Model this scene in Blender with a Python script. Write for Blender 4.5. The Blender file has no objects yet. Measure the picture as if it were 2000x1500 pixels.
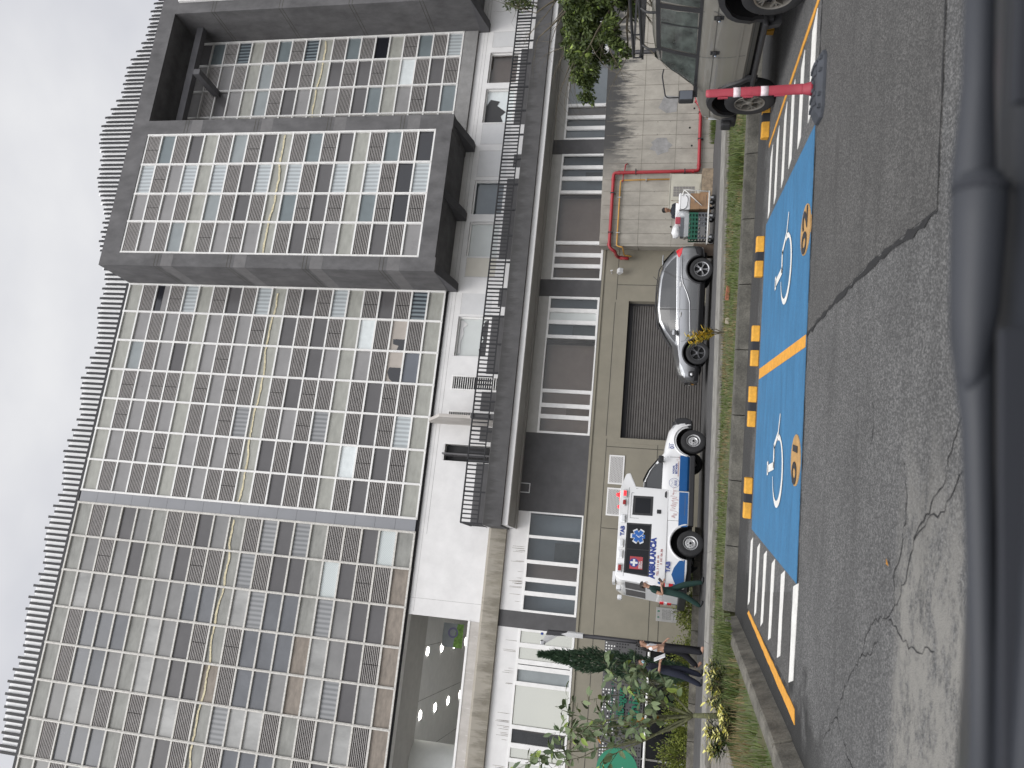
import bpy, bmesh, math, random
import numpy as np
from mathutils import Vector, Matrix, Euler
from mathutils.bvhtree import BVHTree
SC = bpy.context.scene
COL = SC.collection
PI = math.pi
ANG = 0.251633                      # the road runs at this angle to the facade
CA, SA = math.cos(ANG), math.sin(ANG)
random.seed(7)
def W(s, t, z=0.0):                 # road frame (along the road, away from it) -> world
    return Vector((s*CA + t*SA, -s*SA + t*CA, z))

# ------------------------------------------------------------------ materials
def _nt(name):
    m = bpy.data.materials.new(name); m.use_nodes = True
    nt = m.node_tree; b = nt.nodes['Principled BSDF']
    return m, nt, b
def mat(name, col, rough=0.6, metal=0.0, var=0.12, scale=3.0, bump=0.0, bscale=40.0, coat=0.0, spec=0.5,
        trans=0.0, emit=None, estr=0.0, stretch=(1, 1, 1), col2=None, alpha=1.0, fine=0.0):
    m, nt, b = _nt(name); N = nt.nodes; L = nt.links
    tc = N.new('ShaderNodeTexCoord'); mp = N.new('ShaderNodeMapping'); L.new(tc.outputs['Object'], mp.inputs[0])
    mp.inputs['Scale'].default_value = stretch
    c = (*col, 1)
    if var > 0 or col2:
        n = N.new('ShaderNodeTexNoise'); n.inputs['Scale'].default_value = scale; n.inputs['Detail'].default_value = 6
        n.inputs['Roughness'].default_value = 0.65
        L.new(mp.outputs[0], n.inputs['Vector'])
        r = N.new('ShaderNodeValToRGB'); r.color_ramp.elements[0].position = 0.28; r.color_ramp.elements[1].position = 0.72
        d = col2 if col2 else tuple(max(0, x*(1-2*var)) for x in col)
        r.color_ramp.elements[0].color = (*d, 1); r.color_ramp.elements[1].color = (*[min(1, x*(1+var)) for x in col], 1)
        L.new(n.outputs['Fac'], r.inputs[0]); out = r.outputs[0]
        if fine > 0:
            n2 = N.new('ShaderNodeTexNoise'); n2.inputs['Scale'].default_value = bscale; n2.inputs['Detail'].default_value = 3
            L.new(mp.outputs[0], n2.inputs['Vector'])
            mr = N.new('ShaderNodeMapRange'); mr.inputs[1].default_value = 0.3; mr.inputs[2].default_value = 0.7
            mr.inputs[3].default_value = 1-fine; mr.inputs[4].default_value = 1+fine; L.new(n2.outputs['Fac'], mr.inputs[0])
            mx = N.new('ShaderNodeVectorMath'); mx.operation = 'SCALE'; L.new(out, mx.inputs[0]); L.new(mr.outputs[0], mx.inputs['Scale'])
            out = mx.outputs[0]
        L.new(out, b.inputs['Base Color'])
        mr2 = N.new('ShaderNodeMapRange'); mr2.inputs[3].default_value = max(0.02, rough-0.08); mr2.inputs[4].default_value = min(1, rough+0.08)
        L.new(n.outputs['Fac'], mr2.inputs[0]); L.new(mr2.outputs[0], b.inputs['Roughness'])
    else:
        b.inputs['Base Color'].default_value = c; b.inputs['Roughness'].default_value = rough
    b.inputs['Metallic'].default_value = metal
    b.inputs['Specular IOR Level'].default_value = spec
    if coat: b.inputs['Coat Weight'].default_value = coat; b.inputs['Coat Roughness'].default_value = 0.04
    if trans: b.inputs['Transmission Weight'].default_value = trans
    if emit: b.inputs['Emission Color'].default_value = (*emit, 1); b.inputs['Emission Strength'].default_value = estr
    if bump > 0:
        n3 = N.new('ShaderNodeTexNoise'); n3.inputs['Scale'].default_value = bscale; n3.inputs['Detail'].default_value = 4
        L.new(mp.outputs[0], n3.inputs['Vector'])
        bp = N.new('ShaderNodeBump'); bp.inputs['Strength'].default_value = bump; bp.inputs['Distance'].default_value = 0.02
        L.new(n3.outputs['Fac'], bp.inputs['Height']); L.new(bp.outputs[0], b.inputs['Normal'])
    m.diffuse_color = c
    return m
M = {}

SPLIT = set('blue_corner blue_stripe body_crease cab_window dark_wall_panel door_handle door_window front_door_window quarter_window rear_door_window handle_lock lower_bumper rear_lower_bumper rear_lamp rear_window recess_beam rub_strip side_step side_window sill_trim waist_trim wheel_arch wind_deflector window_frame window_head window_pane pipe_clamp pipe_coupling eye wiper_blade pod sticker window_pillar rust_patch sill roof_beacon door_seam'.split())
# ------------------------------------------------------------------ mesh builder
class MB:
    def __init__(s): s.v = []; s.f = []; s.mi = []; s.m = 0
    def add(s, vs, fs):
        o = len(s.v); s.v += [tuple(x) for x in vs]
        for f in fs: s.f.append(tuple(i+o for i in f)); s.mi.append(s.m)
        return s
    def mat(s, i): s.m = i; return s
    def box(s, x0, x1, y0, y1, z0, z1, R=None, T=None):
        vs = [Vector((x, y, z)) for z in (z0, z1) for y in (y0, y1) for x in (x0, x1)]
        if R is not None: vs = [R @ v for v in vs]
        if T is not None: vs = [v + Vector(T) for v in vs]
        return s.add(vs, [(0, 2, 3, 1), (4, 5, 7, 6), (0, 1, 5, 4), (2, 6, 7, 3), (0, 4, 6, 2), (1, 3, 7, 5)])
    def bbox(s, x0, x1, y0, y1, z0, z1, b=0.02, R=None, T=None):   # box with bevelled edges
        bm = bmesh.new(); bmesh.ops.create_cube(bm, size=1)
        for v in bm.verts:
            v.co = Vector(((x0+x1)/2+v.co.x*(x1-x0), (y0+y1)/2+v.co.y*(y1-y0), (z0+z1)/2+v.co.z*(z1-z0)))
        bmesh.ops.bevel(bm, geom=bm.edges[:], offset=min(b, .45*min(x1-x0, y1-y0, z1-z0)), segments=2, profile=0.6, affect='EDGES')
        return s.bm(bm, R, T)
    def bm(s, bm, R=None, T=None):
        bm.verts.ensure_lookup_table(); vs = [v.co.copy() for v in bm.verts]
        if R is not None: vs = [R @ v for v in vs]
        if T is not None: vs = [v + Vector(T) for v in vs]
        s.add(vs, [tuple(v.index for v in f.verts) for f in bm.faces]); bm.free(); return s
    def quad(s, *p): return s.add(p, [tuple(range(len(p)))])
    def prism(s, poly, h0, h1, ax='z'):     # polygon extruded along an axis
        n = len(poly)
        def P(a, b, h): return {'z': (a, b, h), 'y': (a, h, b), 'x': (h, a, b)}[ax]
        vs = [P(a, b, h0) for a, b in poly] + [P(a, b, h1) for a, b in poly]
        fs = [tuple(range(n))[::-1], tuple(range(n, 2*n))] + [(i, (i+1) % n, n+(i+1) % n, n+i) for i in range(n)]
        if ax == 'y': fs = [f[::-1] for f in fs]
        return s.add(vs, fs)
    def tube(s, pts, r, n=8, cap=True):
        pts = [Vector(p) for p in pts]; k = len(pts)
        rs = r if isinstance(r, (list, tuple)) else [r]*k
        vs = []; up = Vector((0, 0, 1)); prev = None
        for i, p in enumerate(pts):
            d = (pts[min(i+1, k-1)] - pts[max(i-1, 0)]).normalized()
            if prev is None:
                a = d.cross(up if abs(d.z) < .9 else Vector((1, 0, 0))).normalized()
            else:
                a = (prev - d*prev.dot(d)).normalized()
            prev = a; b = d.cross(a)
            for j in range(n):
                t = 2*PI*j/n; vs.append(p + (a*math.cos(t) + b*math.sin(t))*rs[i])
        fs = [(i*n+j, i*n+(j+1) % n, (i+1)*n+(j+1) % n, (i+1)*n+j) for i in range(k-1) for j in range(n)]
        if cap: fs += [tuple(range(n))[::-1], tuple(range((k-1)*n, k*n))]
        return s.add(vs, fs)
    def lathe(s, prof, n=24, T=None, R=None, close=False, caps=True):      # profile (r, h) about local z
        vs = []; k = len(prof)
        for (r, h) in prof:
            for j in range(n): t = 2*PI*j/n; vs.append(Vector((r*math.cos(t), r*math.sin(t), h)))
        fs = [(i*n+j, i*n+(j+1) % n, (i+1)*n+(j+1) % n, (i+1)*n+j) for i in range(k-1) for j in range(n)]
        if close: fs += [((k-1)*n+j, (k-1)*n+(j+1) % n, (j+1) % n, j) for j in range(n)]
        elif caps: fs += [tuple(range(n))[::-1], tuple(range((k-1)*n, k*n))]
        if R is not None: vs = [R @ v for v in vs]
        if T is not None: vs = [v + Vector(T) for v in vs]
        return s.add(vs, fs)
    def ball(s, c, r, n=10, sq=(1, 1, 1)):
        bm = bmesh.new(); bmesh.ops.create_uvsphere(bm, u_segments=n, v_segments=max(6, n*2//3), radius=1)
        for v in bm.verts: v.co = Vector((v.co.x*r*sq[0], v.co.y*r*sq[1], v.co.z*r*sq[2]))
        return s.bm(bm, None, c)
    def xf(s, Mx): s.v = [tuple(Mx @ Vector(p)) for p in s.v]; return s
    def pieces(s):
        p = list(range(len(s.v)))
        def f(a):
            while p[a] != a: p[a] = p[p[a]]; a = p[a]
            return a
        for q in s.f:
            for i in q[1:]: p[f(i)] = f(q[0])
        g = {}
        for i in range(len(s.v)): g.setdefault(f(i), []).append(i)
        bb = []; ks = list(g)
        for k in ks:
            vs = [s.v[i] for i in g[k]]; bb.append([min(v[c] for v in vs)-.01 for c in range(3)]+[max(v[c] for v in vs)+.01 for c in range(3)])
        q = list(range(len(ks)))
        def h(a):
            while q[a] != a: a = q[a]
            return a
        for i in range(len(ks)):
            for j in range(i):
                if all(bb[i][c] <= bb[j][c+3] and bb[j][c] <= bb[i][c+3] for c in range(3)): q[h(i)] = h(j)
        cl = {k: h(i) for i, k in enumerate(ks)}; out = {}
        for fc, mi in zip(s.f, s.mi):
            m = out.setdefault(cl[f(fc[0])], (MB(), {}))
            m[0].f.append(tuple(m[1].setdefault(i, len(m[1])) for i in fc)); m[0].mi.append(mi)
        for m, mp in out.values(): m.v = [s.v[i] for i in mp]
        return [m for m, mp in out.values()]
    def build(s, name, mats, parent=None, smooth=False, off=None, auto=None, bevel=0.0):
        if name in SPLIT:
            ps = s.pieces()
            if len(ps) > 1: return [p.build1(name, mats, parent, smooth, off, auto, bevel) for p in ps][0]
        return s.build1(name, mats, parent, smooth, off, auto, bevel)
    def build1(s, name, mats, parent=None, smooth=False, off=None, auto=None, bevel=0.0):
        me = bpy.data.meshes.new(name)
        vs = s.v if off is None else [(p[0]-off[0], p[1]-off[1], p[2]-off[2]) for p in s.v]
        me.from_pydata(vs, [], s.f)
        for m in (mats if isinstance(mats, (list, tuple)) else [mats]): me.materials.append(m)
        me.polygons.foreach_set('material_index', s.mi)
        me.validate(); 
        bm = bmesh.new(); bm.from_mesh(me)
        bmesh.ops.recalc_face_normals(bm, faces=bm.faces[:]); bm.to_mesh(me); bm.free()
        if smooth or auto:
            me.polygons.foreach_set('use_smooth', [True]*len(me.polygons))
            if auto: me.set_sharp_from_angle(angle=math.radians(auto))
        me.update()
        o = bpy.data.objects.new(name, me); COL.objects.link(o)
        if parent is not None: o.parent = parent
        if bevel:
            bv = o.modifiers.new('bevel', 'BEVEL'); bv.width = bevel; bv.segments = 2; bv.limit_method = 'ANGLE'
        return o

def tag(o, label=None, cat=None, group=None, kind=None):
    if label: o['label'] = label
    if cat: o['category'] = cat
    if group: o['group'] = group
    if kind: o['kind'] = kind
    return o
def thing(name, label, cat, loc=(0, 0, 0), rz=0.0, group=None, kind=None):
    o = bpy.data.objects.new(name, None); COL.objects.link(o)
    o.empty_display_size = 0.3; o.location = loc; o.rotation_euler = (0, 0, rz)
    return tag(o, label, cat, group, kind)
def text_mb(txt, size, origin, ex, ey, depth=0.004, align='LEFT', bold=0.0, sx=1.0, shear=0.0):
    """the words as real thin geometry: origin point, ex = reading direction, ey = letter-up direction"""
    cu = bpy.data.curves.new('letters', 'FONT'); cu.body = txt; cu.size = size; cu.align_x = align; cu.align_y = 'CENTER'
    cu.extrude = depth/2; cu.offset = bold; cu.resolution_u = 3; cu.shear = shear
    o = bpy.data.objects.new('letters', cu); COL.objects.link(o)
    dg = bpy.context.evaluated_depsgraph_get(); me = bpy.data.meshes.new_from_object(o.evaluated_get(dg))
    ex = Vector(ex).normalized(); ey = Vector(ey).normalized(); ez = ex.cross(ey); O = Vector(origin)
    mb = MB(); mb.add([O + ex*(v.co.x*sx) + ey*v.co.y + ez*v.co.z for v in me.vertices], [tuple(p.vertices) for p in me.polygons])
    bpy.data.objects.remove(o); bpy.data.curves.remove(cu); bpy.data.meshes.remove(me)
    return mb
def join(*mbs):
    r = MB()
    for i, m in enumerate(mbs):
        o = len(r.v); r.v += m.v; r.f += [tuple(k+o for k in f) for f in m.f]; r.mi += m.mi
    return r
# ------------------------------------------------------------------ the materials of the place
def asphalt_mat(name, base, light, patch=False):
    m, nt, b = _nt(name); N = nt.nodes; L = nt.links
    tc = N.new('ShaderNodeTexCoord')
    def noise(sc, det=4, st=None, rough=.6):
        n = N.new('ShaderNodeTexNoise'); n.inputs['Scale'].default_value = sc; n.inputs['Detail'].default_value = det; n.inputs['Roughness'].default_value = rough
        if st:
            mp = N.new('ShaderNodeMapping'); mp.inputs['Scale'].default_value = st; L.new(tc.outputs['Object'], mp.inputs[0]); L.new(mp.outputs[0], n.inputs['Vector'])
        else: L.new(tc.outputs['Object'], n.inputs['Vector'])
        return n
    def mixc(fac, a, bb):
        x = N.new('ShaderNodeMix'); x.data_type = 'RGBA'
        if isinstance(fac, float): x.inputs[0].default_value = fac
        else: L.new(fac, x.inputs[0])
        for k, i in ((a, 6), (bb, 7)):
            if isinstance(k, tuple): x.inputs[i].default_value = (*k, 1)
            else: L.new(k, x.inputs[i])
        return x.outputs[2]
    def ramp(src, p0, p1, v0=0.0, v1=1.0):
        r = N.new('ShaderNodeMapRange'); r.inputs[1].default_value = p0; r.inputs[2].default_value = p1; r.inputs[3].default_value = v0; r.inputs[4].default_value = v1
        L.new(src, r.inputs[0]); return r.outputs[0]
    vor = N.new('ShaderNodeTexVoronoi'); vor.inputs['Scale'].default_value = 105; L.new(tc.outputs['Object'], vor.inputs['Vector'])
    sep = N.new('ShaderNodeSeparateColor'); L.new(vor.outputs['Color'], sep.inputs[0])
    chip = ramp(sep.outputs[0], .45, 1.0)
    c = mixc(chip, base, light)
    nl = noise(1.1, 5); c = mixc(ramp(nl.outputs['Fac'], .35, .7, 0, .35), c, tuple(x*.55 for x in base))
    ns = noise(2.2, 5, (.18, 1.6, 1)); c = mixc(ramp(ns.outputs['Fac'], .5, .75, 0, .45), c, tuple(x*.5 for x in base))
    if patch:      # worn pale area in the near left, damp dark gutter by the island kerb
        sx = N.new('ShaderNodeSeparateXYZ'); L.new(tc.outputs['Object'], sx.inputs[0])
        a1 = ramp(sx.outputs[1], 4.95, 4.75); a2 = ramp(sx.outputs[0], .0, -1.1)
        mu = N.new('ShaderNodeMath'); mu.operation = 'MULTIPLY'; L.new(a1, mu.inputs[0]); L.new(a2, mu.inputs[1])
        nw = noise(3.6, 15, (.7, 1.2, 1), .92); ad = N.new('ShaderNodeMath'); ad.operation = 'MULTIPLY'; L.new(mu.outputs[0], ad.inputs[0])
        L.new(ramp(nw.outputs['Fac'], .455, .515), ad.inputs[1])
        c = mixc(ad.outputs[0], c, (.225, .217, .197))
        nd = noise(2.5, 6); dm = N.new('ShaderNodeMath'); dm.operation = 'ADD'; L.new(sx.outputs[0], dm.inputs[0]); L.new(ramp(nd.outputs['Fac'], .3, .7, -.5, .5), dm.inputs[1])
        g = ramp(dm.outputs[0], -2.6, -3.1); gt = ramp(sx.outputs[1], 6.0, 7.4); g2 = N.new('ShaderNodeMath'); g2.operation = 'MULTIPLY'; L.new(g, g2.inputs[0]); L.new(gt, g2.inputs[1])
        c = mixc(g2.outputs[0], c, (.022, .022, .021))
        dt = N.new('ShaderNodeMath'); dt.operation = 'ADD'; L.new(sx.outputs[1], dt.inputs[0]); L.new(ramp(nd.outputs['Fac'], .3, .7, -.35, .35), dt.inputs[1])
        c = mixc(ramp(dt.outputs[0], 12.5, 13.0, 0, .75), c, (.024, .023, .022))
    L.new(c, b.inputs['Base Color']); b.inputs['Roughness'].default_value = .85
    bp = N.new('ShaderNodeBump'); bp.inputs['Strength'].default_value = .55; bp.inputs['Distance'].default_value = .012
    L.new(vor.outputs['Distance'], bp.inputs['Height']); L.new(bp.outputs[0], b.inputs['Normal'])
    return m
def streak_mat(name, col, dark, top, drop, amount=.9, hs=3.2, rough=.85, lo=.60, xmask=None):
    """concrete with stains that run down from the wall's top edge (local z = top)"""
    m, nt, b = _nt(name); N = nt.nodes; L = nt.links
    tc = N.new('ShaderNodeTexCoord'); sx = N.new('ShaderNodeSeparateXYZ'); L.new(tc.outputs['Object'], sx.inputs[0])
    def noise(sc, st, det=6):
        mp = N.new('ShaderNodeMapping'); mp.inputs['Scale'].default_value = st; L.new(tc.outputs['Object'], mp.inputs[0])
        n = N.new('ShaderNodeTexNoise'); n.inputs['Scale'].default_value = sc; n.inputs['Detail'].default_value = det; n.inputs['Roughness'].default_value = .7
        L.new(mp.outputs[0], n.inputs['Vector']); return n.outputs['Fac']
    def mr(s, a, bb, c, d):
        r = N.new('ShaderNodeMapRange'); r.inputs[1].default_value = a; r.inputs[2].default_value = bb; r.inputs[3].default_value = c; r.inputs[4].default_value = d
        L.new(s, r.inputs[0]); return r.outputs[0]
    def op(o, a, bb):
        x = N.new('ShaderNodeMath'); x.operation = o; x.use_clamp = True
        for k, v in enumerate((a, bb)):
            if isinstance(v, float): x.inputs[k].default_value = v
            else: L.new(v, x.inputs[k])
        return x.outputs[0]
    base = N.new('ShaderNodeValToRGB'); e = base.color_ramp.elements
    e[0].position = .3; e[1].position = .7; e[0].color = (*[x*.72 for x in col], 1); e[1].color = (*[x*1.12 for x in col], 1)
    L.new(noise(2.0, (1, 1, .55)), base.inputs[0])
    near = mr(sx.outputs[2], top-drop, top, 0, 1)
    pw = N.new('ShaderNodeMath'); pw.operation = 'POWER'; L.new(near, pw.inputs[0]); pw.inputs[1].default_value = 1.6
    st = noise(hs, (1.6, 1.6, .16)); st2 = noise(hs*3, (1.6, 1.6, .35))
    k = op('ADD', op('MULTIPLY', st, .65), op('MULTIPLY', st2, .35))
    k = mr(op('ADD', k, op('MULTIPLY', pw.outputs[0], .3)), lo, lo+.14, 0, amount)
    k = op('MULTIPLY', k, mr(near, .02, .25, 0, 1))
    if xmask: k = op('MULTIPLY', k, mr(sx.outputs[0], xmask[0], xmask[1], .12, 1))
    mx = N.new('ShaderNodeMix'); mx.data_type = 'RGBA'; L.new(k, mx.inputs[0]); L.new(base.outputs[0], mx.inputs[6]); mx.inputs[7].default_value = (*dark, 1)
    L.new(mx.outputs[2], b.inputs['Base Color']); b.inputs['Roughness'].default_value = rough
    bp = N.new('ShaderNodeBump'); bp.inputs['Strength'].default_value = .25; bp.inputs['Distance'].default_value = .01
    L.new(noise(30, (1, 1, 1), 3), bp.inputs['Height']); L.new(bp.outputs[0], b.inputs['Normal'])
    return m
def stripe_mat(name, c1, c2, freq, axis='X', rough=.35, coat=.0):
    m, nt, b = _nt(name); N = nt.nodes; L = nt.links
    tc = N.new('ShaderNodeTexCoord'); w = N.new('ShaderNodeTexWave'); w.bands_direction = axis; w.inputs['Scale'].default_value = freq
    w.inputs['Distortion'].default_value = .4; w.inputs['Detail'].default_value = 1; L.new(tc.outputs['Object'], w.inputs['Vector'])
    r = N.new('ShaderNodeValToRGB'); r.color_ramp.elements[0].color = (*c1, 1); r.color_ramp.elements[1].color = (*c2, 1); L.new(w.outputs['Fac'], r.inputs[0])
    L.new(r.outputs[0], b.inputs['Base Color']); b.inputs['Roughness'].default_value = rough; b.inputs['Coat Weight'].default_value = coat
    return m
def leaf_mat(name, c, c2, sp=.35):
    m, nt, b = _nt(name); N = nt.nodes; L = nt.links
    g = N.new('ShaderNodeNewGeometry'); r = N.new('ShaderNodeValToRGB')
    r.color_ramp.elements[0].color = (*c, 1); r.color_ramp.elements[1].color = (*c2, 1); L.new(g.outputs['Random Per Island'], r.inputs[0])
    L.new(r.outputs[0], b.inputs['Base Color']); b.inputs['Roughness'].default_value = .5; b.inputs['Specular IOR Level'].default_value = sp
    b.inputs['Subsurface Weight'].default_value = 0.0
    return m
def mm(key, *a, **k): M[key] = mat(key, *a, **k)
M['asphalt'] = asphalt_mat('asphalt', (.070, .0695, .0685), (.235, .232, .225), True)
M['asphalt_dark'] = asphalt_mat('asphalt_dark', (.060, .0585, .056), (.165, .16, .152))
mm('tar', (.016, .016, .017), .7, var=.2, scale=20)
mm('blue_paint', (.040, .168, .325), .75, var=.14, scale=2.2, stretch=(.5, 2, 1), fine=.16, bscale=60, bump=.2)
mm('white_paint', (.74, .73, .69), .75, var=.07, scale=6, fine=.10, bscale=50, bump=.2)
mm('yellow_paint', (.72, .34, .045), .75, var=.10, scale=8, fine=.12, bscale=50, bump=.2)
mm('disc_paint', (.46, .27, .10), .8, var=.12, scale=8, fine=.16, bscale=60)
mm('black_paint', (.03, .03, .035), .7, var=.15)
mm('kerb', (.16, .15, .125), .9, var=.3, scale=4, bump=.5, bscale=45, fine=.2)
mm('kerb_dark', (.105, .10, .085), .9, var=.32, scale=3, bump=.5, bscale=40, fine=.2)
mm('gutter', (.27, .26, .235), .9, var=.2, scale=3, bump=.3, bscale=40, fine=.12)
mm('drive', (.085, .083, .082), .9, var=.2, scale=4, fine=.2, bscale=60)
mm('path', (.24, .22, .19), .9, var=.2, scale=3, fine=.15, bump=.3)
mm('soil', (.052, .075, .022), 1.0, var=.4, scale=2.5, col2=(.09, .072, .036), bump=.6, bscale=25)
mm('ground', (.09, .09, .085), 1.0, var=.25, scale=.8, fine=.15)
M['grass'] = leaf_mat('grass', (.045, .08, .016), (.13, .155, .042))
M['dry_grass'] = leaf_mat('dry_grass', (.15, .11, .05), (.24, .18, .09))
# building
mm('olive_wall', (.246, .226, .178), .85, var=.07, scale=1.3, bump=.12, bscale=60)
mm('olive_dark', (.12, .11, .088), .85, var=.15, scale=1.5)
mm('joint', (.07, .066, .055), .9, var=.1)
mm('white_wall', (.72, .71, .70), .85, var=.05, scale=1.6, bump=.08, bscale=60)
M['white_streak'] = streak_mat('white_streak', (.76, .75, .73), (.24, .2, .16), 6.72, 5.5, .55, 7.0)
mm('white_joint', (.36, .35, .34), .9, var=.1)
mm('drip', (.22, .19, .15), .9, var=.2)
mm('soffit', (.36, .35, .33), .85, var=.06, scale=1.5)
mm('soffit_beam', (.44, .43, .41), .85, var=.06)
mm('dark_paint', (.088, .086, .088), .8, var=.12, scale=2, bump=.1, bscale=50)
M['ledge'] = streak_mat('ledge', (.088, .086, .087), (.042, .041, .04), 7.29, .7, .8, 2.4)
M['brown_beam'] = streak_mat('brown_beam', (.215, .195, .155), (.40, .37, .32), 7.4, 1.5, .55, 3.0)
mm('box_concrete', (.125, .122, .124), .85, var=.2, scale=1.8, bump=.25, bscale=40, stretch=(1, 1, .6))
mm('box_side', (.098, .096, .102), .85, var=.14, scale=1.5, bump=.2, bscale=40)
mm('box_patch', (.17, .165, .165), .85, var=.12, scale=3)
mm('sill_concrete', (.27, .265, .26), .85, var=.12, scale=2.5, bump=.2)
mm('aluminium', (.78, .77, .75), .45, var=.05, scale=5)
mm('aluminium_old', (.62, .60, .56), .5, var=.16, scale=14)
mm('band_panel', (.22, .225, .24), .5, var=.06, scale=.8, coat=.15)
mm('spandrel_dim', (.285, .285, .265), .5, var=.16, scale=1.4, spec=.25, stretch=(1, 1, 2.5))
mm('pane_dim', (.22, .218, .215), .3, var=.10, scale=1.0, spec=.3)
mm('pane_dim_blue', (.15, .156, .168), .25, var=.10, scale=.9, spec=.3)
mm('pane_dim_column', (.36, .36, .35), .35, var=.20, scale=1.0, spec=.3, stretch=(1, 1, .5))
mm('spandrel', (.345, .345, .312), .45, var=.10, scale=2.2, spec=.3, stretch=(1, 1, 2.5))
mm('spandrel_warm', (.25, .215, .18), .45, var=.18, scale=2.6, spec=.3, stretch=(1, 1, 2.5))
mm('pane_grey', (.112, .108, .110), .22, var=.06, scale=.9, spec=.3)
mm('pane_mid', (.262, .256, .254), .3, var=.07, scale=1.3, spec=.3)
mm('pane_pale', (.27, .295, .30), .3, var=.07, scale=1.4, spec=.3)
mm('pane_blue', (.135, .146, .168), .22, var=.06, scale=1.0, spec=.3)
mm('pane_teal', (.175, .205, .215), .3, var=.08, scale=1.2, spec=.3)
mm('pane_white', (.66, .70, .70), .35, var=.06, scale=4, coat=.2)
mm('pane_black', (.012, .013, .018), .15, var=.0, coat=.2)
mm('pane_column', (.40, .41, .40), .3, var=.22, scale=1.1, spec=.3, stretch=(1, 1, .5))
mm('pane_beige', (.40, .36, .32), .5, var=.05)
M['pane_blind'] = stripe_mat('pane_blind', (.30, .32, .33), (.48, .52, .53), 1.9)
M['pane_blind_dim'] = stripe_mat('pane_blind_dim', (.15, .155, .16), (.27, .275, .28), 1.9)
M['pane_blind_dark'] = stripe_mat('pane_blind_dark', (.015, .02, .03), (.22, .26, .28), 1.9)
M['pane_scratch'] = stripe_mat('pane_scratch', (.40, .44, .44), (.60, .64, .63), 9.0, 'DIAGONAL')
mm('louvre_blade', (.54, .515, .50), .6, var=.08, scale=8)
mm('louvre_back', (.022, .02, .02), .9, var=.0)
mm('foam', (.68, .61, .42), .9, var=.2, scale=12)
mm('backing_white', (.88, .88, .88), .5, var=.02)
mm('fin', (.010, .010, .013), .6, var=.1)
mm('garage_slat', (.125, .117, .11), .55, var=.12, scale=4, metal=.2)
mm('garage_dark', (.03, .029, .032), .7, var=.0)
mm('rail_black', (.008, .008, .010), .5, var=.0)
mm('dark_glass', (.022, .026, .03), .06, var=.1, scale=.7, coat=.4)
mm('warm_glass', (.06, .052, .048), .08, var=.3, scale=.6, coat=.4)
mm('reflect_glass', (.30, .31, .28), .08, var=.12, scale=.6, coat=.8)
mm('film_pane', (.56, .585, .57), .4, var=.04, scale=1.5)
mm('closed_panel', (.60, .60, .60), .6, var=.03)
mm('cream_panel', (.58, .55, .48), .6, var=.03)
mm('interior', (.70, .70, .69), .8, var=.04)
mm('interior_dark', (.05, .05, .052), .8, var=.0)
mm('interior_column', (.68, .69, .66), .6, var=.04)
mm('lamp_disc', (.9, .9, .85), .5, var=0, emit=(1, .98, .92), estr=22.0)
mm('mesh_vent', (.50, .49, .48), .6, var=.06, scale=40)
mm('mesh_hole', (.19, .18, .17), .8, var=0)
M['raw_concrete'] = streak_mat('raw_concrete', (.345, .322, .28), (.045, .045, .046), 4.12, 1.4, .95, 4.2, lo=.525, xmask=(7.7, 9.0))
mm('raw_side', (.245, .232, .205), .9, var=.2, scale=2.5, bump=.3)
mm('form_joint', (.16, .145, .12), .9, var=.2)
mm('patch', (.27, .265, .26), .9, var=.15, scale=5)
mm('red_pipe', (.34, .022, .03), .4, var=.12, scale=4, coat=.2)
mm('yellow_pipe', (.56, .30, .065), .45, var=.1, scale=6)
mm('clamp', (.02, .02, .022), .5, var=0)
mm('galvanised', (.45, .45, .45), .45, metal=.6, var=.1)
mm('cabinet', (.45, .43, .36), .5, var=.06, scale=4)
mm('rust', (.16, .06, .025), .9, var=.3, scale=20)
mm('plaque', (.34, .335, .325), .5, var=.08, scale=5, metal=.2)
mm('ink_grey', (.12, .12, .12), .6, var=0)
mm('sign_grey', (.085, .083, .085), .55, var=.08, scale=3)
mm('hole_dark', (.012, .012, .014), .9, var=0)
mm('hole_light', (.74, .74, .72), .8, var=0)
mm('sign_green', (.0, .135, .07), .45, var=.05)
mm('disc_green', (.016, .21, .115), .4, var=.05)
mm('lamp_black', (.022, .021, .025), .45, var=.1)
mm('lamp_white', (.62, .62, .62), .45, var=.05)
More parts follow.
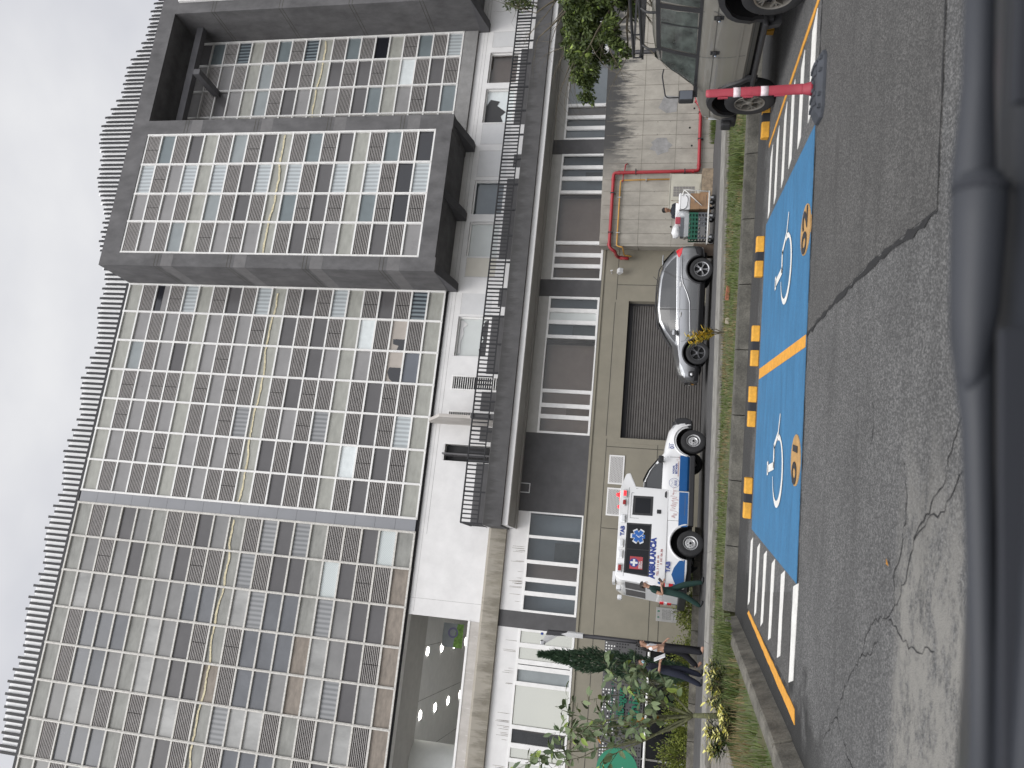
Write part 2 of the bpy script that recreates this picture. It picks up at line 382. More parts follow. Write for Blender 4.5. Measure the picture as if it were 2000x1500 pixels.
def window_mat(name, tint, refl=.0, rough=.03, opaque=.0, var=.3):
    m, nt, b = _nt(name); N = nt.nodes; L = nt.links
    tr = N.new('ShaderNodeBsdfTransparent'); tr.inputs[0].default_value = (*tint, 1)
    gl = N.new('ShaderNodeBsdfGlossy'); gl.inputs['Roughness'].default_value = rough; gl.inputs[0].default_value = (.9, .93, .95, 1)
    fr = N.new('ShaderNodeFresnel'); fr.inputs[0].default_value = 1.5
    ad = N.new('ShaderNodeMath'); ad.operation = 'ADD'; ad.inputs[1].default_value = refl; L.new(fr.outputs[0], ad.inputs[0])
    mx = N.new('ShaderNodeMixShader'); L.new(ad.outputs[0], mx.inputs[0]); L.new(tr.outputs[0], mx.inputs[1]); L.new(gl.outputs[0], mx.inputs[2])
    tc = N.new('ShaderNodeTexCoord'); n = N.new('ShaderNodeTexNoise'); n.inputs['Scale'].default_value = 1.7; n.inputs['Detail'].default_value = 6; L.new(tc.outputs['Object'], n.inputs['Vector'])
    mr = N.new('ShaderNodeMapRange'); mr.inputs[1].default_value = .3; mr.inputs[2].default_value = .8; mr.inputs[3].default_value = opaque; mr.inputs[4].default_value = opaque+.07; L.new(n.outputs['Fac'], mr.inputs[0])
    df = N.new('ShaderNodeBsdfDiffuse'); df.inputs[0].default_value = (.32, .32, .31, 1)      # the dust on the pane
    m2 = N.new('ShaderNodeMixShader'); L.new(mr.outputs[0], m2.inputs[0]); L.new(mx.outputs[0], m2.inputs[1]); L.new(df.outputs[0], m2.inputs[2])
    L.new(m2.outputs[0], N['Material Output'].inputs[0]); return m
M['dark_glass'] = window_mat('dark_glass', (.40, .44, .47))
M['warm_glass'] = window_mat('warm_glass', (.52, .47, .44), .0)
def mirror_mat(name, col, k, dif):
    m, nt, b = _nt(name); N = nt.nodes; L = nt.links
    gl = N.new('ShaderNodeBsdfGlossy'); gl.inputs['Roughness'].default_value = .03; gl.inputs[0].default_value = (*col, 1)
    df = N.new('ShaderNodeBsdfDiffuse'); df.inputs[0].default_value = (*dif, 1); mx = N.new('ShaderNodeMixShader'); mx.inputs[0].default_value = k
    L.new(df.outputs[0], mx.inputs[1]); L.new(gl.outputs[0], mx.inputs[2]); L.new(mx.outputs[0], N['Material Output'].inputs[0]); return m
M['reflect_glass'] = mirror_mat('reflect_glass', (.50, .50, .45), .72, (.25, .25, .22))
M['black_glass'] = mat('black_glass', (.008, .009, .012), .12, var=0, spec=.25)
mm('room_wall', (.15, .145, .14), .85, var=.3, scale=.5)
mm('room_ceiling', (.30, .30, .29), .85, var=.05)
mm('room_dark', (.10, .095, .09), .85, var=.1)
mm('tube_lamp', (.8, .82, .82), .5, var=0, emit=(.95, 1, 1), estr=.5)
mm('blind', (.40, .38, .34), .8, var=.08, scale=3)
# plants
M['leaf_dark'] = leaf_mat('leaf_dark', (.022, .045, .014), (.06, .095, .03))
M['leaf_big'] = leaf_mat('leaf_big', (.065, .10, .045), (.165, .21, .10))
M['leaf_lime'] = leaf_mat('leaf_lime', (.16, .24, .04), (.28, .36, .08))
M['leaf_yellow'] = leaf_mat('leaf_yellow', (.55, .34, .025), (.72, .60, .12))
M['leaf_cream'] = leaf_mat('leaf_cream', (.62, .58, .12), (.78, .74, .35))
M['leaf_hedge'] = leaf_mat('leaf_hedge', (.07, .10, .018), (.24, .27, .05))
M['leaf_cypress'] = leaf_mat('leaf_cypress', (.016, .04, .022), (.05, .085, .045))
M['leaf_olive'] = leaf_mat('leaf_olive', (.03, .05, .012), (.095, .125, .032))
mm('leaf_orange', (.55, .24, .02), .6, var=.3, scale=20)
mm('bark', (.13, .11, .075), .9, var=.3, scale=14, bump=.5)
mm('bark_green', (.13, .135, .07), .9, var=.3, scale=14, bump=.4)
mm('petal', (.75, .68, .58), .7, var=.1)
# vehicles and people
mm('white_car', (.80, .80, .80), .3, var=.015, scale=1.5, coat=.8)
mm('silver_car', (.30, .305, .315), .30, var=.02, metal=.85, coat=.5, scale=60)
mm('beige_car', (.27, .255, .22), .35, var=.05, scale=1.2, metal=.25, coat=.6)
mm('blue_vinyl', (.012, .10, .30), .35, var=.04, coat=.4)
mm('ink_blue', (.018, .045, .24), .45, var=0)
mm('ink_red', (.30, .02, .02), .5, var=0)
mm('red_panel', (.42, .06, .07), .5, var=.05)
mm('tyre', (.022, .022, .023), .8, var=.15, scale=12, bump=.3)
mm('rim_steel', (.62, .62, .62), .35, metal=.6, var=.08)
mm('rim_dark', (.09, .09, .095), .4, metal=.4, var=.05)
mm('rim_alloy', (.42, .42, .43), .3, metal=.8, var=.05)
mm('rim_bronze', (.24, .225, .20), .4, metal=.5, var=.08)
mm('black_plastic', (.024, .024, .026), .5, var=.12, scale=9)
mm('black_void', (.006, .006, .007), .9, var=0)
mm('car_glass', (.055, .057, .06), .2, var=0, spec=.4)
mm('suv_glass', (.085, .10, .088), .12, var=.5, scale=3.2, spec=.4, col2=(.006, .007, .007), stretch=(1, 1, 1.6))
mm('crease_shade', (.10, .094, .08), .5, var=0)
mm('tail_red', (.55, .012, .02), .2, var=0, coat=.6, emit=(.7, .02, .03), estr=.12)
mm('beacon_red', (.75, .02, .03), .25, var=0, coat=.6, emit=(1, .03, .04), estr=.9)
mm('head_glass', (.72, .74, .76), .1, var=.1, scale=18, coat=.8)
mm('chrome', (.75, .75, .75), .12, metal=1.0, var=0)
mm('lens_clear', (.70, .71, .72), .15, var=.05, coat=.7)
mm('plate_yellow', (.45, .22, .03), .5, var=.1)
mm('skin', (.42, .24, .165), .55, var=.04)
mm('skin_tan', (.30, .165, .105), .55, var=.04)
mm('hair', (.012, .010, .009), .6, var=.2, scale=30)
mm('hair_grey', (.05, .042, .036), .6, var=.2, scale=30)
mm('scrubs', (.008, .035, .028), .85, var=.15, scale=8)
mm('navy', (.010, .013, .028), .85, var=.15, scale=8)
mm('black_cloth', (.012, .012, .017), .85, var=.12, scale=8)
mm('grey_shirt', (.022, .025, .032), .85, var=.1, scale=8)
mm('white_cloth', (.72, .72, .74), .85, var=.06, scale=8)
mm('shoe', (.012, .013, .016), .6, var=.1)
mm('mask_blue', (.36, .58, .66), .7, var=0)
mm('paper', (.72, .72, .74), .8, var=.03)
# goods
mm('cardboard', (.28, .17, .095), .85, var=.1, scale=5)
mm('cardboard_dark', (.115, .085, .062), .85, var=.1, scale=5)
mm('crate_green', (.006, .085, .05), .45, var=.1)
mm('crate_grey', (.085, .09, .10), .5, var=.1)
mm('foam_white', (.74, .74, .74), .7, var=.03)
mm('bag_white', (.70, .70, .70), .45, var=.1, scale=8, bump=.5, bscale=14)
mm('plastic_clear', (.42, .43, .44), .25, var=.2, scale=10, coat=.4)
mm('steel', (.46, .47, .48), .3, metal=.7, var=.1)
mm('cart_white', (.70, .69, .66), .45, var=.1, scale=10)
mm('post_red', (.36, .04, .062), .5, var=.10, scale=5)
mm('reflector', (.70, .60, .62), .45, var=.15, scale=30)
mm('rubber', (.045, .05, .06), .7, var=.12, scale=6, bump=.2)
mm('stop_yellow', (.66, .33, .035), .7, var=.12, scale=7, bump=.3, bscale=25, fine=.1)
mm('stop_black', (.02, .021, .026), .8, var=.15)
mm('wiper', (.030, .033, .040), .55, var=.05)
mm('wiper_rubber', (.018, .02, .026), .8, var=0)
mm('cowl', (.034, .037, .044), .35, var=.1, scale=4)
mm('dash', (.03, .033, .034), .6, var=.1, scale=3)
mm('brick', (.36, .14, .08), .9, var=.2, scale=10)
mm('stone', (.45, .40, .32), .9, var=.2, scale=10)
# ------------------------------------------------------------------ ground, road, kerbs, markings
g = MB().box(-160, 160, -160, 220, -.6, -.02); tag(g.build('ground', M['ground']), kind='structure')
road = MB().box(-60, 60, -30, 14.26, -.3, 0).build('road', M['asphalt']); road.rotation_euler = (0, 0, -ANG); tag(road, kind='structure')
def rprism(poly, z0, z1): return MB().prism(poly, z0, z1)
# the newer, darker asphalt between the bays and the near joint
rprism([(.68, 8.25), (1.0, 5.9), (1.06, 4.47), (4, 4.53), (30, 4.7), (30, 8.35), (4, 8.33)], 0, .004).build('asphalt_patch', M['asphalt_dark'], road)
rprism([(-3.0, 8.35), (-2.05, 8.5), (-3.05, 12.4), (-3.3, 12.4)], 0, .0035).build('asphalt_patch', M['asphalt_dark'], road)
def strip(pts, w, z, jit=0.0, seed=1):
    rnd = random.Random(seed); mb = MB(); P = [Vector((a, b, 0)) for a, b in pts]; L = []; R = []
    fine = []
    for i in range(len(P)-1):
        n = max(1, int((P[i+1]-P[i]).length/(.045 if w < .02 else .1))) if jit else 1
        for k in range(n): fine.append(P[i].lerp(P[i+1], k/n))
    fine.append(P[-1])
    for i, p in enumerate(fine):
        d = (fine[min(i+1, len(fine)-1)]-fine[max(i-1, 0)]).normalized(); nn = Vector((-d.y, d.x, 0))
        q = p + nn*rnd.uniform(-jit, jit); ww = w*(rnd.uniform(.25, 1.5) if jit else 1)
        L.append(q+nn*ww/2); R.append(q-nn*ww/2)
    for i in range(len(fine)-1):
        mb.quad((L[i].x, L[i].y, z), (R[i].x, R[i].y, z), (R[i+1].x, R[i+1].y, z), (L[i+1].x, L[i+1].y, z))
    return mb
strip([(.66, 8.3), (.84, 7.0), (.96, 5.9), (1.04, 4.48)], .045, .006, .016, 3).build('tar_joint', M['tar'], road)
strip([(1.04, 4.48), (4, 4.54), (14, 4.62)], .022, .006, .006, 4).build('tar_joint', M['tar'], road)
strip([(-1.95, 8.12), (.66, 8.27), (2.95, 8.36), (20, 8.4)], .03, .006, .008, 5).build('tar_joint', M['tar'], road)
for i, pl in enumerate([[(-2.75, 6.6), (-2.4, 6.2), (-2.1, 6.0), (-1.75, 5.6), (-1.45, 5.4), (-1.3, 5.0), (-1.0, 4.7), (-.75, 4.6), (-.4, 4.2), (-.05, 4.0)],
                        [(-1.75, 5.6), (-1.6, 5.3), (-1.5, 5.2)], [(-1.2, 4.9), (-1.05, 4.95), (-.9, 4.85), (-.6, 4.75), (-.35, 4.85)],
                        [(-2.4, 6.2), (-2.55, 5.7), (-2.6, 5.3)], [(-1.3, 5.0), (-1.35, 4.6), (-1.25, 4.2)], [(-.4, 5.6), (-.2, 5.55), (0, 5.6)],
                        [(-.75, 4.6), (-.6, 4.4), (-.55, 4.2), (-.3, 3.95)]]):
    strip(pl, .008, .003, .022, 10+i).build('crack', M['tar'], road)
# blue bays, hatching, lines (sheets a few mm above the asphalt)
Z1, Z2, Z3, Z4 = .008, .012, .016, .020
rprism([(-2.05, 12.28), (-1.88, 8.18), (2.86, 8.42), (2.66, 12.36)], .001, Z1).build('bay_paint', M['blue_paint'], road)
rprism([(.26, 12.27), (.42, 12.27), (.66, 8.31), (.53, 8.31)], .001, Z2).build('bay_divider', M['yellow_paint'], road)
def wob(poly, seed):    # brush-cut edges
    rnd = random.Random(seed); out = []
    for i, (x, y) in enumerate(poly):
        x2, y2 = poly[(i+1) % len(poly)]; n = max(1, int(math.hypot(x2-x, y2-y)/.15))
        for k in range(n): out.append((x+(x2-x)*k/n+rnd.uniform(-.007, .007), y+(y2-y)*k/n+rnd.uniform(-.007, .007)))
    return out
for i, (sl, sr, t, w) in enumerate([(-3.2, -2.2, 12.20, .20), (-3.12, -2.13, 11.36, .19), (-3.05, -2.08, 10.62, .20), (-3.0, -2.03, 9.86, .20), (-2.95, -1.98, 9.08, .20), (-2.91, -1.91, 8.22, .24)]):
    rprism(wob([(sl+.07, t-w/2), (sr+.06, t-w/2-.03), (sr-.04, t+w/2), (sl-.03, t+w/2)], i), .001, Z1).build('hatch_stripe', M['white_paint'], road)
rprism(wob([(-3.36, 12.3), (-3.27, 12.12), (-3.06, 7.96), (-3.2, 7.9)], 20), .001, Z1).build('bay_edge_line', M['yellow_paint'], road)
for i, (sl, sr, t, w) in enumerate([(2.74, 3.72, 12.1, .17), (2.80, 3.78, 11.45, .18), (2.86, 3.86, 10.75, .19), (2.93, 3.9, 10.12, .2), (2.98, 3.98, 9.45, .2), (3.05, 4.1, 8.75, .26)]):
    rprism(wob([(sl+.05, t-w/2), (sr+.08, t-w/2), (sr-.06, t+w/2), (sl-.02, t+w/2)], 30+i), .001, Z1).build('hatch_stripe', M['white_paint'], road)
rprism(wob([(3.90, 12.5), (3.96, 12.5), (4.30, 8.45), (4.22, 8.4)], 50), .001, Z1).build('bay_edge_line', M['yellow_paint'], road)
# numbered discs and wheelchair symbols
def disc(s, t, rs_, rt_, n=40): return [(s+rs_*math.cos(2*PI*k/n), t+rt_*math.sin(2*PI*k/n)) for k in range(n)]
for s, t, txt in ((-.66, 8.55, '01'), (1.81, 8.64, '02')):
    rprism(disc(s, t, .275, .29), .001, Z3).build('bay_number_disc', M['disc_paint'], road)
    text_mb(txt, .40, (s-.01, t, Z4+.002), (1, 0, 0), (0, 1, 0), .003, 'CENTER', .007, 1.3).build('bay_number', M['black_paint'], road)
def chair_symbol(s, t, k=1.0):
    # wheel as an open arc swept from the seat, seat and back, footrest bar, as painted with a stencil
    mb = MB()
    def ribbon(pts, ws):
        P = [Vector((a, b, 0)) for a, b in pts]; L = []; R = []
        for i, p in enumerate(P):
            d = (P[min(i+1, len(P)-1)]-P[max(i-1, 0)]).normalized(); nn = Vector((-d.y, d.x, 0)); w = ws if not isinstance(ws, list) else ws[i]
            L.append(p+nn*w/2); R.append(p-nn*w/2)
        for i in range(len(P)-1): mb.add([(q.x, q.y, Z3) for q in (L[i], R[i], R[i+1], L[i+1])], [(0, 1, 2, 3)])
    arc = []; ws = []
    for i in range(35):
        f = i/34; th = math.radians(14 - f*268)
        arc.append((s+.41*k*math.cos(th), t+.40*k*math.sin(th))); ws.append(.03+.075*abs(math.sin(PI*f*1.02))**1.5 if f > .15 else .085-.25*f)
    ribbon(arc, ws)
    ribbon([(s-.15*k, t+.89*k), (s+.03*k, t+.92*k)], .11)
    ribbon([(s-.07*k, t+.90*k), (s+.03*k, t+.33*k)], .10)
    ribbon([(s-.0*k, t+.35*k), (s+.29*k, t+.39*k)], .085)
    ribbon([(s+.26*k, t+.41*k), (s+.45*k, t+.08*k), (s+.52*k, t+.05*k), (s+.70*k, t-.02*k)], [.075, .07, .055, .045])
    return mb
chair_symbol(-.90, 9.82).build('wheelchair_symbol', M['white_paint'], road)
chair_symbol(1.60, 9.94).build('wheelchair_symbol', M['white_paint'], road)
# kerb of the parking bays: long blocks with joints, then the island kerb that comes towards the street
rk = random.Random(5)
kerb = MB()
s = -3.9
while s < 14:
    e = s + 1.18
    kerb.mat(0).prism([(14.24, 0), (14.30, .185), (14.33, .205), (14.52, .205), (14.52, -.1), (14.24, -.1)], s+.008, e-.008, 'x'); s = e
kb = kerb.build('kerb', [M['kerb_dark']]); kb.rotation_euler = (0, 0, -ANG); tag(kb, kind='structure')
lip = MB().box(-3.9, 14, 14.522, 14.62, 0, .20).build('kerb_lip', M['kerb'], kb)
dk = MB(); P0 = Vector((-3.93, 14.0)); P1 = Vector((-3.2, 5.0)); n = 9; dr = (P1-P0).normalized(); nn = Vector((dr.y, -dr.x))   # nn points to -s
for i in range(n):
    a = P0 + (P1-P0)*(i/n) + dr*.012; b = P0 + (P1-P0)*((i+1)/n) - dr*.012
    off = Vector((rk.uniform(-.012, .012), 0)); a = a+off; b = b+off
    sec = [(0.05, -.1), (0.05, 0), (.0, .17), (-.03, .19), (-.17, .19), (-.17, -.1)]
    vs = []
    for p in (a, b):
        for (q, z) in sec: r_ = p - nn*q if False else Vector((p.x+q, p.y)); vs.append((r_.x, r_.y, z))
    m_ = len(sec); dk.add(vs, [tuple(range(m_))[::-1], tuple(range(m_, 2*m_))] + [(j, (j+1) % m_, m_+(j+1) % m_, m_+j) for j in range(m_)])
ik = dk.build('island_kerb', M['kerb']); ik.rotation_euler = (0, 0, -ANG); tag(ik, kind='structure')
# planted strip
def wp(pts): return [tuple(W(a, b))[:2] for a, b in pts]
island = MB().prism(wp([(-3.35, 5.0), (-4.08, 14.05), (-3.9, 14.6), (14, 14.6), (14, 16)]) + [(24, 17.1), (-2.2, 17.1)] + wp([(-6.3, 16.4), (-5.6, 12.9), (-5.15, 10.2), (-4.4, 5.0)]), -.1, .185)
tag(island.build('verge', M['soil']), kind='structure')
# drive in front of the building, parallel to the facade
dkb = MB(); x = -3.4
while x < 24: dkb.prism([(17.1, -.1), (17.1, .20), (17.16, .235), (18.0, .235), (18.0, -.1)], x+.006, x+1.0-.006, 'x'); x += 1.0
tag(dkb.build('drive_kerb', M['kerb']), kind='structure')
gt = MB(); x = -9
while x < 24: gt.prism([(18.0, -.1), (18.0, .225), (19.2, .262), (19.28, .25), (19.28, -.1)], x+.004, x+2.0-.004, 'x'); x += 2.0
tag(gt.build('drive_gutter', M['gutter']), kind='structure')
tag(MB().box(-40, 40, 19.28, 27.2, -.3, .17).build('driveway', M['drive']), kind='structure')
tag(MB().prism(wp([(-4.42, 5.0), (-5.17, 10.2), (-5.62, 12.9), (-6.32, 16.4)]) + [(-2.4, 17.99), (-30, 17.99)] + wp([(-30, 5)]), -.1, .17).build('path', M['path']), kind='structure')
# wheel stops: painted concrete blocks, two to a bay
def wheel_stop(s, t, L, label, first=None):
    r = thing('wheel_stop', label, 'wheel stop', W(s, t, 0), -ANG, 'wheel stops along the kerb')
    sec = [(-.075, 0), (-.06, .10), (-.045, .12), (.06, .12), (.075, .10), (.09, 0)]
    if first is None:
        a = L/2
        for x0, x1 in ((-a, -.068), (.068, a)):
            MB().prism(sec, x0, x1, 'x').build('end_block', M['stop_yellow'], r, bevel=.012)
        MB().prism([(y*.93, z*.96) for y, z in sec], -.068, .068, 'x').build('middle_block', M['stop_black'], r)
    else:
        for ch in first.children:
            c = ch.copy(); COL.objects.link(c); c.parent = r
    return r
stp = [(-1.61, 'yellow and black wheel stop behind bay 01 on the white hatching side'), (-.17, 'yellow and black wheel stop behind bay 01 beside the yellow bay divider'),
       (.79, 'yellow and black wheel stop behind bay 02 beside the yellow bay divider'), (2.20, 'yellow and black wheel stop behind bay 02 on the off-roader side')]
fs = wheel_stop(stp[0][0], 12.56, .64, stp[0][1])
for s_, lb in stp[1:]: wheel_stop(s_, 12.58, .64, lb, fs)
wheel_stop(4.42, 12.66, .62, 'yellow wheel stop against the near front wheel of the beige off-roader', fs)
wheel_stop(6.1, 12.66, .62, 'yellow and black wheel stop under the nose of the beige off-roader', fs)
# grass: short blades, nobody could count them
gb = MB(); gd = MB(); rg = random.Random(11)
def blade(mb, x, y, z, h, w, lean, az):
    dx, dy = math.cos(az), math.sin(az); px, py = -dy*w/2, dx*w/2
    mb.add([(x-px, y-py, z), (x+px, y+py, z), (x+px*.6+dx*lean*.4, y+py*.6+dy*lean*.4, z+h*.6), (x-px*.6+dx*lean*.4, y-py*.6+dy*lean*.4, z+h*.6), (x+dx*lean, y+dy*lean, z+h)],
           [(0, 1, 2, 3), (3, 2, 4)])
def in_poly(x, y, P):
    c = False
    for i in range(len(P)):
        (x1, y1), (x2, y2) = P[i], P[i-1]
        if (y1 > y) != (y2 > y) and x < (x2-x1)*(y-y1)/(y2-y1)+x1: c = not c
    return c
def yes(p): return rg.random() < p
for k in range(46000):
    s = rg.uniform(-6.2, 10.5); t = rg.uniform(6.5, 20.0)
    if t < 14.66:
        l = -3.93+.0811*(14.0-t)-.17; lo = -6.3+.35*(16.4-t)*.62
        if not (max(lo, -6.3+.205*(16.4-t)) < s < l): continue
        if s < -6.2: continue
    p = W(s, t)
    if p.y > 17.05: continue
    if s < -6.3+.205*(16.4-t) and t < 16.4: continue
    nv = .5+.5*math.sin(1.7*s+.6*math.sin(t*2.1))*math.cos(.9*t+s*.8)
    if t > 14.66 and nv < .22 and yes(.5): continue
    tall = t < 13.5
    h = rg.uniform(.05, .12)*(1.5 if tall else .9); 
    dry = nv < .45 and yes(.6)
    blade(gd if dry else gb, p.x, p.y, .185, h, rg.uniform(.008, .016), rg.uniform(.01, .07), rg.uniform(0, 2*PI))
for k in range(260):      # tufts at the right, on the drive kerb
    tx, ty = rg.uniform(15.8, 24), rg.uniform(24.3, 25.1)
    for q in range(14): blade(gb, tx+rg.gauss(0, .1), ty+rg.gauss(0, .1), .17, rg.uniform(.1, .25), .02, rg.uniform(0, .12), rg.uniform(0, 2*PI))
for cx, cy in ((4.15, 14.95), (4.5, 15.1), (-3.9, 12.9), (-4.2, 11.4)):
    c0 = W(cx, cy)
    for q in range(170): blade(gb, c0.x+rg.gauss(0, .14), c0.y+rg.gauss(0, .12), .185, rg.uniform(.12, .30), .014, rg.uniform(.03, .16), rg.uniform(0, 2*PI))
tag(gb.build('grass', M['grass']), 'green grass of the planted strip behind the kerb', 'grass', kind='stuff')
tag(gd.build('dry_grass', M['dry_grass']), 'straw coloured dry grass of the planted strip', 'grass', kind='stuff')
def lump(name, label, cat, p, sz, m, rz):
    bm = bmesh.new(); bmesh.ops.create_cube(bm, size=1); bmesh.ops.bevel(bm, geom=bm.edges[:], offset=.12, segments=1, affect='EDGES')
    rr = random.Random(int(p.x*100))
    for v in bm.verts: v.co = Vector((v.co.x*sz[0]*rr.uniform(.85, 1.15), v.co.y*sz[1]*rr.uniform(.85, 1.15), v.co.z*sz[2]))
    o = MB().bm(bm).build(name, m); o.location = p; o.rotation_euler = (0, .1, rz); return tag(o, label, cat)
lump('brick_piece', 'orange broken brick lying on the grass strip before the silver car', 'brick', W(2.15, 16.7, .23), (.30, .12, .09), M['brick'], .3)
lump('stone', 'small pale stone on the grass strip between the broken brick and the croton', 'stone', W(1.55, 16.6, .22), (.10, .09, .08), M['stone'], .5)
fl_ = MB(); fl_.add([(-.03, -.006, .004), (0, -.016, .010), (.034, .0, .006), (0, .016, .009)], [(0, 1, 2, 3)])
o = fl_.build('fallen_leaf', M['leaf_orange']); o.location = W(-.98, 5.05, .006); o.rotation_euler = (0, 0, .6); tag(o, 'single small yellow leaf lying on the near asphalt', 'leaf')
# ------------------------------------------------------------------ the hospital building (world axes = facade axes)
BO = (5.0, 27.0, 0.0)
B = thing('hospital_building', 'white and grey hospital block with gridded glass upper floors and projecting concrete boxes', 'building', BO)
def bp(mb, name, m, parent=None, **k): return mb.build(name, m, parent or B, off=BO, **k)
YF = 27.0
# ---- ground floor wall with garage recess
w = MB()
w.box(-1.75, 5.16, YF, YF+.4, 0, 4.0).box(-14, -1.75, YF+.0, YF+.4, 3.0, 4.0).box(10.36, 30, YF, YF+.4, 0, 4.0).box(5.16, 10.36, YF, YF+.4, 2.95, 4.0)
w.mat(1)
def hj(x0, x1, z): w.box(x0, x1, YF-.003, YF+.02, z-.012, z+.012)
def vj(x, z0, z1): w.box(x-.012, x+.012, YF-.003, YF+.02, z0, z1)
hj(-13, 5.1, 3.42); hj(10.4, 13, 3.42); hj(5.2, 10.3, 3.45); hj(-1.7, 3.3, 1.62); hj(3.3, 5.1, 1.62); hj(-1.7, 3.3, 1.30)
for x in (4.82, 1.95, -1.62): vj(x, 0, 3.4)
vj(11.0, 0, 3.4)
w.mat(2).box(4.98, 5.16, YF-.012, YF+.3, 0, 3.13).box(5.16, 10.36, YF-.012, YF+.3, 2.95, 3.13)   # garage surround
w.mat(0).box(-14, 24, YF-.05, YF+.2, 3.94, 4.02)
bp(w, 'ground_floor_wall', [M['olive_wall'], M['joint'], M['olive_wall']])
gd_ = MB(); z = .17
while z < 2.9:
    gd_.prism([(YF+.36, z), (YF+.325, z+.02), (YF+.325, z+.066), (YF+.36, z+.086)], 5.16, 10.36, 'x'); z += .088
gdo = bp(gd_, 'garage_door', M['garage_slat'])
bp(MB().box(5.16, 10.36, YF+.37, YF+.5, 0, 2.95), 'garage_shade', M['garage_dark'], gdo)
bp(MB().box(5.16, 5.22, YF+.28, YF+.37, 0, 2.95).box(10.30, 10.36, YF+.28, YF+.37, 0, 2.95).box(5.22, 10.30, YF+.27, YF+.37, 2.80, 2.95), 'garage_rail', M['garage_dark'], gdo)
# ---- entrance on the left: dark glazed doors under a dark lintel
e = MB().box(-14, -1.75, YF+1.0, YF+1.1, 0, 3.0); en = bp(e, 'entrance_glazing', M['black_glass'])
fr = MB()
for x in (-1.8, -3.0, -4.2, -5.4, -6.6, -7.8, -9.0): fr.box(x-.03, x+.03, YF+.94, YF+1.0, .17, 3)
fr.box(-14, -1.75, YF+.94, YF+1.0, 2.1, 2.16)
bp(fr, 'door_frame', M['aluminium_old'], en)
# ---- first floor: band of windows, dark panels between
def window_bay(x0, x1, z0, z1, kind, y=YF, frame='aluminium', deep=.10, fw=.055):
    f = MB(); f.box(x0, x0+fw, y-.03, y+deep, z0, z1).box(x1-fw, x1, y-.03, y+deep, z0, z1).box(x0+fw, x1-fw, y-.03, y+deep, z0, z0+fw).box(x0+fw, x1-fw, y-.03, y+deep, z1-fw, z1)
    o = bp(f, 'window', M[frame])
    p = MB().quad((x0+fw, y+.05, z0+fw), (x1-fw, y+.05, z0+fw), (x1-fw, y+.055, z1-fw), (x0+fw, y+.055, z1-fw))
    bp(p, 'window_pane', M[kind], o); return o
ZS, ZH = 4.04, 5.96
def band(xs, kinds):
    for i, k in enumerate(kinds):
        a, b = sorted((xs[i], xs[i+1]))
        if k: window_bay(a, b, ZS, ZH, k, fw=.075 if b-a < .8 else .05)
band([-1.67, -2.2, -2.73, -2.91, -3.44, -4.78, -5.36, -5.82, -7.2, -7.8, -8.6], ['reflect_glass', 'reflect_glass', 'dark_glass', 'pane_pale', 'reflect_glass', 'warm_glass', 'reflect_glass', 'reflect_glass', 'dark_glass', 'reflect_glass'])
band([2.31, 1.44, .59, -.03, -.49, -1.12], ['dark_glass', 'dark_glass', 'warm_glass', 'dark_glass', 'dark_glass'])
band([5.16, 5.79, 6.21, 6.77, 8.85, 9.44, 9.91, 10.46], ['warm_glass', 'warm_glass', 'warm_glass', 'warm_glass', 'dark_glass', 'film_pane', 'dark_glass'])
band([11.15, 11.72, 12.18, 12.7, 14.84, 15.45, 15.94, 16.53], ['warm_glass', 'warm_glass', 'warm_glass', 'warm_glass', 'dark_glass', 'dark_glass', 'dark_glass'])
band([17.18, 17.71, 18.2, 18.77, 20.94, 21.43, 22.05, 22.68, 23.31, 24.0], ['dark_glass', 'dark_glass', 'warm_glass', 'dark_glass', 'dark_glass', 'dark_glass', 'dark_glass', 'dark_glass', 'dark_glass'])
# rooms behind the band of windows
rm_ = MB().box(-14, 30, YF+5.5, YF+5.7, 3.6, 6.5).mat(1).box(-14, 30, YF+.2, YF+5.5, 6.2, 6.3).mat(2).box(-14, 30, YF+.2, YF+5.5, 3.7, 3.8).mat(0)
for x in (-4.9, -1.4, 2.3, 5.15, 8.75, 10.8, 14.9, 16.85, 20.9): rm_.box(x-.05, x+.05, YF+.22, YF+5.5, 3.8, 6.2)
rm_.mat(3)
for x in (-3.2, 6.9, 12.9, 18.9): rm_.box(x, x+1.7, YF+2.2, YF+2.3, 3.8, 5.4)
rm_.mat(4)
for a, b in ((.7, 1.3), (8.95, 9.4), (11.25, 11.7), (15.5, 15.9), (5.85, 6.15)): rm_.box(a, b, YF+.3, YF+.32, 4.1, 5.0 if a != 11.25 else 5.9)
rooms = bp(rm_, 'rooms', [M['room_wall'], M['room_ceiling'], M['room_dark'], M['room_dark'], M['blind']])
for x, y in ((-.6, 1.0), (-.55, 2.6), (.9, 1.2), (1.7, 1.0), (1.6, 3.0), (.2, 2.4), (7.3, 1.4), (7.9, 3.2), (9.6, 1.2), (12.9, 1.5), (13.8, 2.8), (15.6, 1.2), (18.6, 1.6), (-2.6, 1.3)): bp(MB().box(x, x+.13, YF+y, YF+y+1.2, 6.13, 6.195), 'ceiling_lamp', M['tube_lamp'], rooms)
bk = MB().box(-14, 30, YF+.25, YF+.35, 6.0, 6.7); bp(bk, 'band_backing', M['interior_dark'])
dp = MB()
for a, b in ((2.31, 5.16), (10.46, 11.15), (16.53, 17.18), (-1.67, -1.12)): dp.box(a, b, YF-.02, YF+.2, 4.02, 6.44 if b > 0 else 6.7)
dp.box(2.31, 5.16, YF-.024, YF+.1, 6.0, 6.012)
bp(dp, 'dark_wall_panel', M['dark_paint'])
ins = MB().box(2.95, 3.3, YF-.06, YF, 6.02, 6.4); bp(ins, 'junction_box', M['lamp_white'])
bp(MB().box(2.98, 3.27, YF-.065, YF-.06, 6.05, 6.37), 'junction_cover', M['dark_paint'])
up = MB()
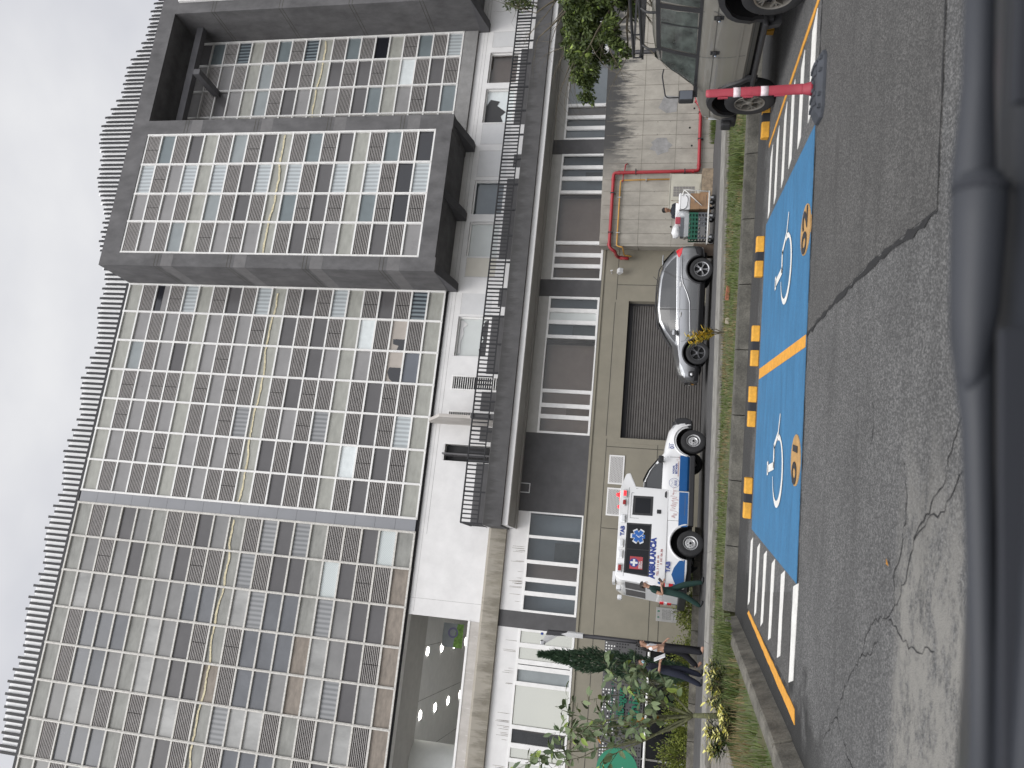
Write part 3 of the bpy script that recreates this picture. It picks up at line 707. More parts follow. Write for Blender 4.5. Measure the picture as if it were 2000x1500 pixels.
for a, b in ((5.16, 10.46), (11.15, 16.53), (17.18, 30)): up.box(a, b, YF-.01, YF+.2, ZH, 6.44)
bp(up, 'window_head', M['soffit_beam'])  # grey instead of white: the shade below the ledge is put into the colour
ul = MB().box(-14, -1.67, YF-.01, YF+.2, ZH, 6.72).box(-1.12, 2.31, YF-.01, YF+.2, ZH, 6.72)
ul.mat(1)
rp = random.Random(77)
for k in range(46):
    x = rp.choice((-6.2, -4.9, -4.4, -3.2, -2.4, -.6, -.2, .9))+rp.gauss(0, .14); h = rp.uniform(.12, .42)
    ul.prism([(x-.006, ZH+.03+rp.uniform(0, .2)), (x+.008, ZH+.03), (x+.004, ZH+.1+h), (x-.003, ZH+.1+h)], YF-.013, YF-.009, 'y')
bp(ul, 'window_head', [M['white_wall'], M['drip']])
# ---- brown beam on the left, ledge with railing on the right
bp(MB().prism([(YF-.14, 6.70), (YF-.14, 7.26), (YF-.04, 7.36), (YF+.3, 7.36), (YF+.3, 6.70)], -14, 1.60, 'x'), 'floor_beam', M['brown_beam'])
YL = 25.4
lg = MB().prism([(YL, 6.63), (YL, 7.25), (YL+.05, 7.28), (YF+.1, 7.28), (YF+.1, 6.63)], 1.60, 26, 'x'); bp(lg, 'ledge', M['ledge'])
bp(MB().box(1.66, 26, YL+.14, YF+.1, 6.43, 6.628), 'ledge_fascia', M['white_wall'])
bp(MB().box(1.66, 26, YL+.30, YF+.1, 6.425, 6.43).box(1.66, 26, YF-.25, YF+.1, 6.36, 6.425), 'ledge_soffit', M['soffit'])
rl = MB(); rl.box(1.62, 26, YL+.035, YL+.08, 8.01, 8.06).box(1.62, 26, YL+.04, YL+.075, 7.43, 7.47); x = 1.62
k = 0
while x < 24.5:
    if k % 7 == 0: rl.box(x-.03, x+.03, YL+.035, YL+.085, 7.27, 8.04)
    else: rl.box(x-.024, x+.024, YL+.045, YL+.07, 7.46, 8.03)
    x += .1515; k += 1
rl.box(1.60, 1.64, YL+.075, YF, 8.02, 8.06).box(1.605, 1.635, YL+.075, YF, 7.44, 7.468)
for j in range(1, 10): rl.box(1.61, 1.63, YL+.05+j*.155, YL+.07+j*.155, 7.46, 8.03)
bp(rl, 'railing', M['rail_black'])
# ---- white wall behind the ledge, with windows, vents, door
ww = MB(); YW = 27.06
cut = sorted([(-1.62, -14, 7.62, 10.0)], key=lambda c: c[0])
holes = [(-14.0, -1.62, 7.78, 9.98), (3.92, 4.58, 7.28, 9.42), (5.42, 5.82, 7.6, 9.42), (6.62, 7.2, 7.6, 9.42), (7.96, 9.57, 8.2, 9.46), (12.08, 13.6, 8.2, 9.46), (13.92, 15.45, 8.2, 9.46), (18.1, 19.72, 8.2, 9.46), (19.99, 21.49, 8.2, 9.46)]
xs = -14.0
for (a, b, z0, z1) in holes:
    if a > xs: ww.box(xs, a, YW, YW+.35, 7.2, 10.06)
    ww.box(a, b, YW, YW+.35, z1, 10.06)
    if z0 > 7.3: ww.box(a, b, YW, YW+.35, 7.2, z0)
    xs = b
ww.box(xs, 30, YW, YW+.35, 7.2, 10.06)
ww.mat(1)
ww.box(1.2, 30, YW-.003, YW+.01, 9.66, 9.672).box(-1.5, 30, YW-.003, YW+.01, 9.80, 9.808)
for a, b in ((9.66, 10.52), (11.21, 12.03), (15.59, 16.78), (17.08, 18.04), (21.74, 22.51)):
    ww.box(a, a+.012, YW-.003, YW+.01, 8.1, 9.42).box(b-.012, b, YW-.003, YW+.01, 8.1, 9.42).box(a, b, YW-.0035, YW+.01, 9.41, 9.42)
for x in (-1.05,): ww.box(x, x+.01, YW-.003, YW+.01, 7.3, 9.98)
ww.mat(2)      # dark painted wainscot under the windows
for a, b, z in ((7.3, 9.6, 8.12), (10.0, 10.75, 7.95), (11.98, 15.5, 8.12), (16.0, 16.6, 7.95), (17.98, 21.6, 8.12), (5.85, 6.6, 8.2), (1.7, 3.9, 8.1), (4.7, 5.25, 8.1)):
    ww.box(a, b, YW-.006, YW+.01, 7.28, z)
bp(ww, 'upper_wall', [M['white_wall'], M['white_joint'], M['dark_paint']])
pv = MB().quad((9.66, YW-.004, 8.2), (10.52, YW-.004, 8.2), (10.52, YW-.004, 9.40), (9.66, YW-.004, 9.40)); bp(pv, 'infill_panel', M['closed_panel'])
pv = MB().quad((11.23, YW-.004, 8.2), (12.02, YW-.004, 8.2), (12.02, YW-.004, 9.40), (11.23, YW-.004, 9.40)); bp(pv, 'infill_panel', M['cream_panel'])
for a, b in ((15.61, 16.76), (17.1, 18.02), (21.76, 22.5)):
    bp(MB().quad((a, YW-.004, 8.2), (b, YW-.004, 8.2), (b, YW-.004, 9.40), (a, YW-.004, 9.40)), 'infill_panel', M['closed_panel'])
for a, b, kd in ((7.96, 9.57, 'film_pane'), (12.08, 13.6, 'film_pane'), (13.92, 15.45, 'dark_glass'), (18.1, 19.72, 'pane_white'), (19.99, 21.49, 'warm_glass')):
    window_bay(a, b, 8.2, 9.46, kd, y=YW+.14, deep=.1, fw=.05)
# torn film on the broken window
bp(MB().prism([(9.45, 9.3), (9.45, 9.38), (8.1, 9.38), (8.12, 9.28), (8.6, 9.31), (8.9, 9.22), (9.15, 9.26), (9.3, 9.1)], YW+.178, YW+.182, 'y'), 'torn_film', M['white_wall'])
bp(MB().prism([(8.0, 8.26), (9.5, 8.26), (9.45, 8.42), (9.0, 8.5), (8.7, 8.4), (8.3, 8.55), (8.05, 8.5)], YW+.176, YW+.18, 'y'), 'broken_gap', M['interior_dark'])
bp(MB().prism([(18.15, 9.4), (18.15, 8.6), (18.5, 8.75), (18.7, 8.55), (19.0, 8.95), (19.2, 8.85), (19.3, 9.25), (19.0, 9.4)], YW+.176, YW+.18, 'y'), 'broken_gap', M['interior_dark'])
for a, b in ((5.42, 5.82), (6.62, 7.2)):
    v = MB(); v.box(a, a+.05, YW-.02, YW+.08, 7.6, 9.42).box(b-.05, b, YW-.02, YW+.08, 7.6, 9.42).box(a+.05, b-.05, YW-.02, YW+.08, 9.37, 9.42).box(a+.05, b-.05, YW-.02, YW+.08, 7.6, 7.65)
    v.mat(1).box(a, b, YW+.1, YW+.12, 7.6, 9.42).mat(0); z = 7.69
    while z < 9.34: v.prism([(YW+.0, z), (YW+.06, z+.035), (YW+.06, z+.045), (YW+.0, z+.01)], a+.05, b-.05, 'x'); z += .085
    bp(v, 'louvre_vent', [M['aluminium'], M['interior_dark']])
dr_ = MB().box(3.92, 4.58, YW+.3, YW+.34, 7.28, 9.42); dd = bp(dr_, 'doorway', M['interior_dark'])
bp(MB().box(4.54, 4.58, YW+.0, YW+.3, 7.28, 9.42).box(3.92, 4.54, YW+.01, YW+.3, 9.38, 9.42), 'door_frame', M['aluminium'], dd)
bp(MB().box(4.1, 4.16, YW-.35, YW+.28, 7.28, 9.36), 'door_leaf', M['pane_grey'], dd)
# white partition wall on the ledge
bp(MB().prism([(YW, 7.28), (YW, 10.02), (YW-.35, 10.02), (YL+.35, 9.35), (YL+.35, 8.0), (YL+.35, 7.28)], 5.28, 5.40, 'x'), 'partition', M['white_streak'])
bp(MB().box(5.26, 5.42, YL+.08, YL+.36, 7.28, 8.12), 'partition_foot', M['dark_paint'])
# ---- open lobby behind the left opening
lob = MB()
lob.box(-14, -1.6, YW+.36, 38, 10.04, 10.2).mat(1).box(-1.62, -1.5, YW+.35, 38, 7.2, 10.2).box(-14, -1.5, 38, 38.2, 7.2, 10.2).mat(2).box(-14, -1.62, YW+.36, 38, 7.2, 7.3)
lob.mat(3)
for x in (-2.9, -4.9, -6.9, -8.9): lob.box(x, x+.012, YW+.4, 37.9, 10.034, 10.045)
lob.mat(1).box(-14, -1.62, YW+.36, YW+2.6, 9.98, 10.036)
lobby = bp(lob, 'lobby', [M['interior'], M['soffit_beam'], M['interior'], M['joint']])
for x in (-3.12, -5.45, -7.8):
    for y in (30.3, 32.35, 34.4, 36.5):
        bp(MB().lathe([(.15, 10.02), (.16, 10.034)], 20, T=(x, y, 0)), 'downlight', M['lamp_disc'], lobby)
for x, y in ((-6.85, 29.9),): bp(MB().lathe([(.62, 7.3), (.62, 10.03)], 40, T=(x, y, 0)), 'round_column', M['interior_column'], lobby, auto=40)
sill = MB().box(-14, -1.64, YW-.02, YW+.35, 7.28, 7.70).mat(1).box(-14, -1.62, YW-.04, YW+.36, 7.70, 7.78)
bp(sill, 'lobby_parapet', [M['white_streak'], M['aluminium']])
gl = MB().box(-14, -1.62, YW+.2, YW+.206, 7.78, 9.98)
bn = MB().box(-2.84, -1.96, 29.99, 30.0, 8.62, 9.42); bo = bp(bn, 'lobby_banner', M['pane_pale'], lobby)
gc = [(-2.84, 8.62), (-1.96, 8.62), (-1.96, 8.86)] + [(-1.96-.88*k/8, 8.86+.12*math.sin(PI*k/8*.5)-.02*k/8) for k in range(1, 9)]
bp(MB().prism(gc, 29.98, 29.99, 'y'), 'banner_band', mat('banner_green', (.18, .34, .06), .6, var=.3, scale=9), lobby)
bp(MB().lathe([(.20, 0), (.20, .006), (.13, .006), (.13, 0)], 30, T=(-2.3, 29.985, 9.02), R=Matrix.Rotation(PI/2, 3, 'X'), close=True), 'banner_ring', mat('banner_violet', (.16, .15, .26), .6, var=0), lobby)

# ---- curtain walls: white grid with louvres, glass and spandrels
kinds = {'S': ('spandrel_panel', 'spandrel'), 's': ('spandrel_panel', 'spandrel_warm'), 'G': ('glass_pane', 'pane_grey'), 'M': ('glass_pane', 'pane_mid'), 'P': ('glass_pane', 'pane_pale'), 'B': ('glass_pane', 'pane_blue'),
         'T': ('glass_pane', 'pane_teal'), 'W': ('glass_pane', 'pane_blind'), 'w': ('glass_pane', 'pane_white'), 'X': ('glass_pane', 'pane_scratch'), 'D': ('glass_pane', 'pane_black'), 'd': ('glass_pane', 'pane_blind_dark'),
         'C': ('glass_pane', 'pane_column'), 'K': ('glass_pane', 'pane_beige'), 'H': ('glass_pane', 'pane_mid'), 'L': ('louvre', 'louvre_blade')}
allp = []
rp = random.Random(21)
def panel_mb(kind, x0, x1, z0, z1, y):
    mb = MB(); g_ = .006
    if kind == 'L':
        n = 9; h = (z1-z0)/n
        mb.mat(1).quad((x0, y+.06, z0), (x1, y+.06, z0), (x1, y+.06, z1), (x0, y+.06, z1)).mat(0)
        for i in range(n):
            z = z0 + h*(i+.08); mb.quad((x0, y+.012, z), (x1, y+.012, z), (x1, y+.0, z+h*.40), (x0, y+.0, z+h*.40)); mb.quad((x0, y+.0, z+h*.40), (x1, y+.0, z+h*.40), (x1, y+.05, z+h*.62), (x0, y+.05, z+h*.62))
        if rp.random() < .4: xm = (x0+x1)/2; mb.mat(1).quad((xm-.01, y-.002, z0), (xm+.01, y-.002, z0), (xm+.01, y-.002, z1), (xm-.01, y-.002, z1)).mat(0)
    else:
        a, b = rp.uniform(-.006, .006), rp.uniform(-.008, .008); y0 = y+.03
        mb.quad((x0, y0-a-b, z0), (x1, y0+a-b, z0), (x1, y0+a+b, z1), (x0, y0-a+b, z1))
    if kind == 'H' or (kind == 'd' and z1-z0 > 0 and rp.random() < .0):
        mb.m = 1; mb.quad((x0, y+.02, (z0+z1)/2), (x1, y+.02, (z0+z1)/2), (x1, y+.02, z1), (x0, y+.02, z1))
    return mb
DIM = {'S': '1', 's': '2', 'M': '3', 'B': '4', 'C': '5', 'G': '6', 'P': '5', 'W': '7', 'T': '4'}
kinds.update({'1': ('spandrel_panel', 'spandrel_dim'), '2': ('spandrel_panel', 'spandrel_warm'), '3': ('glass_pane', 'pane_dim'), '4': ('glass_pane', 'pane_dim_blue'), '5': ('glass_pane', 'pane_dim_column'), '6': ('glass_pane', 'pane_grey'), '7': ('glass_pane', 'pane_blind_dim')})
def curtain(name, xs, cols, ztop, zbot, y, frame='aluminium', dim=False):
    nrow = len(cols[0]); dz = (ztop-zbot)/nrow; mb = MB(); x0, x1 = min(xs), max(xs)
    for x in xs:
        mb.box(x-.04, x+.04, y-.05, y+.07, zbot-.04, ztop+.04)
        mb.box(x-.014, x+.014, y-.075, y-.05, zbot, ztop)
    ss = sorted(xs)
    for i in range(nrow+1):
        z = ztop-i*dz
        for a, b in zip(ss[:-1], ss[1:]): mb.box(a+.04, b-.04, y-.035, y+.07, z-.033, z+.033)
    fo = bp(mb, name, M[frame])
    for c, col in enumerate(cols):
        a, b = sorted((xs[c], xs[c+1]))
        for r, kd in enumerate(col):
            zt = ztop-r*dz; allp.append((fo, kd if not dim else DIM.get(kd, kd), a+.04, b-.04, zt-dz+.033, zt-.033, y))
    return fo
R_ = ['SLHLWSLGLWSLGLWSLGLdS', 'SMLMLSMLMLSGLGLSwLKLS', 'SPLMGSMLMMSMLGMSMLKBS', 'SLMLLSLMLLSLGLLSLGLLS', 'SLMLMSLML7SLML7SLGLWS', 'SMLMLSMLMLSGLGLSwLGLS', 'SLMLLSLMLLSLGLLSLGLLS']
curtain('curtain_wall', [10.52, 9.28, 8.0, 6.73, 5.48, 4.21, 2.94, 1.70], R_, 24.12, 10.08, YF-.05)
L_ = ['SLMGMSLLGMSLWGWSLLGXS', 'SMLMGSMGLLSWLGGSXGLLs', 'SPMMMSMMBBSCWBBSWMGGs', 'SLBBBSCMGLSLBBBsCMGLs', 'SLBBMSCMGGsLBBMsCWGMs', 'SMCMLSLMCLSWCCLSLMCLs', 'SLBBBSLMGLSLTBBSLGGLS', 'SMLMGSMGLLSWLGGSXGLLS']
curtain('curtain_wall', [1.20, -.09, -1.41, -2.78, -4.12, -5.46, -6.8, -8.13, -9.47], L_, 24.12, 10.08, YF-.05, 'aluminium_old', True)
bd = MB(); z = 10.08
for i in range(18): bd.box(1.24, 1.66, YF-.07, YF+.1, z+.004, z+.78-.004); z += .78
bp(bd, 'band_panel', M['band_panel'])
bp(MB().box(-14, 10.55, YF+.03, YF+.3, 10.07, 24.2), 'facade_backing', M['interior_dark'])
bp(MB().box(-14, 10.55, YF-.02, YF+.2, 9.985, 10.06), 'shadow_strip', M['hole_dark'])  # solid dark strip stands in for the shadow below the glazing
bp(MB().box(-14, 10.55, YF-.06, YF+.3, 24.17, 24.30), 'roof_edge', M['fin'])
# projecting box with its own grid
YB = 25.0
X0, X1, X2, X3 = 10.55, 17.13, 22.5, 29.0
bx = MB(); TH = 24.15
bx.box(X0, 11.10, YB, YF+.3, 9.98, TH).box(16.50, X1, YB, YF+.3, 10.0, TH)                # side walls
bx.box(11.10, 16.50, YB, YF+.3, 23.33, TH).box(11.10, 16.50, YB, YF+.3, 10.02, 10.66)       # head and foot
bx.box(X1, X2, YB, YF+.3, 23.42, TH-.005)                                                   # head of the recess
bx.box(X2, X3, YB+.005, YF+.3, 10.0, TH)                                                    # second box at the right
bx.mat(2)
for z in (12.0, 12.14, 15.1, 15.24, 18.3, 18.44, 21.5, 21.64): bx.box(X0-.003, X0+.01, YB+.01, YF, z-.012, z+.012); bx.box(X2-.003, X2+.01, YB+.02, YF, z-.012, z+.012); bx.box(X0+.003, 11.09, YB-.003, YB+.01, z-.012, z+.012); bx.box(16.52, X1-.003, YB-.003, YB+.01, z-.012, z+.012); bx.box(X2+.01, X3, YB+.002, YB+.02, z-.012, z+.012)
bx.mat(1)
for z0 in (11.35, 14.45, 17.65, 20.85): bx.box(X0-.002, X0+.01, YB+.01, YF, z0, z0+.5); bx.box(16.52, X1-.003, YB-.002, YB+.01, z0, z0+.5); bx.box(X0+.003, 11.09, YB-.002, YB+.01, z0, z0+.5)
bp(bx, 'concrete_box', [M['box_concrete'], M['box_patch'], M['joint']])
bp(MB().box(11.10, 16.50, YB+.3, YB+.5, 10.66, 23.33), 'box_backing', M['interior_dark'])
cols1 = [c[::-1] for c in []]
T_ = 'LMLPSLMLMSLGLMSLGLM'; R1 = 'MLMLSPLGLSTLGLSTLDL'; Q_ = 'WLMWSWLGWSWLGWSWLDW'; P_ = 'LTLGSLPLGSLTLGSLTLD'
curtain('curtain_wall', [11.14, 12.5, 13.74, 15.08, 16.46], [T_, R1, Q_, P_], 23.29, 10.70, YB+.06)
U_ = 'GTLdSLTLdSLTLDSLTLW'; V_ = 'MLMLSPLGLSGLGLSwLGL'; Z_ = 'MLGMSPLGMSMLGTSMLGT'; Y_ = 'LMLPSLMLMSLGLMSLGLM'
curtain('curtain_wall', [17.24, 18.54, 19.9, 21.26, 22.46], [Y_, Z_, V_, U_], 23.36, 10.72, YF-.05)
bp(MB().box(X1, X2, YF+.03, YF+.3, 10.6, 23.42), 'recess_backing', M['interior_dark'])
bp(MB().prism([(YF-.08, 10.07), (YF-.08, 10.66), (YF+.3, 10.68), (YF+.3, 10.07)], X1, X2, 'x'), 'recess_sill', M['sill_concrete'])
# tapered brackets under the boxes
for xa in (10.56, 13.6, 16.72):
    bp(MB().prism([(YB+.1, 10.0), (YF+.05, 10.0), (YF+.05, 9.62), (YF-.25, 9.62)], xa, xa+.34, 'x'), 'bracket', M['box_side'])
bp(MB().prism([(YB+.1, 9.999), (YF+.05, 9.999), (YF+.05, 9.60), (YF-.2, 9.60)], 22.5, 22.9, 'x'), 'bracket', M['box_side'])
bp(MB().box(X1, X2, YF-1.1, YF-.8, 22.6, 22.9).box(19.6, 19.85, YB+.3, YF-.12, 21.8, 22.1), 'recess_beam', M['box_side'])
curtain('curtain_wall', [23.1, 24.4, 25.7], [P_, Q_], 23.3, 10.7, YB-.05)
# hundred largest panels of each kind one by one, the rest of that kind in one mesh
CAM0 = Vector((0, 0, 1.38))
bykind = {}
for p in allp:
    c = Vector(((p[2]+p[3])/2, p[6], (p[4]+p[5])/2)); d = c-CAM0
    vis = -10.5 < c.x < 23.5 and not (c.x < -6.9-(c.z-10)*.15)
    sz = (p[3]-p[2])*(p[5]-p[4])/d.length_squared*(abs(d.y)/d.length)*(1 if vis else .2)
    bykind.setdefault(kinds[p[1]][0], []).append((sz, p))
for nm, lst in bykind.items():
    lst.sort(key=lambda q: -q[0])
    rest = {}
    for i, (sz, (fo, kd, x0, x1, z0, z1, y)) in enumerate(lst):
        mb = panel_mb(kd, x0, x1, z0, z1, y); mk = kinds[kd][1]
        ms = [M[mk], M['louvre_back']] if kd == 'L' else [M[mk], M['pane_black']]
        if i < 100: bp(mb, nm, ms, fo)
        else: rest.setdefault(mk, (ms, []))[1].append(mb)
    allm = []; mbs = []
    for mk, (ms, l) in rest.items():
        o = len(allm); allm += ms
        for mb in l:
            mb.mi = [q+o for q in mb.mi]; mbs.append(mb)
    if mbs:
        o = bp(join(*mbs), {'louvre': 'louvres', 'glass_pane': 'glass_panes', 'spandrel_panel': 'spandrel_panels'}[nm], allm); o['kind'] = 'stuff'
# smashed panes, sticks and the foam line in the spandrel row
for pts, y in (([(7.35, 11.5), (7.35, 11.95), (7.15, 12.0), (6.9, 11.9), (6.78, 11.75), (6.78, 11.45), (7.0, 11.4)], YF-.03), ([(8.5, 11.45), (8.5, 11.95), (8.3, 11.93), (8.24, 11.7), (8.06, 11.75), (8.06, 11.45)], YF-.03)):
    bp(MB().prism(pts, y-.012, y-.008, 'y'), 'smashed_hole', M['pane_black'])
def foam(x0, x1, z, y):
    P = []; x = x0
    while x < x1: zz = z+.05*math.sin(x*1.7)+.02*math.sin(x*5.1)+rp.uniform(-.012, .012); P.append((x, zz-rp.uniform(.022, .05), zz+rp.uniform(.022, .05))); x += rp.uniform(.07, .16)
    mb = MB(); n = len(P)
    mb.add([(a, y, b) for a, b, c in P]+[(a, y, c) for a, b, c in P], [(k, k+1, n+k+1, n+k) for k in range(n-1)]); return mb
for q in ((-9.4, 1.1, 17.25, YF-.045), (1.75, 10.4, 17.22, YF-.045), (11.2, 16.4, 17.0, YB+.06), (17.3, 22.4, 17.1, YF-.045)): bp(foam(*q), 'sealant_line', M['foam'])
# roof fins, in a rising and falling line
def fin_top(x):
    tri = abs(((x+9.0)/3.05) % 1.0 - .5)*2
    base = 25.30 + .34*(tri-.5)
    if x > 9: base += min(1, (x-9)/8.5)**1.2*2.35
    if x > 17.5: base -= min(1, (x-17.5)/7)*1.25
    return base
xs_ = []; x = -8.6
while x < 26: xs_.append(x); x += .2225
xs_ = [x for x in xs_ if -8.3 < x < 25.6]
extra = xs_[100:]; exm = MB()
scr = MB()
for x0, x1 in zip(xs_[:-1], xs_[1:]):
    h = fin_top(round(x1/.445)*.445)-.04; scr.box(x0, x1, YF+.12, YF+.15, 24.2, h)
bp(scr, 'fin_backing', M['backing_white'])  # white sheet added behind the fins to whiten the gaps between them
for i, x in enumerate(xs_):
    h = fin_top(round(x/.445)*.445)+(.05 if i % 2 else -.04); y = YF+.02+(0 if i % 2 else .03)
    prof = [(y, 24.2), (y+.04, 24.2), (y+.04, h), (y+.03, h), (y, h-.20)]
    a, b = x-.047, x+.047
    if i < 100: bp(MB().prism(prof, a, b, 'x'), 'roof_fin', M['fin'])
    else: exm.prism(prof, a, b, 'x')
if exm.v: o = bp(exm, 'roof_fins', M['fin']); o['kind'] = 'stuff'
bp(MB().box(-14, 29, YF+.35, 40, 23.9, 24.2), 'roof', M['dark_paint'])
bp(MB().box(-14, 29, 39.8, 40.0, 0, 24.2).box(-14.2, -14, YF, 40, 0, 24.2).box(29, 29.2, YF, 40, 0, 24.2).box(-1.4, 29, YF+.5, YF+.6, 0, 24.0), 'rear_wall', M['white_wall'])
# mesh vents beside the garage door
for (a, b) in ((3.49, 4.52), (2.39, 3.36)):
    v = MB().box(a, b, YF-.035, YF-.004, 2.74, 3.28); vo = bp(v, 'wall_vent', M['aluminium'])
    q = MB().box(a+.045, b-.045, YF-.037, YF-.03, 2.785, 3.235).mat(1)
    for i in range(9):
        for j in range(15):
            xx = a+.075+j*.061+(.03 if i % 2 else 0); zz = 2.81+i*.049
            if xx+.04 < b-.05: q.box(xx, xx+.034, YF-.0385, YF-.036, zz, zz+.02)
    bp(q, 'vent_mesh', [M['mesh_vent'], M['mesh_hole']], vo)
# ------------------------------------------------------------------ concrete wall, pipes, cabinet, lamps, signs
cw = MB().prism([(5.28, 28.3), (5.30, 29.3), (22, 33), (22, 28.3)], 0, 4.12); cw.mat(1)
for s_ in (5.36, 5.75, 6.25, 6.78, 7.3, 7.72, 8.32, 8.85, 9.36, 9.88, 10.12, 10.65, 11.2, 11.75, 12.3): cw.box(s_-.006, s_+.006, 28.296, 28.31, .1, 4.05)
for z_ in (1.52, 2.72): cw.box(5.3, 21.9, 28.2965, 28.31, z_-.006, z_+.006)
cw.mat(2)
for s_ in (5.75, 6.25, 6.78, 7.3, 8.32, 8.85, 9.36, 9.88, 10.65):
    for z_ in (.95, 1.3, 1.75, 2.2, 2.9, 3.3):
        if random.random() < .7: cw.lathe([(.018, 0), (.02, .004)], 8, T=(s_+random.uniform(-.05, .05), 28.298, z_), R=Matrix.Rotation(PI/2, 3, 'X'))
cw.mat(3)
for s_, z_ in ((6.0, 1.55), (8.95, .95), (9.6, 1.05), (10.3, .92), (8.05, 1.05)): cw.lathe([(.035, 0), (.035, .004)], 12, T=(s_, 28.297, z_), R=Matrix.Rotation(PI/2, 3, 'X'))
cw.mat(4).prism([(8.95+.30*math.cos(2*PI*k/13)*(1+.2*math.sin(k*2.3)), 2.05+.36*math.sin(2*PI*k/13)*(1+.2*math.cos(k*3.1))) for k in range(13)], 28.294, 28.31, 'y')
cw.prism([(10.2, 1.55), (10.75, 1.5), (10.8, 2.0), (10.35, 2.2), (10.15, 1.9)], 28.2945, 28.31, 'y')
cw.mat(1).box(5.275, 5.29, 28.3, 29.2, 2.70, 2.715)
cwo = cw.build('concrete_wall', [M['raw_concrete'], M['form_joint'], M['raw_side'], M['hole_dark'], M['patch']]); cwo.rotation_euler = (0, 0, -ANG)
tag(cwo, 'board marked raw concrete wall with black stains running down from its top, carrying the red pipe', 'wall')
def rthing(name, label, cat, s, t, z=0, group=None, kind=None): return thing(name, label, cat, W(s, t, z), -ANG, group, kind)
pr = rthing('fire_pipe', 'red fire water pipe bent round the concrete wall with black clamps', 'pipe', 8, 28.2, .0)
o_ = (8, 28.2, 0)
def rnd_path(pts, r=.12, n=5):
    P = [Vector(p) for p in pts]; out = [P[0]]
    for i in range(1, len(P)-1):
        a = (P[i-1]-P[i]); b = (P[i+1]-P[i]); k = min(r, a.length*.45, b.length*.45); a = P[i]+a.normalized()*k; b = P[i]+b.normalized()*k
        for j in range(n+1): f = j/n; out.append(a*(1-f)**2+P[i]*2*f*(1-f)+b*f*f)
    return out+[P[-1]]
tb = 28.17
red = rnd_path([(13, tb, .97), (10.47, tb, .84), (10.33, tb, .70), (8.0, tb, .66), (7.94, tb, 3.70), (5.2, tb, 3.74), (5.06, tb+.05, 3.52), (5.0, 28.75, 3.50), (4.96, 28.95, 3.42), (4.92, 28.85, 3.05)])
MB().tube(red, .062, 10).build('pipe_run', M['red_pipe'], pr, off=o_, smooth=True)
br = MB().tube(rnd_path([(7.92, tb, 3.32), (8.25, tb, 3.28), (8.30, tb+.1, 3.22)], .05), .024, 8).tube([(7.92, tb, 3.34), (7.6, tb, 3.36)], .02, 8); br.build('branch_pipe', M['red_pipe'], pr, off=o_, smooth=True)
fl = MB()
for p, q in (((7.985, tb, .86), (0, 0, 1)), ((7.95, tb, 3.5), (0, 0, 1)), ((7.7, tb, 3.705), (1, 0, 0)), ((8.2, tb, .665), (1, 0, 0)), ((10.3, tb, .71), (1, 0, 0)), ((10.5, tb, .85), (1, 0, 0)), ((5.3, tb, 3.74), (1, 0, 0)), ((4.95, 28.93, 3.32), (0, 0, 1))):
    p = Vector(p); q = Vector(q)*.035; fl.tube([p-q, p+q], .076, 12)
fl.build('pipe_coupling', M['red_pipe'], pr, off=o_)
cl = MB()
for p in ((7.2, tb, 3.71), (5.75, tb, 3.735)): cl.box(p[0]-.018, p[0]+.018, p[1]-.075, p[1]+.13, p[2]-.10, p[2]+.075)
for p in ((7.97, tb, 1.15), (7.975, tb, 2.9)): cl.box(p[0]-.075, p[0]+.10, p[1]-.07, p[1]+.13, p[2]-.018, p[2]+.018)
for p in ((9.15, tb, .685), (10.1, tb, .70)): cl.box(p[0]-.015, p[0]+.015, p[1]-.07, p[1]+.13, p[2]-.13, p[2]+.07)
cl.build('pipe_clamp', M['clamp'], pr, off=o_)
py_ = rthing('gas_pipe', 'thin yellow gas pipe rising from the beige cabinet on the concrete wall', 'pipe', 7.7, 28.2)
oy = (7.7, 28.2, 0)
MB().tube(rnd_path([(7.72, 28.22, 1.6), (7.68, 28.22, 3.44), (5.27, 28.22, 3.47), (5.22, 28.22, 3.25), (5.05, 28.9, 3.22), (5.0, 28.9, 2.95)], .06), .026, 8).build('pipe_run', M['yellow_pipe'], py_, off=oy, smooth=True)
cl = MB()
for x in (7.05, 5.75): cl.box(x-.012, x+.012, 28.17, 28.3, 3.38, 3.52)
cl.box(7.64, 7.76, 28.17, 28.3, 2.5, 2.524); cl.build('pipe_clamp', M['galvanised'], py_, off=oy)
cb = rthing('meter_cabinet', 'beige metal cabinet with a mesh door and rusty edges below the yellow pipe', 'cabinet', 7.18, 28.1, .17)
oc = (7.18, 28.1, .17)
MB().bbox(6.55, 7.82, 27.92, 28.29, .55, 1.64, .012).mat(1).box(6.54, 6.57, 27.90, 28.29, .55, 1.66).box(6.54, 7.83, 27.90, 28.29, 1.64, 1.665).build('cabinet_body', [M['cabinet'], M['cabinet']], cb, off=oc)
MB().bbox(6.86, 7.50, 27.895, 27.92, .60, 1.58, .006).build('cabinet_door', M['cabinet'], cb, off=oc)
MB().bbox(6.57, 6.84, 27.897, 27.92, .60, 1.58, .006).build('cabinet_door', M['cabinet'], cb, off=oc)
gm = MB().box(7.0, 7.36, 27.888, 27.896, .78, 1.52).mat(1)
for i in range(1, 7): gm.box(7.0, 7.36, 27.886, 27.889, .78+i*.106-.003, .78+i*.106+.003)
for i in range(1, 4): gm.box(7.0+i*.09-.003, 7.0+i*.09+.003, 27.886, 27.889, .78, 1.52)
gm.build('door_mesh', [M['mesh_hole'], M['cabinet']], cb, off=oc)
ru = MB()
for z_ in (.62, .9, 1.25, 1.5): ru.box(6.845, 6.86, 27.893, 27.9, z_, z_+.09)
ru.box(7.83, 7.836, 27.92, 28.2, .55, .8); ru.build('rust_patch', M['rust'], cb, off=oc)
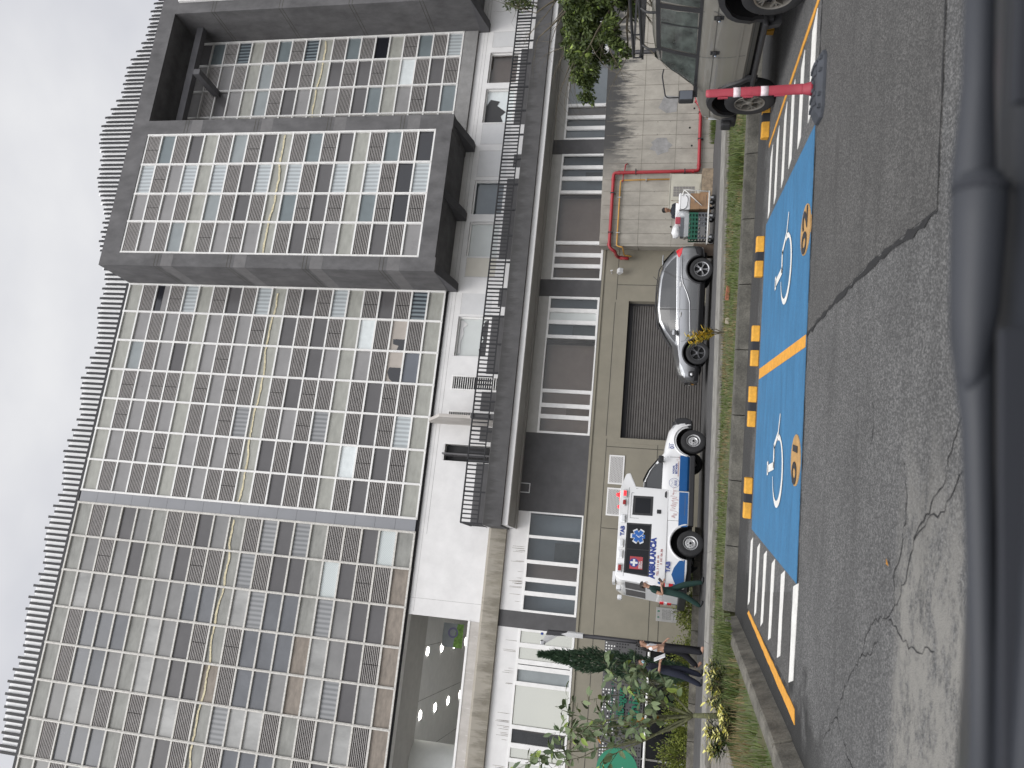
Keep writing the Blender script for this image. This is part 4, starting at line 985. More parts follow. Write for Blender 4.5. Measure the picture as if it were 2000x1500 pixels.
MB().prism([(6.5, 27.75), (7.95, 27.7), (7.95, 28.29), (6.5, 28.29)], .17, .54).build('plinth', mat('plinth', (.30, .235, .165), .9, var=.3, scale=5), cb, off=oc)
# floodlight on the olive wall
fo_ = thing('floodlight', 'small white floodlight on a bracket above the silver car', 'lamp', (11.45, 27, 3.55))
MB().tube([(0, 0, .10), (0, -.28, .12), (0, -.30, .05)], .018, 6).build('bracket', M['lamp_white'], fo_)
MB().bbox(-.09, .09, -.42, -.22, -.16, .02, .02, R=Matrix.Rotation(.5, 3, 'X')).build('lamp_head', M['lamp_white'], fo_)
MB().box(-.075, .075, -.43, -.42, -.14, .0, R=Matrix.Rotation(.5, 3, 'X')).build('lamp_glass', M['lens_clear'], fo_)
MB().box(-.04, .04, -.03, 0, -.22, -.14).build('sensor', M['lamp_white'], fo_)
# plaque by the ambulance
pq = thing('wall_plaque', 'grey engraved metal plaque on the olive wall beside the rear of the ambulance', 'plaque', (-.72, 27, 1.05))
MB().bbox(-.225, .225, -.03, -.004, -.34, .34, .008).build('plate', M['plaque'], pq)
tx = MB(); rr = random.Random(3)
for z_ in (.13, .09, .05, 0, -.045, -.085, -.125, -.24):
    x = -.15
    while x < .15: w_ = rr.uniform(.015, .05); tx.box(x, min(.16, x+w_), -.0325, -.03, z_-.009, z_+.009); x += w_+.012
tx.mat(1).prism([(-.13, .29), (-.06, .29), (-.095, .22)], -.033, -.03, 'y').prism([(.07, .30), (.12, .29), (.12, .23), (.08, .22)], -.033, -.03, 'y'); tx.build('engraving', [M['ink_grey'], M['sign_green']], pq)
# perforated entrance sign
sg = thing('entrance_sign', 'dark perforated metal sign with green raised lettering over the entrance', 'sign', (-3.6, 26.85, 1.65))
sx0, sx1, sz0, sz1 = -2.35, 1.88, .0, 1.36
MB().box(sx0, sx1, 0, .04, sz0, sz1).build('sign_panel', M['sign_grey'], sg)
MB().box(.62, .63, -.004, 0, sz0, sz1).box(-.9, -.89, -.004, 0, sz0, sz1).build('panel_joint', M['hole_dark'], sg)
hd = MB(); hl = MB(); rr = random.Random(9)
for i in range(46):
    for j in range(15):
        x = sx0+.06+i*.091; z = sz0+.06+j*.089
        if x > sx1-.03: continue
        if math.sin(i*1.3+j*.7)+math.sin(i*.37-j*1.1)+rr.uniform(-.8, .8) < -.35: continue
        mbx = hl if (j >= 10 and rr.random() < .75) else hd
        mbx.add([(x+.026*math.cos(PI*k/4), -.002, z+.026*math.sin(PI*k/4)) for k in range(8)], [tuple(range(8))])
hd.build('dark_holes', M['hole_dark'], sg)['kind'] = 'stuff'; hl.build('light_holes', M['hole_light'], sg)['kind'] = 'stuff'
text_mb('clínica', .52, (-.72, -.05, .28), (1, 0, 0), (0, 0, 1), .03, 'LEFT', .012).build('large_lettering', M['sign_green'], sg)
text_mb('ulbegur', .33, (-.55, -.05, .72), (1, 0, 0), (0, 0, 1), .03, 'LEFT', .008).build('small_lettering', M['sign_green'], sg)
tl = MB(); x = -.9; rr = random.Random(4)
while x < 1.2: h = rr.choice((.06, .06, .09)); tl.box(x, x+.018, -.03, -.01, .98, .98+h).box(x, x+.05, -.03, -.01, .98+h-.016, .98+h); x += rr.choice((.075, .075, .13))
tl.build('small_marks', M['sign_green'], sg)
MB().tube([(sx0, -.03, -.10), (sx1, -.03, -.10)], .045, 10).build('lower_tube', M['aluminium'], sg)
MB().box(sx0+.1, sx0+.2, .04, .2, .2, 1.2).box(sx1-.2, sx1-.1, .04, .2, .2, 1.2).box(sx0, sx1, .04, .15, 1.2, 1.3).build('mounting', M['lamp_black'], sg)
gs = thing('round_sign', 'round green disc sign with a white mark behind the young tree leaves', 'sign', (-5.15, 24.6, .17))
MB().lathe([(.60, -.03), (.60, .03)], 48, T=(0, 0, 2.12), R=Matrix.Rotation(PI/2, 3, 'X')).build('sign_disc', M['disc_green'], gs)
MB().prism([(-.30, -.05+2.0), (.05, .02+2.0), (.12, -.04+2.0), (-.10, -.14+2.0), (-.3, -.16+2.0)], -.036, -.03, 'y').build('white_mark', M['white_paint'], gs)
MB().tube([(0, .05, 0), (0, .05, 2.1)], .04, 8).build('sign_post', M['lamp_black'], gs)
# lamp post
lp = rthing('lamp_post', 'slim black lamp post with an angled black and white head beside the cypress', 'street lamp', -6.98, 21.5, .17)
MB().lathe([(.062, 0), (.055, 3.3)], 12).build('pole', M['lamp_black'], lp, smooth=True)
MB().prism([(-.06, 3.2), (.06, 3.2), (.07, 3.62), (-.0, 3.82), (-.06, 3.6)], -.06, .06, 'y').build('sleeve', M['lamp_white'], lp)
MB().prism([(-.04, 3.6), (.06, 3.55), (.05, 4.2), (-.05, 4.25), (-.07, 4.0)], -.055, .055, 'y').build('neck', M['lamp_black'], lp)
MB().prism([(-.03, 3.75), (-.08, 4.25), (-.30, 4.36), (-.34, 4.28), (-.10, 3.95)], -.05, .05, 'y').build('lamp_head', M['galvanised'], lp)
MB().bbox(-.36, -.26, -.08, .08, 4.26, 4.40, .02).build('lamp_housing', M['rim_alloy'], lp)
MB().lathe([(.035, 0), (.035, .07)], 10, T=(-.07, 0, 4.33)).build('photocell', M['ink_blue'], lp)
lp2 = thing('lamp_post', 'black lamp post with a white head half hidden by the tree above the off-roader', 'street lamp', W(9.0, 20.5, .17), -ANG)
MB().lathe([(.062, 0), (.055, 3.3)], 12).build('pole', M['lamp_black'], lp2, smooth=True)
MB().prism([(-.06, 3.2), (.06, 3.2), (.07, 3.62), (-.0, 3.82), (-.06, 3.6)], -.06, .06, 'y').build('sleeve', M['lamp_white'], lp2)
MB().prism([(-.04, 3.6), (.06, 3.55), (.05, 4.2), (-.05, 4.25), (-.07, 4.0)], -.055, .055, 'y').build('neck', M['lamp_black'], lp2)
# red delineator on its rubber foot
de = rthing('delineator_post', 'faded red plastic delineator post on a black rubber foot in front of the beige off-roader', 'bollard', 3.13, 8.12, 0)
ft = MB(); 
plan = [(-.34, -.12), (-.26, -.20), (.26, -.20), (.34, -.12), (.34, .12), (.26, .20), (-.26, .20), (-.34, .12)]
vs = [(x, y, 0) for x, y in plan] + [(x*.98, y*.98, .035) for x, y in plan] + [(x*.74, y*.72, .085) for x, y in plan]
fs_ = [tuple(range(8))[::-1]] + [(i, (i+1) % 8, 8+(i+1) % 8, 8+i) for i in range(8)] + [(8+i, 8+(i+1) % 8, 16+(i+1) % 8, 16+i) for i in range(8)] + [tuple(range(16, 24))]
ft.add(vs, fs_)
for q in (-.2, -.1, .1, .2):
    ft.prism([(q-.022, -.145), (q+.022, -.145), (q+.05, -.01), (q+.006, -.01)], .078, .098)
    ft.prism([(q-.022, .145), (q+.022, .145), (q+.05, .01), (q+.006, .01)][::-1], .078, .098)
    ft.box(q*1.2-.02, q*1.2+.02, -.19, -.15, .02, .075, R=Matrix.Rotation(0, 3, 'Z'))
ft.bbox(-.06, .06, -.06, .06, .08, .115, .01).build('rubber_foot', M['rubber'], de, bevel=.006)
po = MB()
prof = [(.064, .10), (.062, .125), (.052, .17), (.050, .36), (.046, .56), (.046, .86), (.040, .88), (.040, 1.10), (.036, 1.135), (.02, 1.14)]
po.lathe(prof, 20); lean = Matrix.Rotation(-.022, 3, 'Y')
po.v = [tuple(lean @ Vector((p[0]*1.05, p[1]*.55 if p[2] > .14 else p[1], p[2]))) for p in po.v]
pob = po.build('post', M['post_red'], de, smooth=True)
for z0, z1 in ((.52, .595), (.795, .865)):
    q = MB().lathe([(.0475, z0), (.0475, z1)], 20); q.v = [tuple(lean @ Vector((p[0]*1.06, p[1]*.57, p[2]))) for p in q.v]; q.build('reflective_band', M['reflector'], de, smooth=True)
q = MB()
for z in (.41, .72, .97): q.box(-.058, -.046, -.02, .02, z-.05, z+.05)
for z in (.20, .62, .69, .745): q.lathe([(.0492 if z > .5 else .054, z-.004), (.0492 if z > .5 else .054, z+.004)], 20)
q.v = [tuple(lean @ Vector((p[0]*1.05, p[1]*.55, p[2]))) for p in q.v]; q.build('hinge_rib', M['post_red'], de)
# ------------------------------------------------------------------ vehicles (local: +x forward, +y left, z up)
def lerp(a, b, f): return a+(b-a)*f
class Loft:
    """body shell from cross sections: station = (x, zbottom, zbelt, ztop, half width at waist, half width at roof)"""
    def __init__(s, st): s.st = sorted(st)
    def sec(s, q):
        x, zb, zl, zt, w, wt = q
        zm = zb+(zl-zb)*.5
        return [(0, zb), (w*.86, zb), (w*.965, zb+.10), (w, zm), (w*.992, zl-.10), (w*.965, zl), (lerp(w*.965, wt, .5)+.012, lerp(zl, zt-.05, .5)), (wt, zt-.05), (wt*.86, zt-.012), (0, zt)]
    def at(s, x):
        st = s.st
        if x <= st[0][0]: return st[0]
        for a, b in zip(st[:-1], st[1:]):
            if a[0] <= x <= b[0]: f = (x-a[0])/(b[0]-a[0]+1e-9); return tuple(lerp(p, q, f) for p, q in zip(a, b))
        return st[-1]
    def side(s, x, z):
        p = s.sec(s.at(x))[1:]
        for (y1, z1), (y2, z2) in zip(p[:-1], p[1:]):
            if z1 <= z <= z2: return lerp(y1, y2, (z-z1)/(z2-z1+1e-9))
        return p[-1][0] if z > p[-1][1] else p[0][0]
    def mesh(s, sub=3):
        mb = MB(); xs = []
        for a, b in zip(s.st[:-1], s.st[1:]): xs += [lerp(a[0], b[0], k/sub) for k in range(sub)]
        xs.append(s.st[-1][0]); rows = []
        for x in xs:
            h = s.sec(s.at(x)); ring = [(x, y, z) for y, z in h] + [(x, -y, z) for y, z in h[-2:0:-1]]; rows.append(ring)
        n = len(rows[0]); vs = [p for r in rows for p in r]
        fs = [(i*n+j, i*n+(j+1) % n, (i+1)*n+(j+1) % n, (i+1)*n+j) for i in range(len(rows)-1) for j in range(n)]
        fs += [tuple(range(n)), tuple(range((len(rows)-1)*n, len(rows)*n))]
        return mb.add(vs, fs)
    def patch(s, outline, sides=(1, -1), off=.004, nx=14, nz=5, mb=None):
        """a sheet lying on the flank inside an x-monotone outline in (x, z)"""
        mb = mb or MB(); xs = sorted(set([p[0] for p in outline])); x0, x1 = xs[0], xs[-1]
        grid = sorted(set([x0+(x1-x0)*k/nx for k in range(nx+1)] + xs))
        def span(x):
            zz = []
            for (ax, az), (bx, bz) in zip(outline, outline[1:]+outline[:1]):
                if abs(ax-bx) < 1e-9:
                    if abs(x-ax) < 1e-9: zz += [az, bz]
                elif min(ax, bx)-1e-9 <= x <= max(ax, bx)+1e-9: zz.append(lerp(az, bz, (x-ax)/(bx-ax)))
            return min(zz), max(zz)
        for sd in sides:
            vs = []
            for x in grid:
                a, b = span(x)
                for k in range(nz+1): z = lerp(a, b, k/nz); vs.append((x, sd*(s.side(x, z)+off), z))
            n = nz+1
            mb.add(vs, [(i*n+k, i*n+k+1, (i+1)*n+k+1, (i+1)*n+k) for i in range(len(grid)-1) for k in range(nz)])
        return mb
    def line(s, pts, w=.012, sides=(1, -1), off=.003, mb=None):
        mb = mb or MB()
        P = []
        for (ax, az), (bx, bz) in zip(pts[:-1], pts[1:]):
            n = max(1, int(math.hypot(bx-ax, bz-az)/.1)); P += [(lerp(ax, bx, k/n), lerp(az, bz, k/n)) for k in range(n)]
        P.append(pts[-1])
        for sd in sides:
            vs = []
            for i, (x, z) in enumerate(P):
                dx = P[min(i+1, len(P)-1)][0]-P[max(i-1, 0)][0]; dz = P[min(i+1, len(P)-1)][1]-P[max(i-1, 0)][1]; l = math.hypot(dx, dz)+1e-9
                for q in (-1, 1): xx = x-dz/l*w/2*q; zz = z+dx/l*w/2*q; vs.append((xx, sd*(s.side(xx, zz)+off), zz))
            mb.add(vs, [(2*i, 2*i+1, 2*i+3, 2*i+2) for i in range(len(P)-1)])
        return mb
def carve(o, cutters):
    for c in cutters:
        c.parent = o.parent
        md = o.modifiers.new('arch', 'BOOLEAN'); md.operation = 'DIFFERENCE'; md.object = c; md.solver = 'EXACT'
        try: md.material_mode = 'TRANSFER'
        except Exception: pass
    dg = bpy.context.evaluated_depsgraph_get(); me = bpy.data.meshes.new_from_object(o.evaluated_get(dg))
    if len(me.polygons) > 10:
        o.modifiers.clear(); o.data = me
    for c in cutters: bpy.data.objects.remove(c)
    me.polygons.foreach_set('use_smooth', [True]*len(me.polygons)); me.set_sharp_from_angle(angle=math.radians(32)); me.update()
def arch_cutter(x, z, r, y0, y1, m, flat=None):
    mb = MB().lathe([(r, y0), (r, y1)], 36, R=Matrix.Rotation(-PI/2, 3, 'X'), T=(x, 0, z))
    return mb.build('cutter', m)
def wheel(parent, x, y, r, wdt, rr, style, rim_m, side, hub=None):
    """tyre and rim; outer face towards side*y"""
    R = Matrix.Rotation(-PI/2*side, 3, 'X'); T = (x, y, r)
    h = wdt/2
    prof = [(rr*.94, -h*.9), (rr, -h*.92), (r*.90, -h), (r*.975, -h*.86), (r, -h*.6), (r, h*.6), (r*.975, h*.86), (r*.90, h), (rr*1.02, h*.94), (rr*.94, h*.86)]
    t = MB().lathe(prof, 40, R=R, T=T, close=True).build('wheel', M['tyre'], parent, auto=40)
    rm = MB(); rm.lathe([(rr*1.0, h*.88), (rr*.98, h*.98), (rr*.90, h*.92), (rr*.87, h*.30), (rr*.3, h*.1), (.01, h*.1)], 36, R=R, T=T, caps=False)
    rm.mat(1); rm.lathe([(rr*.86, h*.34), (rr*.02, h*.34)], 30, R=R, T=T, caps=False); rm.mat(0)
    if style == 'steel':
        rm.lathe([(rr*.80, h*.40), (rr*.72, h*.62), (rr*.60, h*.66), (rr*.50, h*.50), (rr*.36, h*.50), (rr*.33, h*.72), (.01, h*.74)], 36, R=R, T=T, caps=False)
        rm.mat(1)
        for k in range(18):
            a = 2*PI*k/18; rm.lathe([(rr*.055, h*.64), (rr*.055, h*.68)], 8, R=R, T=Vector(T)+R @ Vector((rr*.72*math.cos(a), rr*.72*math.sin(a), 0)))
        for k in range(6):
            a = 2*PI*k/6; rm.lathe([(rr*.10, h*.50), (rr*.10, h*.56)], 8, R=R, T=Vector(T)+R @ Vector((rr*.33*math.cos(a), rr*.33*math.sin(a), 0)))
        rm.lathe([(rr*.17, h*.70), (rr*.15, h*.95), (.01, h*.97)], 16, R=R, T=T)
    else:
        n = 5; 
        for k in range(n):
            for dk in ((-.16, .16) if style == 'five_pair' else (0,)):
                a = 2*PI*k/n+.3; c, s_ = math.cos(a), math.sin(a); c2, s2 = math.cos(a+dk), math.sin(a+dk)
                wi, wo = (.10, .085) if style == 'five_pair' else (.20, .30)
                if style == 'five_star': wi, wo = .13, .10
                p = []
                for rad, ww, cc, ss, hh in ((rr*.16, rr*wi, c, s_, h*.86), (rr*.55, rr*wi*.8, (c+c2)/2, (s_+s2)/2, h*.80), (rr*.93, rr*wo, c2, s2, h*.86)):
                    for q in (-1, 1): p.append((cc*rad-ss*ww*q*.5, ss*rad+cc*ww*q*.5, hh))
                vs = [Vector(v) for v in p] + [Vector((v[0], v[1], v[2]-h*.4)) for v in p]
                vs = [R @ v + Vector(T) for v in vs]
                rm.add(vs, [(0, 1, 3, 2), (2, 3, 5, 4), (6, 8, 9, 7), (8, 10, 11, 9), (0, 2, 8, 6), (2, 4, 10, 8), (1, 7, 9, 3), (3, 9, 11, 5)])
                if style == 'five_star':
                    for dd in (-.34, .34):
                        c3, s3 = math.cos(a+dd), math.sin(a+dd); p = []
                        for rad, ww, cc, ss, hh in ((rr*.5, rr*.10, c, s_, h*.80), (rr*.95, rr*.12, c3, s3, h*.86)):
                            for q in (-1, 1): p.append((cc*rad-ss*ww*q*.5, ss*rad+cc*ww*q*.5, hh))
                        vs = [R @ Vector(v)+Vector(T) for v in p]+[R @ Vector((v[0], v[1], v[2]-h*.4))+Vector(T) for v in p]
                        rm.add(vs, [(0, 1, 3, 2), (4, 6, 7, 5), (0, 2, 6, 4), (1, 5, 7, 3)])
        rm.lathe([(rr*.24, h*.5), (rr*.24, h*.88), (rr*.12, h*.98), (.01, h*1.0)], 20, R=R, T=T)
    rm.build('rim', [rim_m, M['black_void']], t, auto=35)
    return t
def cyl(mb, p, q, r, n=10): return mb.tube([p, q], r, n)
def handle(parent, L, x, z, sides, m, l=.16, h=.03):
    for sd in sides:
        y = L.side(x, z); mb = MB().bbox(x-l/2, x+l/2, sd*(y+.02)-.016, sd*(y+.02)+.016, z-h/2, z+h/2, .01)
        mb.box(x-l*.38, x+l*.38, min(sd*(y-.005), sd*(y+.01)), max(sd*(y-.005), sd*(y+.01)), z-h*1.3, z+h*1.1); mb.build('door_handle', m, parent)

# ---------------- ambulance
ar = math.radians(15.0)
A = thing('ambulance', 'white and blue pickup ambulance with red roof lights and steel wheels by the olive wall', 'ambulance', (2.72, 23.74, .17), ar)
AX = 1.6
cab = [(-.62, .45, 1.16, 1.28, .86, .80), (-.5, .44, 1.17, 1.70, .885, .74), (-.2, .42, 1.18, 1.80, .89, .72), (.25, .42, 1.18, 1.80, .89, .70), (.62, .42, 1.18, 1.66, .89, .70), (.98, .42, 1.17, 1.42, .885, .71), (1.22, .42, 1.14, 1.25, .88, .76), (1.6, .44, 1.06, 1.20, .88, .74), (2.0, .46, .98, 1.13, .86, .68), (2.22, .42, .86, 1.02, .80, .62), (2.36, .42, .70, .84, .70, .55), (2.40, .50, .66, .76, .62, .5)]
CL = Loft(cab); cabo = CL.mesh(4).build('cab', [M['white_car']], A)
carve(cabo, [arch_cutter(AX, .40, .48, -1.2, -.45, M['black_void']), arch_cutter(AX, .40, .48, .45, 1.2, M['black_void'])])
# bed and canopy
def tprism(poly, wf, name, m, parent):
    bm = bmesh.new(); vs = {}
    for sd in (1, -1): vs[sd] = [bm.verts.new((x, sd*wf(x, z), z)) for x, z in poly]
    n = len(poly)
    for sd in (1, -1): bm.faces.new(vs[sd])
    for i in range(n): bm.faces.new((vs[1][i], vs[1][(i+1) % n], vs[-1][(i+1) % n], vs[-1][i]))
    bmesh.ops.recalc_face_normals(bm, faces=bm.faces[:])
    bmesh.ops.bevel(bm, geom=[e for e in bm.edges], offset=.035, segments=3, profile=.6, affect='EDGES')
    return MB().bm(bm).build(name, m, parent, auto=30)
wl = lambda x, z: .895 - (.04 if x < -2.8 and z < 2 else 0)
wu = lambda x, z: .895-(z-1.0)*.058-(.10*max(0, x-.0)/.4)
bed = tprism([(-2.90, .50), (-2.92, 1.03), (-.05, 1.03), (-.05, .44), (-2.4, .44)], wl, 'bed', [M['white_car']], A)
carve(bed, [arch_cutter(-AX, .42, .50, -1.2, -.45, M['black_void']), arch_cutter(-AX, .42, .50, .45, 1.2, M['black_void'])])
tprism([(-2.92, 1.02), (-2.80, 2.24), (-2.70, 2.40), (-.05, 2.44), (.46, 2.30), (.50, 2.18), (.02, 1.98), (-.03, 1.02)], wu, 'canopy', M['white_car'], A)
def wy(z): return .895-(z-1.0)*.058 if z > 1.0 else .895
def decal(mb_): return mb_
def sheet(poly, off=.004, both=True, mb=None):
    mb = mb or MB()
    for sd in ((-1, 1) if both else (-1,)): mb.add([(x, sd*(wy(z)+off), z) for x, z in poly], [tuple(range(len(poly)))])
    return mb
# blue lower stripe: bed, cab and sill
bl = sheet([(-2.88, .52), (-2.84, .74), (-2.55, .86), (-2.35, .80), (-2.14, .66), (-2.1, .50)], .004)
bl2 = sheet([(-1.13, .47), (-1.16, .72), (-.09, .73), (-.09, .47)], .004)
CL.patch([(-.16, .50), (-.02, .46), (1.09, .46), (1.10, .74), (-.16, .74)], off=.004, mb=bl2)
join(bl, bl2).build('blue_stripe', M['blue_vinyl'], A)
sheet([(-2.915, .54), (-2.9, 1.0), (-2.83, 1.22), (-2.78, 1.22), (-2.80, .9), (-2.83, .54)], .004).build('blue_corner', M['blue_vinyl'], A)
sl = MB()
for sd in (-1, 1): sl.bbox(-1.08, 1.12, sd*.80-.08, sd*.80+.08, .30, .46, .03)
sl.box(-2.6, 2.0, -.55, .55, .32, .46).box(-2.95, -2.75, -.8, .8, .42, .60); sl.build('sill', M['black_plastic'], A)
# windows
sheet([(-2.66, 1.50), (-2.60, 2.14), (-1.16, 2.14), (-1.16, 1.50)], .005).build('side_window', M['black_glass'], A)
fr = sheet([(-1.92, 1.50), (-1.90, 1.50), (-1.90, 2.14), (-1.92, 2.14)], .008)
for q in ([(-2.67, 1.47), (-2.6, 2.17), (-2.57, 2.17), (-2.62, 1.47)], [(-2.67, 1.47), (-1.13, 1.47), (-1.13, 1.51), (-2.66, 1.51)], [(-2.60, 2.13), (-1.13, 2.13), (-1.13, 2.17), (-2.6, 2.17)], [(-1.18, 1.47), (-1.13, 1.47), (-1.13, 2.17), (-1.18, 2.17)]): sheet(q, .007, mb=fr)
fr.build('window_frame', M['black_plastic'], A)
dw = sheet([(-.88, 1.46), (-.88, 2.04), (-.28, 2.04), (-.28, 1.46)], .004); dwo = dw.build('door_window', M['black_plastic'], A)
sheet([(-.81, 1.53), (-.81, 1.97), (-.35, 1.97), (-.35, 1.53)], .008).build('window_pane', M['black_glass'], dwo)
cg = CL.patch([(-.33, 1.24), (-.30, 1.62), (.0, 1.70), (.28, 1.695), (.55, 1.60), (.80, 1.42), (.96, 1.27), (.80, 1.235)], off=.004); cgo = cg.build('cab_window', M['car_glass'], A)
vz = CL.line([(-.33, 1.66), (.0, 1.725), (.30, 1.72), (.58, 1.62), (.84, 1.44)], .06, off=.02); vz.build('wind_deflector', M['black_plastic'], A)
# windscreen: set between the pillars
ws = MB()
for a, b in zip([(.33, 1.79), (.64, 1.665), (.98, 1.43)], [(.64, 1.665), (.98, 1.43), (1.20, 1.28)]):
    ws.quad((a[0]+.01, -.60, a[1]+.0), (a[0]+.01, .60, a[1]+.0), (b[0]+.01, .62, b[1]+.0), (b[0]+.01, -.62, b[1]+.0))
ws.v = [(x+.012, y, z+.012) for x, y, z in ws.v]; ws.build('windscreen', M['car_glass'], A)
ln = MB()
CL.line([(-.36, .78), (-.35, 1.3), (-.33, 1.70)], .012, mb=ln); CL.line([(-.34, .62), (-.3, .56), (.98, .56), (1.03, .7), (1.02, 1.2), (.93, 1.30)], .012, mb=ln)
for q in ([(-.98, .70), (-.97, .70), (-.97, 2.10), (-.98, 2.10)], [(-.98, 2.09), (-.20, 2.09), (-.20, 2.10), (-.98, 2.10)], [(-.20, .55), (-.19, .55), (-.19, 2.10), (-.20, 2.10)], [(-.80, .55), (-.20, .55), (-.20, .56), (-.80, .56)],
          [(-.06, .46), (-.05, .46), (-.05, 1.98), (-.06, 1.98)], [(-2.9, 1.025), (-1.0, 1.025), (-1.0, 1.03), (-2.9, 1.03)], [(-2.7, 2.17), (-.03, 2.17), (-.03, 2.178), (-2.7, 2.178)]): sheet(q, .0045, mb=ln)
ln.build('door_seam', M['ink_grey'], A)
handle(A, CL, -.20, 1.10, (-1, 1), M['black_plastic'], .2, .035)
mb = MB()
for sd in (-1, 1): y = sd*(wy(1.28)+.012); mb.bbox(-.80, -.68, y-.012, y+.012, 1.22, 1.34, .02)
mb.build('door_handle', M['black_plastic'], A)
for sd in (-1, 1):
    mb = MB().bbox(.78, .96, min(sd*.93, sd*1.10), max(sd*.93, sd*1.10), 1.22, 1.38, .035).box(.84, .92, min(sd*.84, sd*.96), max(sd*.84, sd*.96), 1.23, 1.29); mb.build('mirror', M['black_plastic'], A)
# wheels
for x in (-AX, AX):
    for sd in (-1, 1): wheel(A, x, sd*.80, .37, .22, .205, 'steel', M['rim_steel'], sd)
fl = MB()
for x, r0 in ((-AX, .52), (AX, .52)):
    for sd in (-1, 1):
        pts = [(x+r0*1.04*math.cos(t), sd*(.893), .41+r0*1.04*math.sin(t)) for t in [math.radians(a) for a in range(5, 176, 9)]]
        fl.tube(pts, .022, 6)
fl.build('wheel_arch', M['white_car'], A, smooth=True)
# front end: black bumper, lamp, grille
bpf = MB().prism([(2.05, .40), (2.06, .80), (2.25, .98), (2.40, .90), (2.44, .62), (2.36, .42)], -.80, .80, 'y'); bo = bpf.build('front_bumper', M['black_plastic'], A, bevel=.05)
CL.patch([(2.02, .98), (2.10, 1.05), (2.26, .98), (2.30, .90), (2.12, .93)], off=.006).build('headlight', M['head_glass'], A)
MB().bbox(2.30, 2.42, -.5, .5, .86, 1.02, .03).build('grille', M['black_plastic'], A)
# rear: doors with window, stickers, lamps, step
rr_ = Matrix.Rotation(-math.atan2(.12, 1.22), 3, 'Y')
def rear(y0, y1, z0, z1, off): 
    xs = lambda z: -2.92+(z-1.02)*.0984-off
    return [(xs(z0), y0, z0), (xs(z0), y1, z0), (xs(z1), y1, z1), (xs(z1), y0, z1)]
rd = MB().quad(*rear(-.78, .78, 1.06, 2.2, .004)); rdo = rd.build('rear_door', M['white_car'], A)
MB().quad(*rear(-.70, -.06, 1.55, 2.12, .008)).quad(*rear(.06, .70, 1.55, 2.12, .008)).build('rear_window', M['pane_grey'], rdo)
st = MB().quad(*rear(-.68, -.40, 1.36, 1.50, .008)).mat(1)
for z in (1.25, 1.14): st.quad(*rear(-.70, -.1, z, z+.03, .008))
st.quad(*rear(-.55, -.40, 1.06, 1.12, .008)); st.build('sticker', [M['pane_blue'], M['ink_grey']], rdo)
MB().box(-2.93, -2.92, -.78, .78, .55, 1.02).build('tailgate', M['white_car'], A)
for sd in (-1, 1):
    tl_ = MB().bbox(-2.95, -2.80, min(sd*.70, sd*.905), max(sd*.70, sd*.905), .80, 1.14, .02).mat(1).bbox(-2.956, -2.795, min(sd*.69, sd*.911), max(sd*.69, sd*.911), .92, 1.02, .01); tl_.build('tail_light', [M['tail_red'], M['lens_clear']], A)
MB().bbox(-3.10, -2.88, -.80, .80, .42, .64, .04).build('rear_step', M['black_plastic'], A)
MB().bbox(-3.02, -2.9, -.62, -.42, 2.22, 2.36, .03).bbox(-3.02, -2.9, .42, .62, 2.22, 2.36, .03).build('rear_lamp', M['lens_clear'], A)
# roof edge lights
for i, (x, mk) in enumerate(((-2.48, 'ink_red'), (-2.08, 'lens_clear'), (-1.76, 'lens_clear'), (-1.02, 'lens_clear'), (-.52, 'ink_red'), (-.24, 'beacon_red'))):
    for sd in (-1, 1):
        yy = sd*(wy(2.28)+.02); w_ = .12 if i != 4 else .10
        f_ = MB().bbox(x-w_, x+w_, yy-.03, yy+.03, 2.22 if i != 4 else 2.25, 2.36 if i != 4 else 2.31, .02); fo2 = f_.build('side_lamp', M['chrome' if mk == 'lens_clear' else 'rim_steel'], A)
        yq = sd*(wy(2.28)+.045); MB().bbox(x-w_*.72, x+w_*.72, yq-.02, yq+.02, 2.245, 2.335, .02).build('lamp_lens', M[mk], fo2)
bc = MB().lathe([(.055, 2.44), (.06, 2.52), (.035, 2.565), (.0, 2.57)], 16, T=(-.16, -.50, 0)).lathe([(.055, 2.44), (.06, 2.52), (.035, 2.565), (.0, 2.57)], 16, T=(-.16, .50, 0)).bbox(-.30, -.08, -.62, .62, 2.44, 2.465, .008)
bc.build('roof_beacon', M['beacon_red'], A)
MB().box(-2.75, -2.45, -.35, .0, 2.42, 2.50).build('roof_vent', M['lamp_white'], A)
# lettering on the near flank (vehicle right side, y negative): reading direction +x
tilt = Vector((0, .058, 1)).normalized()
def side_text(t, size, x, z, m, bold=.006, off=.008, sx=1.0): return text_mb(t, size, (x, -(wy(z)+off), z), (1, 0, 0), tilt, .002, 'LEFT', bold, sx).build('lettering', M[m], A)
side_text('AMBULANCIA', .215, -2.70, 1.385, 'ink_blue', .013, sx=.86)
side_text('TAB', .16, -1.53, 2.285, 'ink_blue', .006)
side_text('TAB', .17, -2.50, .955, 'ink_blue', .006)
side_text('TEL 3 11 81 34', .075, -2.62, 1.235, 'ink_red', .001, sx=1.25)
side_text('3 101 06 58', .075, -2.30, 1.15, 'ink_red', .001, sx=1.25)
text_mb('01', .17, (1.30, -(CL.side(1.35, .98)+.004), .985), (1, 0, 0), (0, .1, 1), .002, 'LEFT', .004).build('lettering', M['ink_blue'], A)
MB().box(1.30, 1.5, -(CL.side(1.4, 1.08)+.006), -(CL.side(1.4, 1.08)+.003), 1.07, 1.085).build('lettering', M['ink_blue'], A)
for t, z, sz in (('HOGAR', .915, .075), ('BETANIA', .835, .085)): text_mb(t, sz, (.48, -(CL.side(.6, z)+.004), z), (1, 0, 0), (0, 0, 1), .002, 'LEFT', .003).build('lettering', M['ink_blue'], A)
MB().box(.40, .85, -(CL.side(.6, .79)+.006), -(CL.side(.6, .79)+.003), .775, .787).build('lettering', M['ink_red'], A)
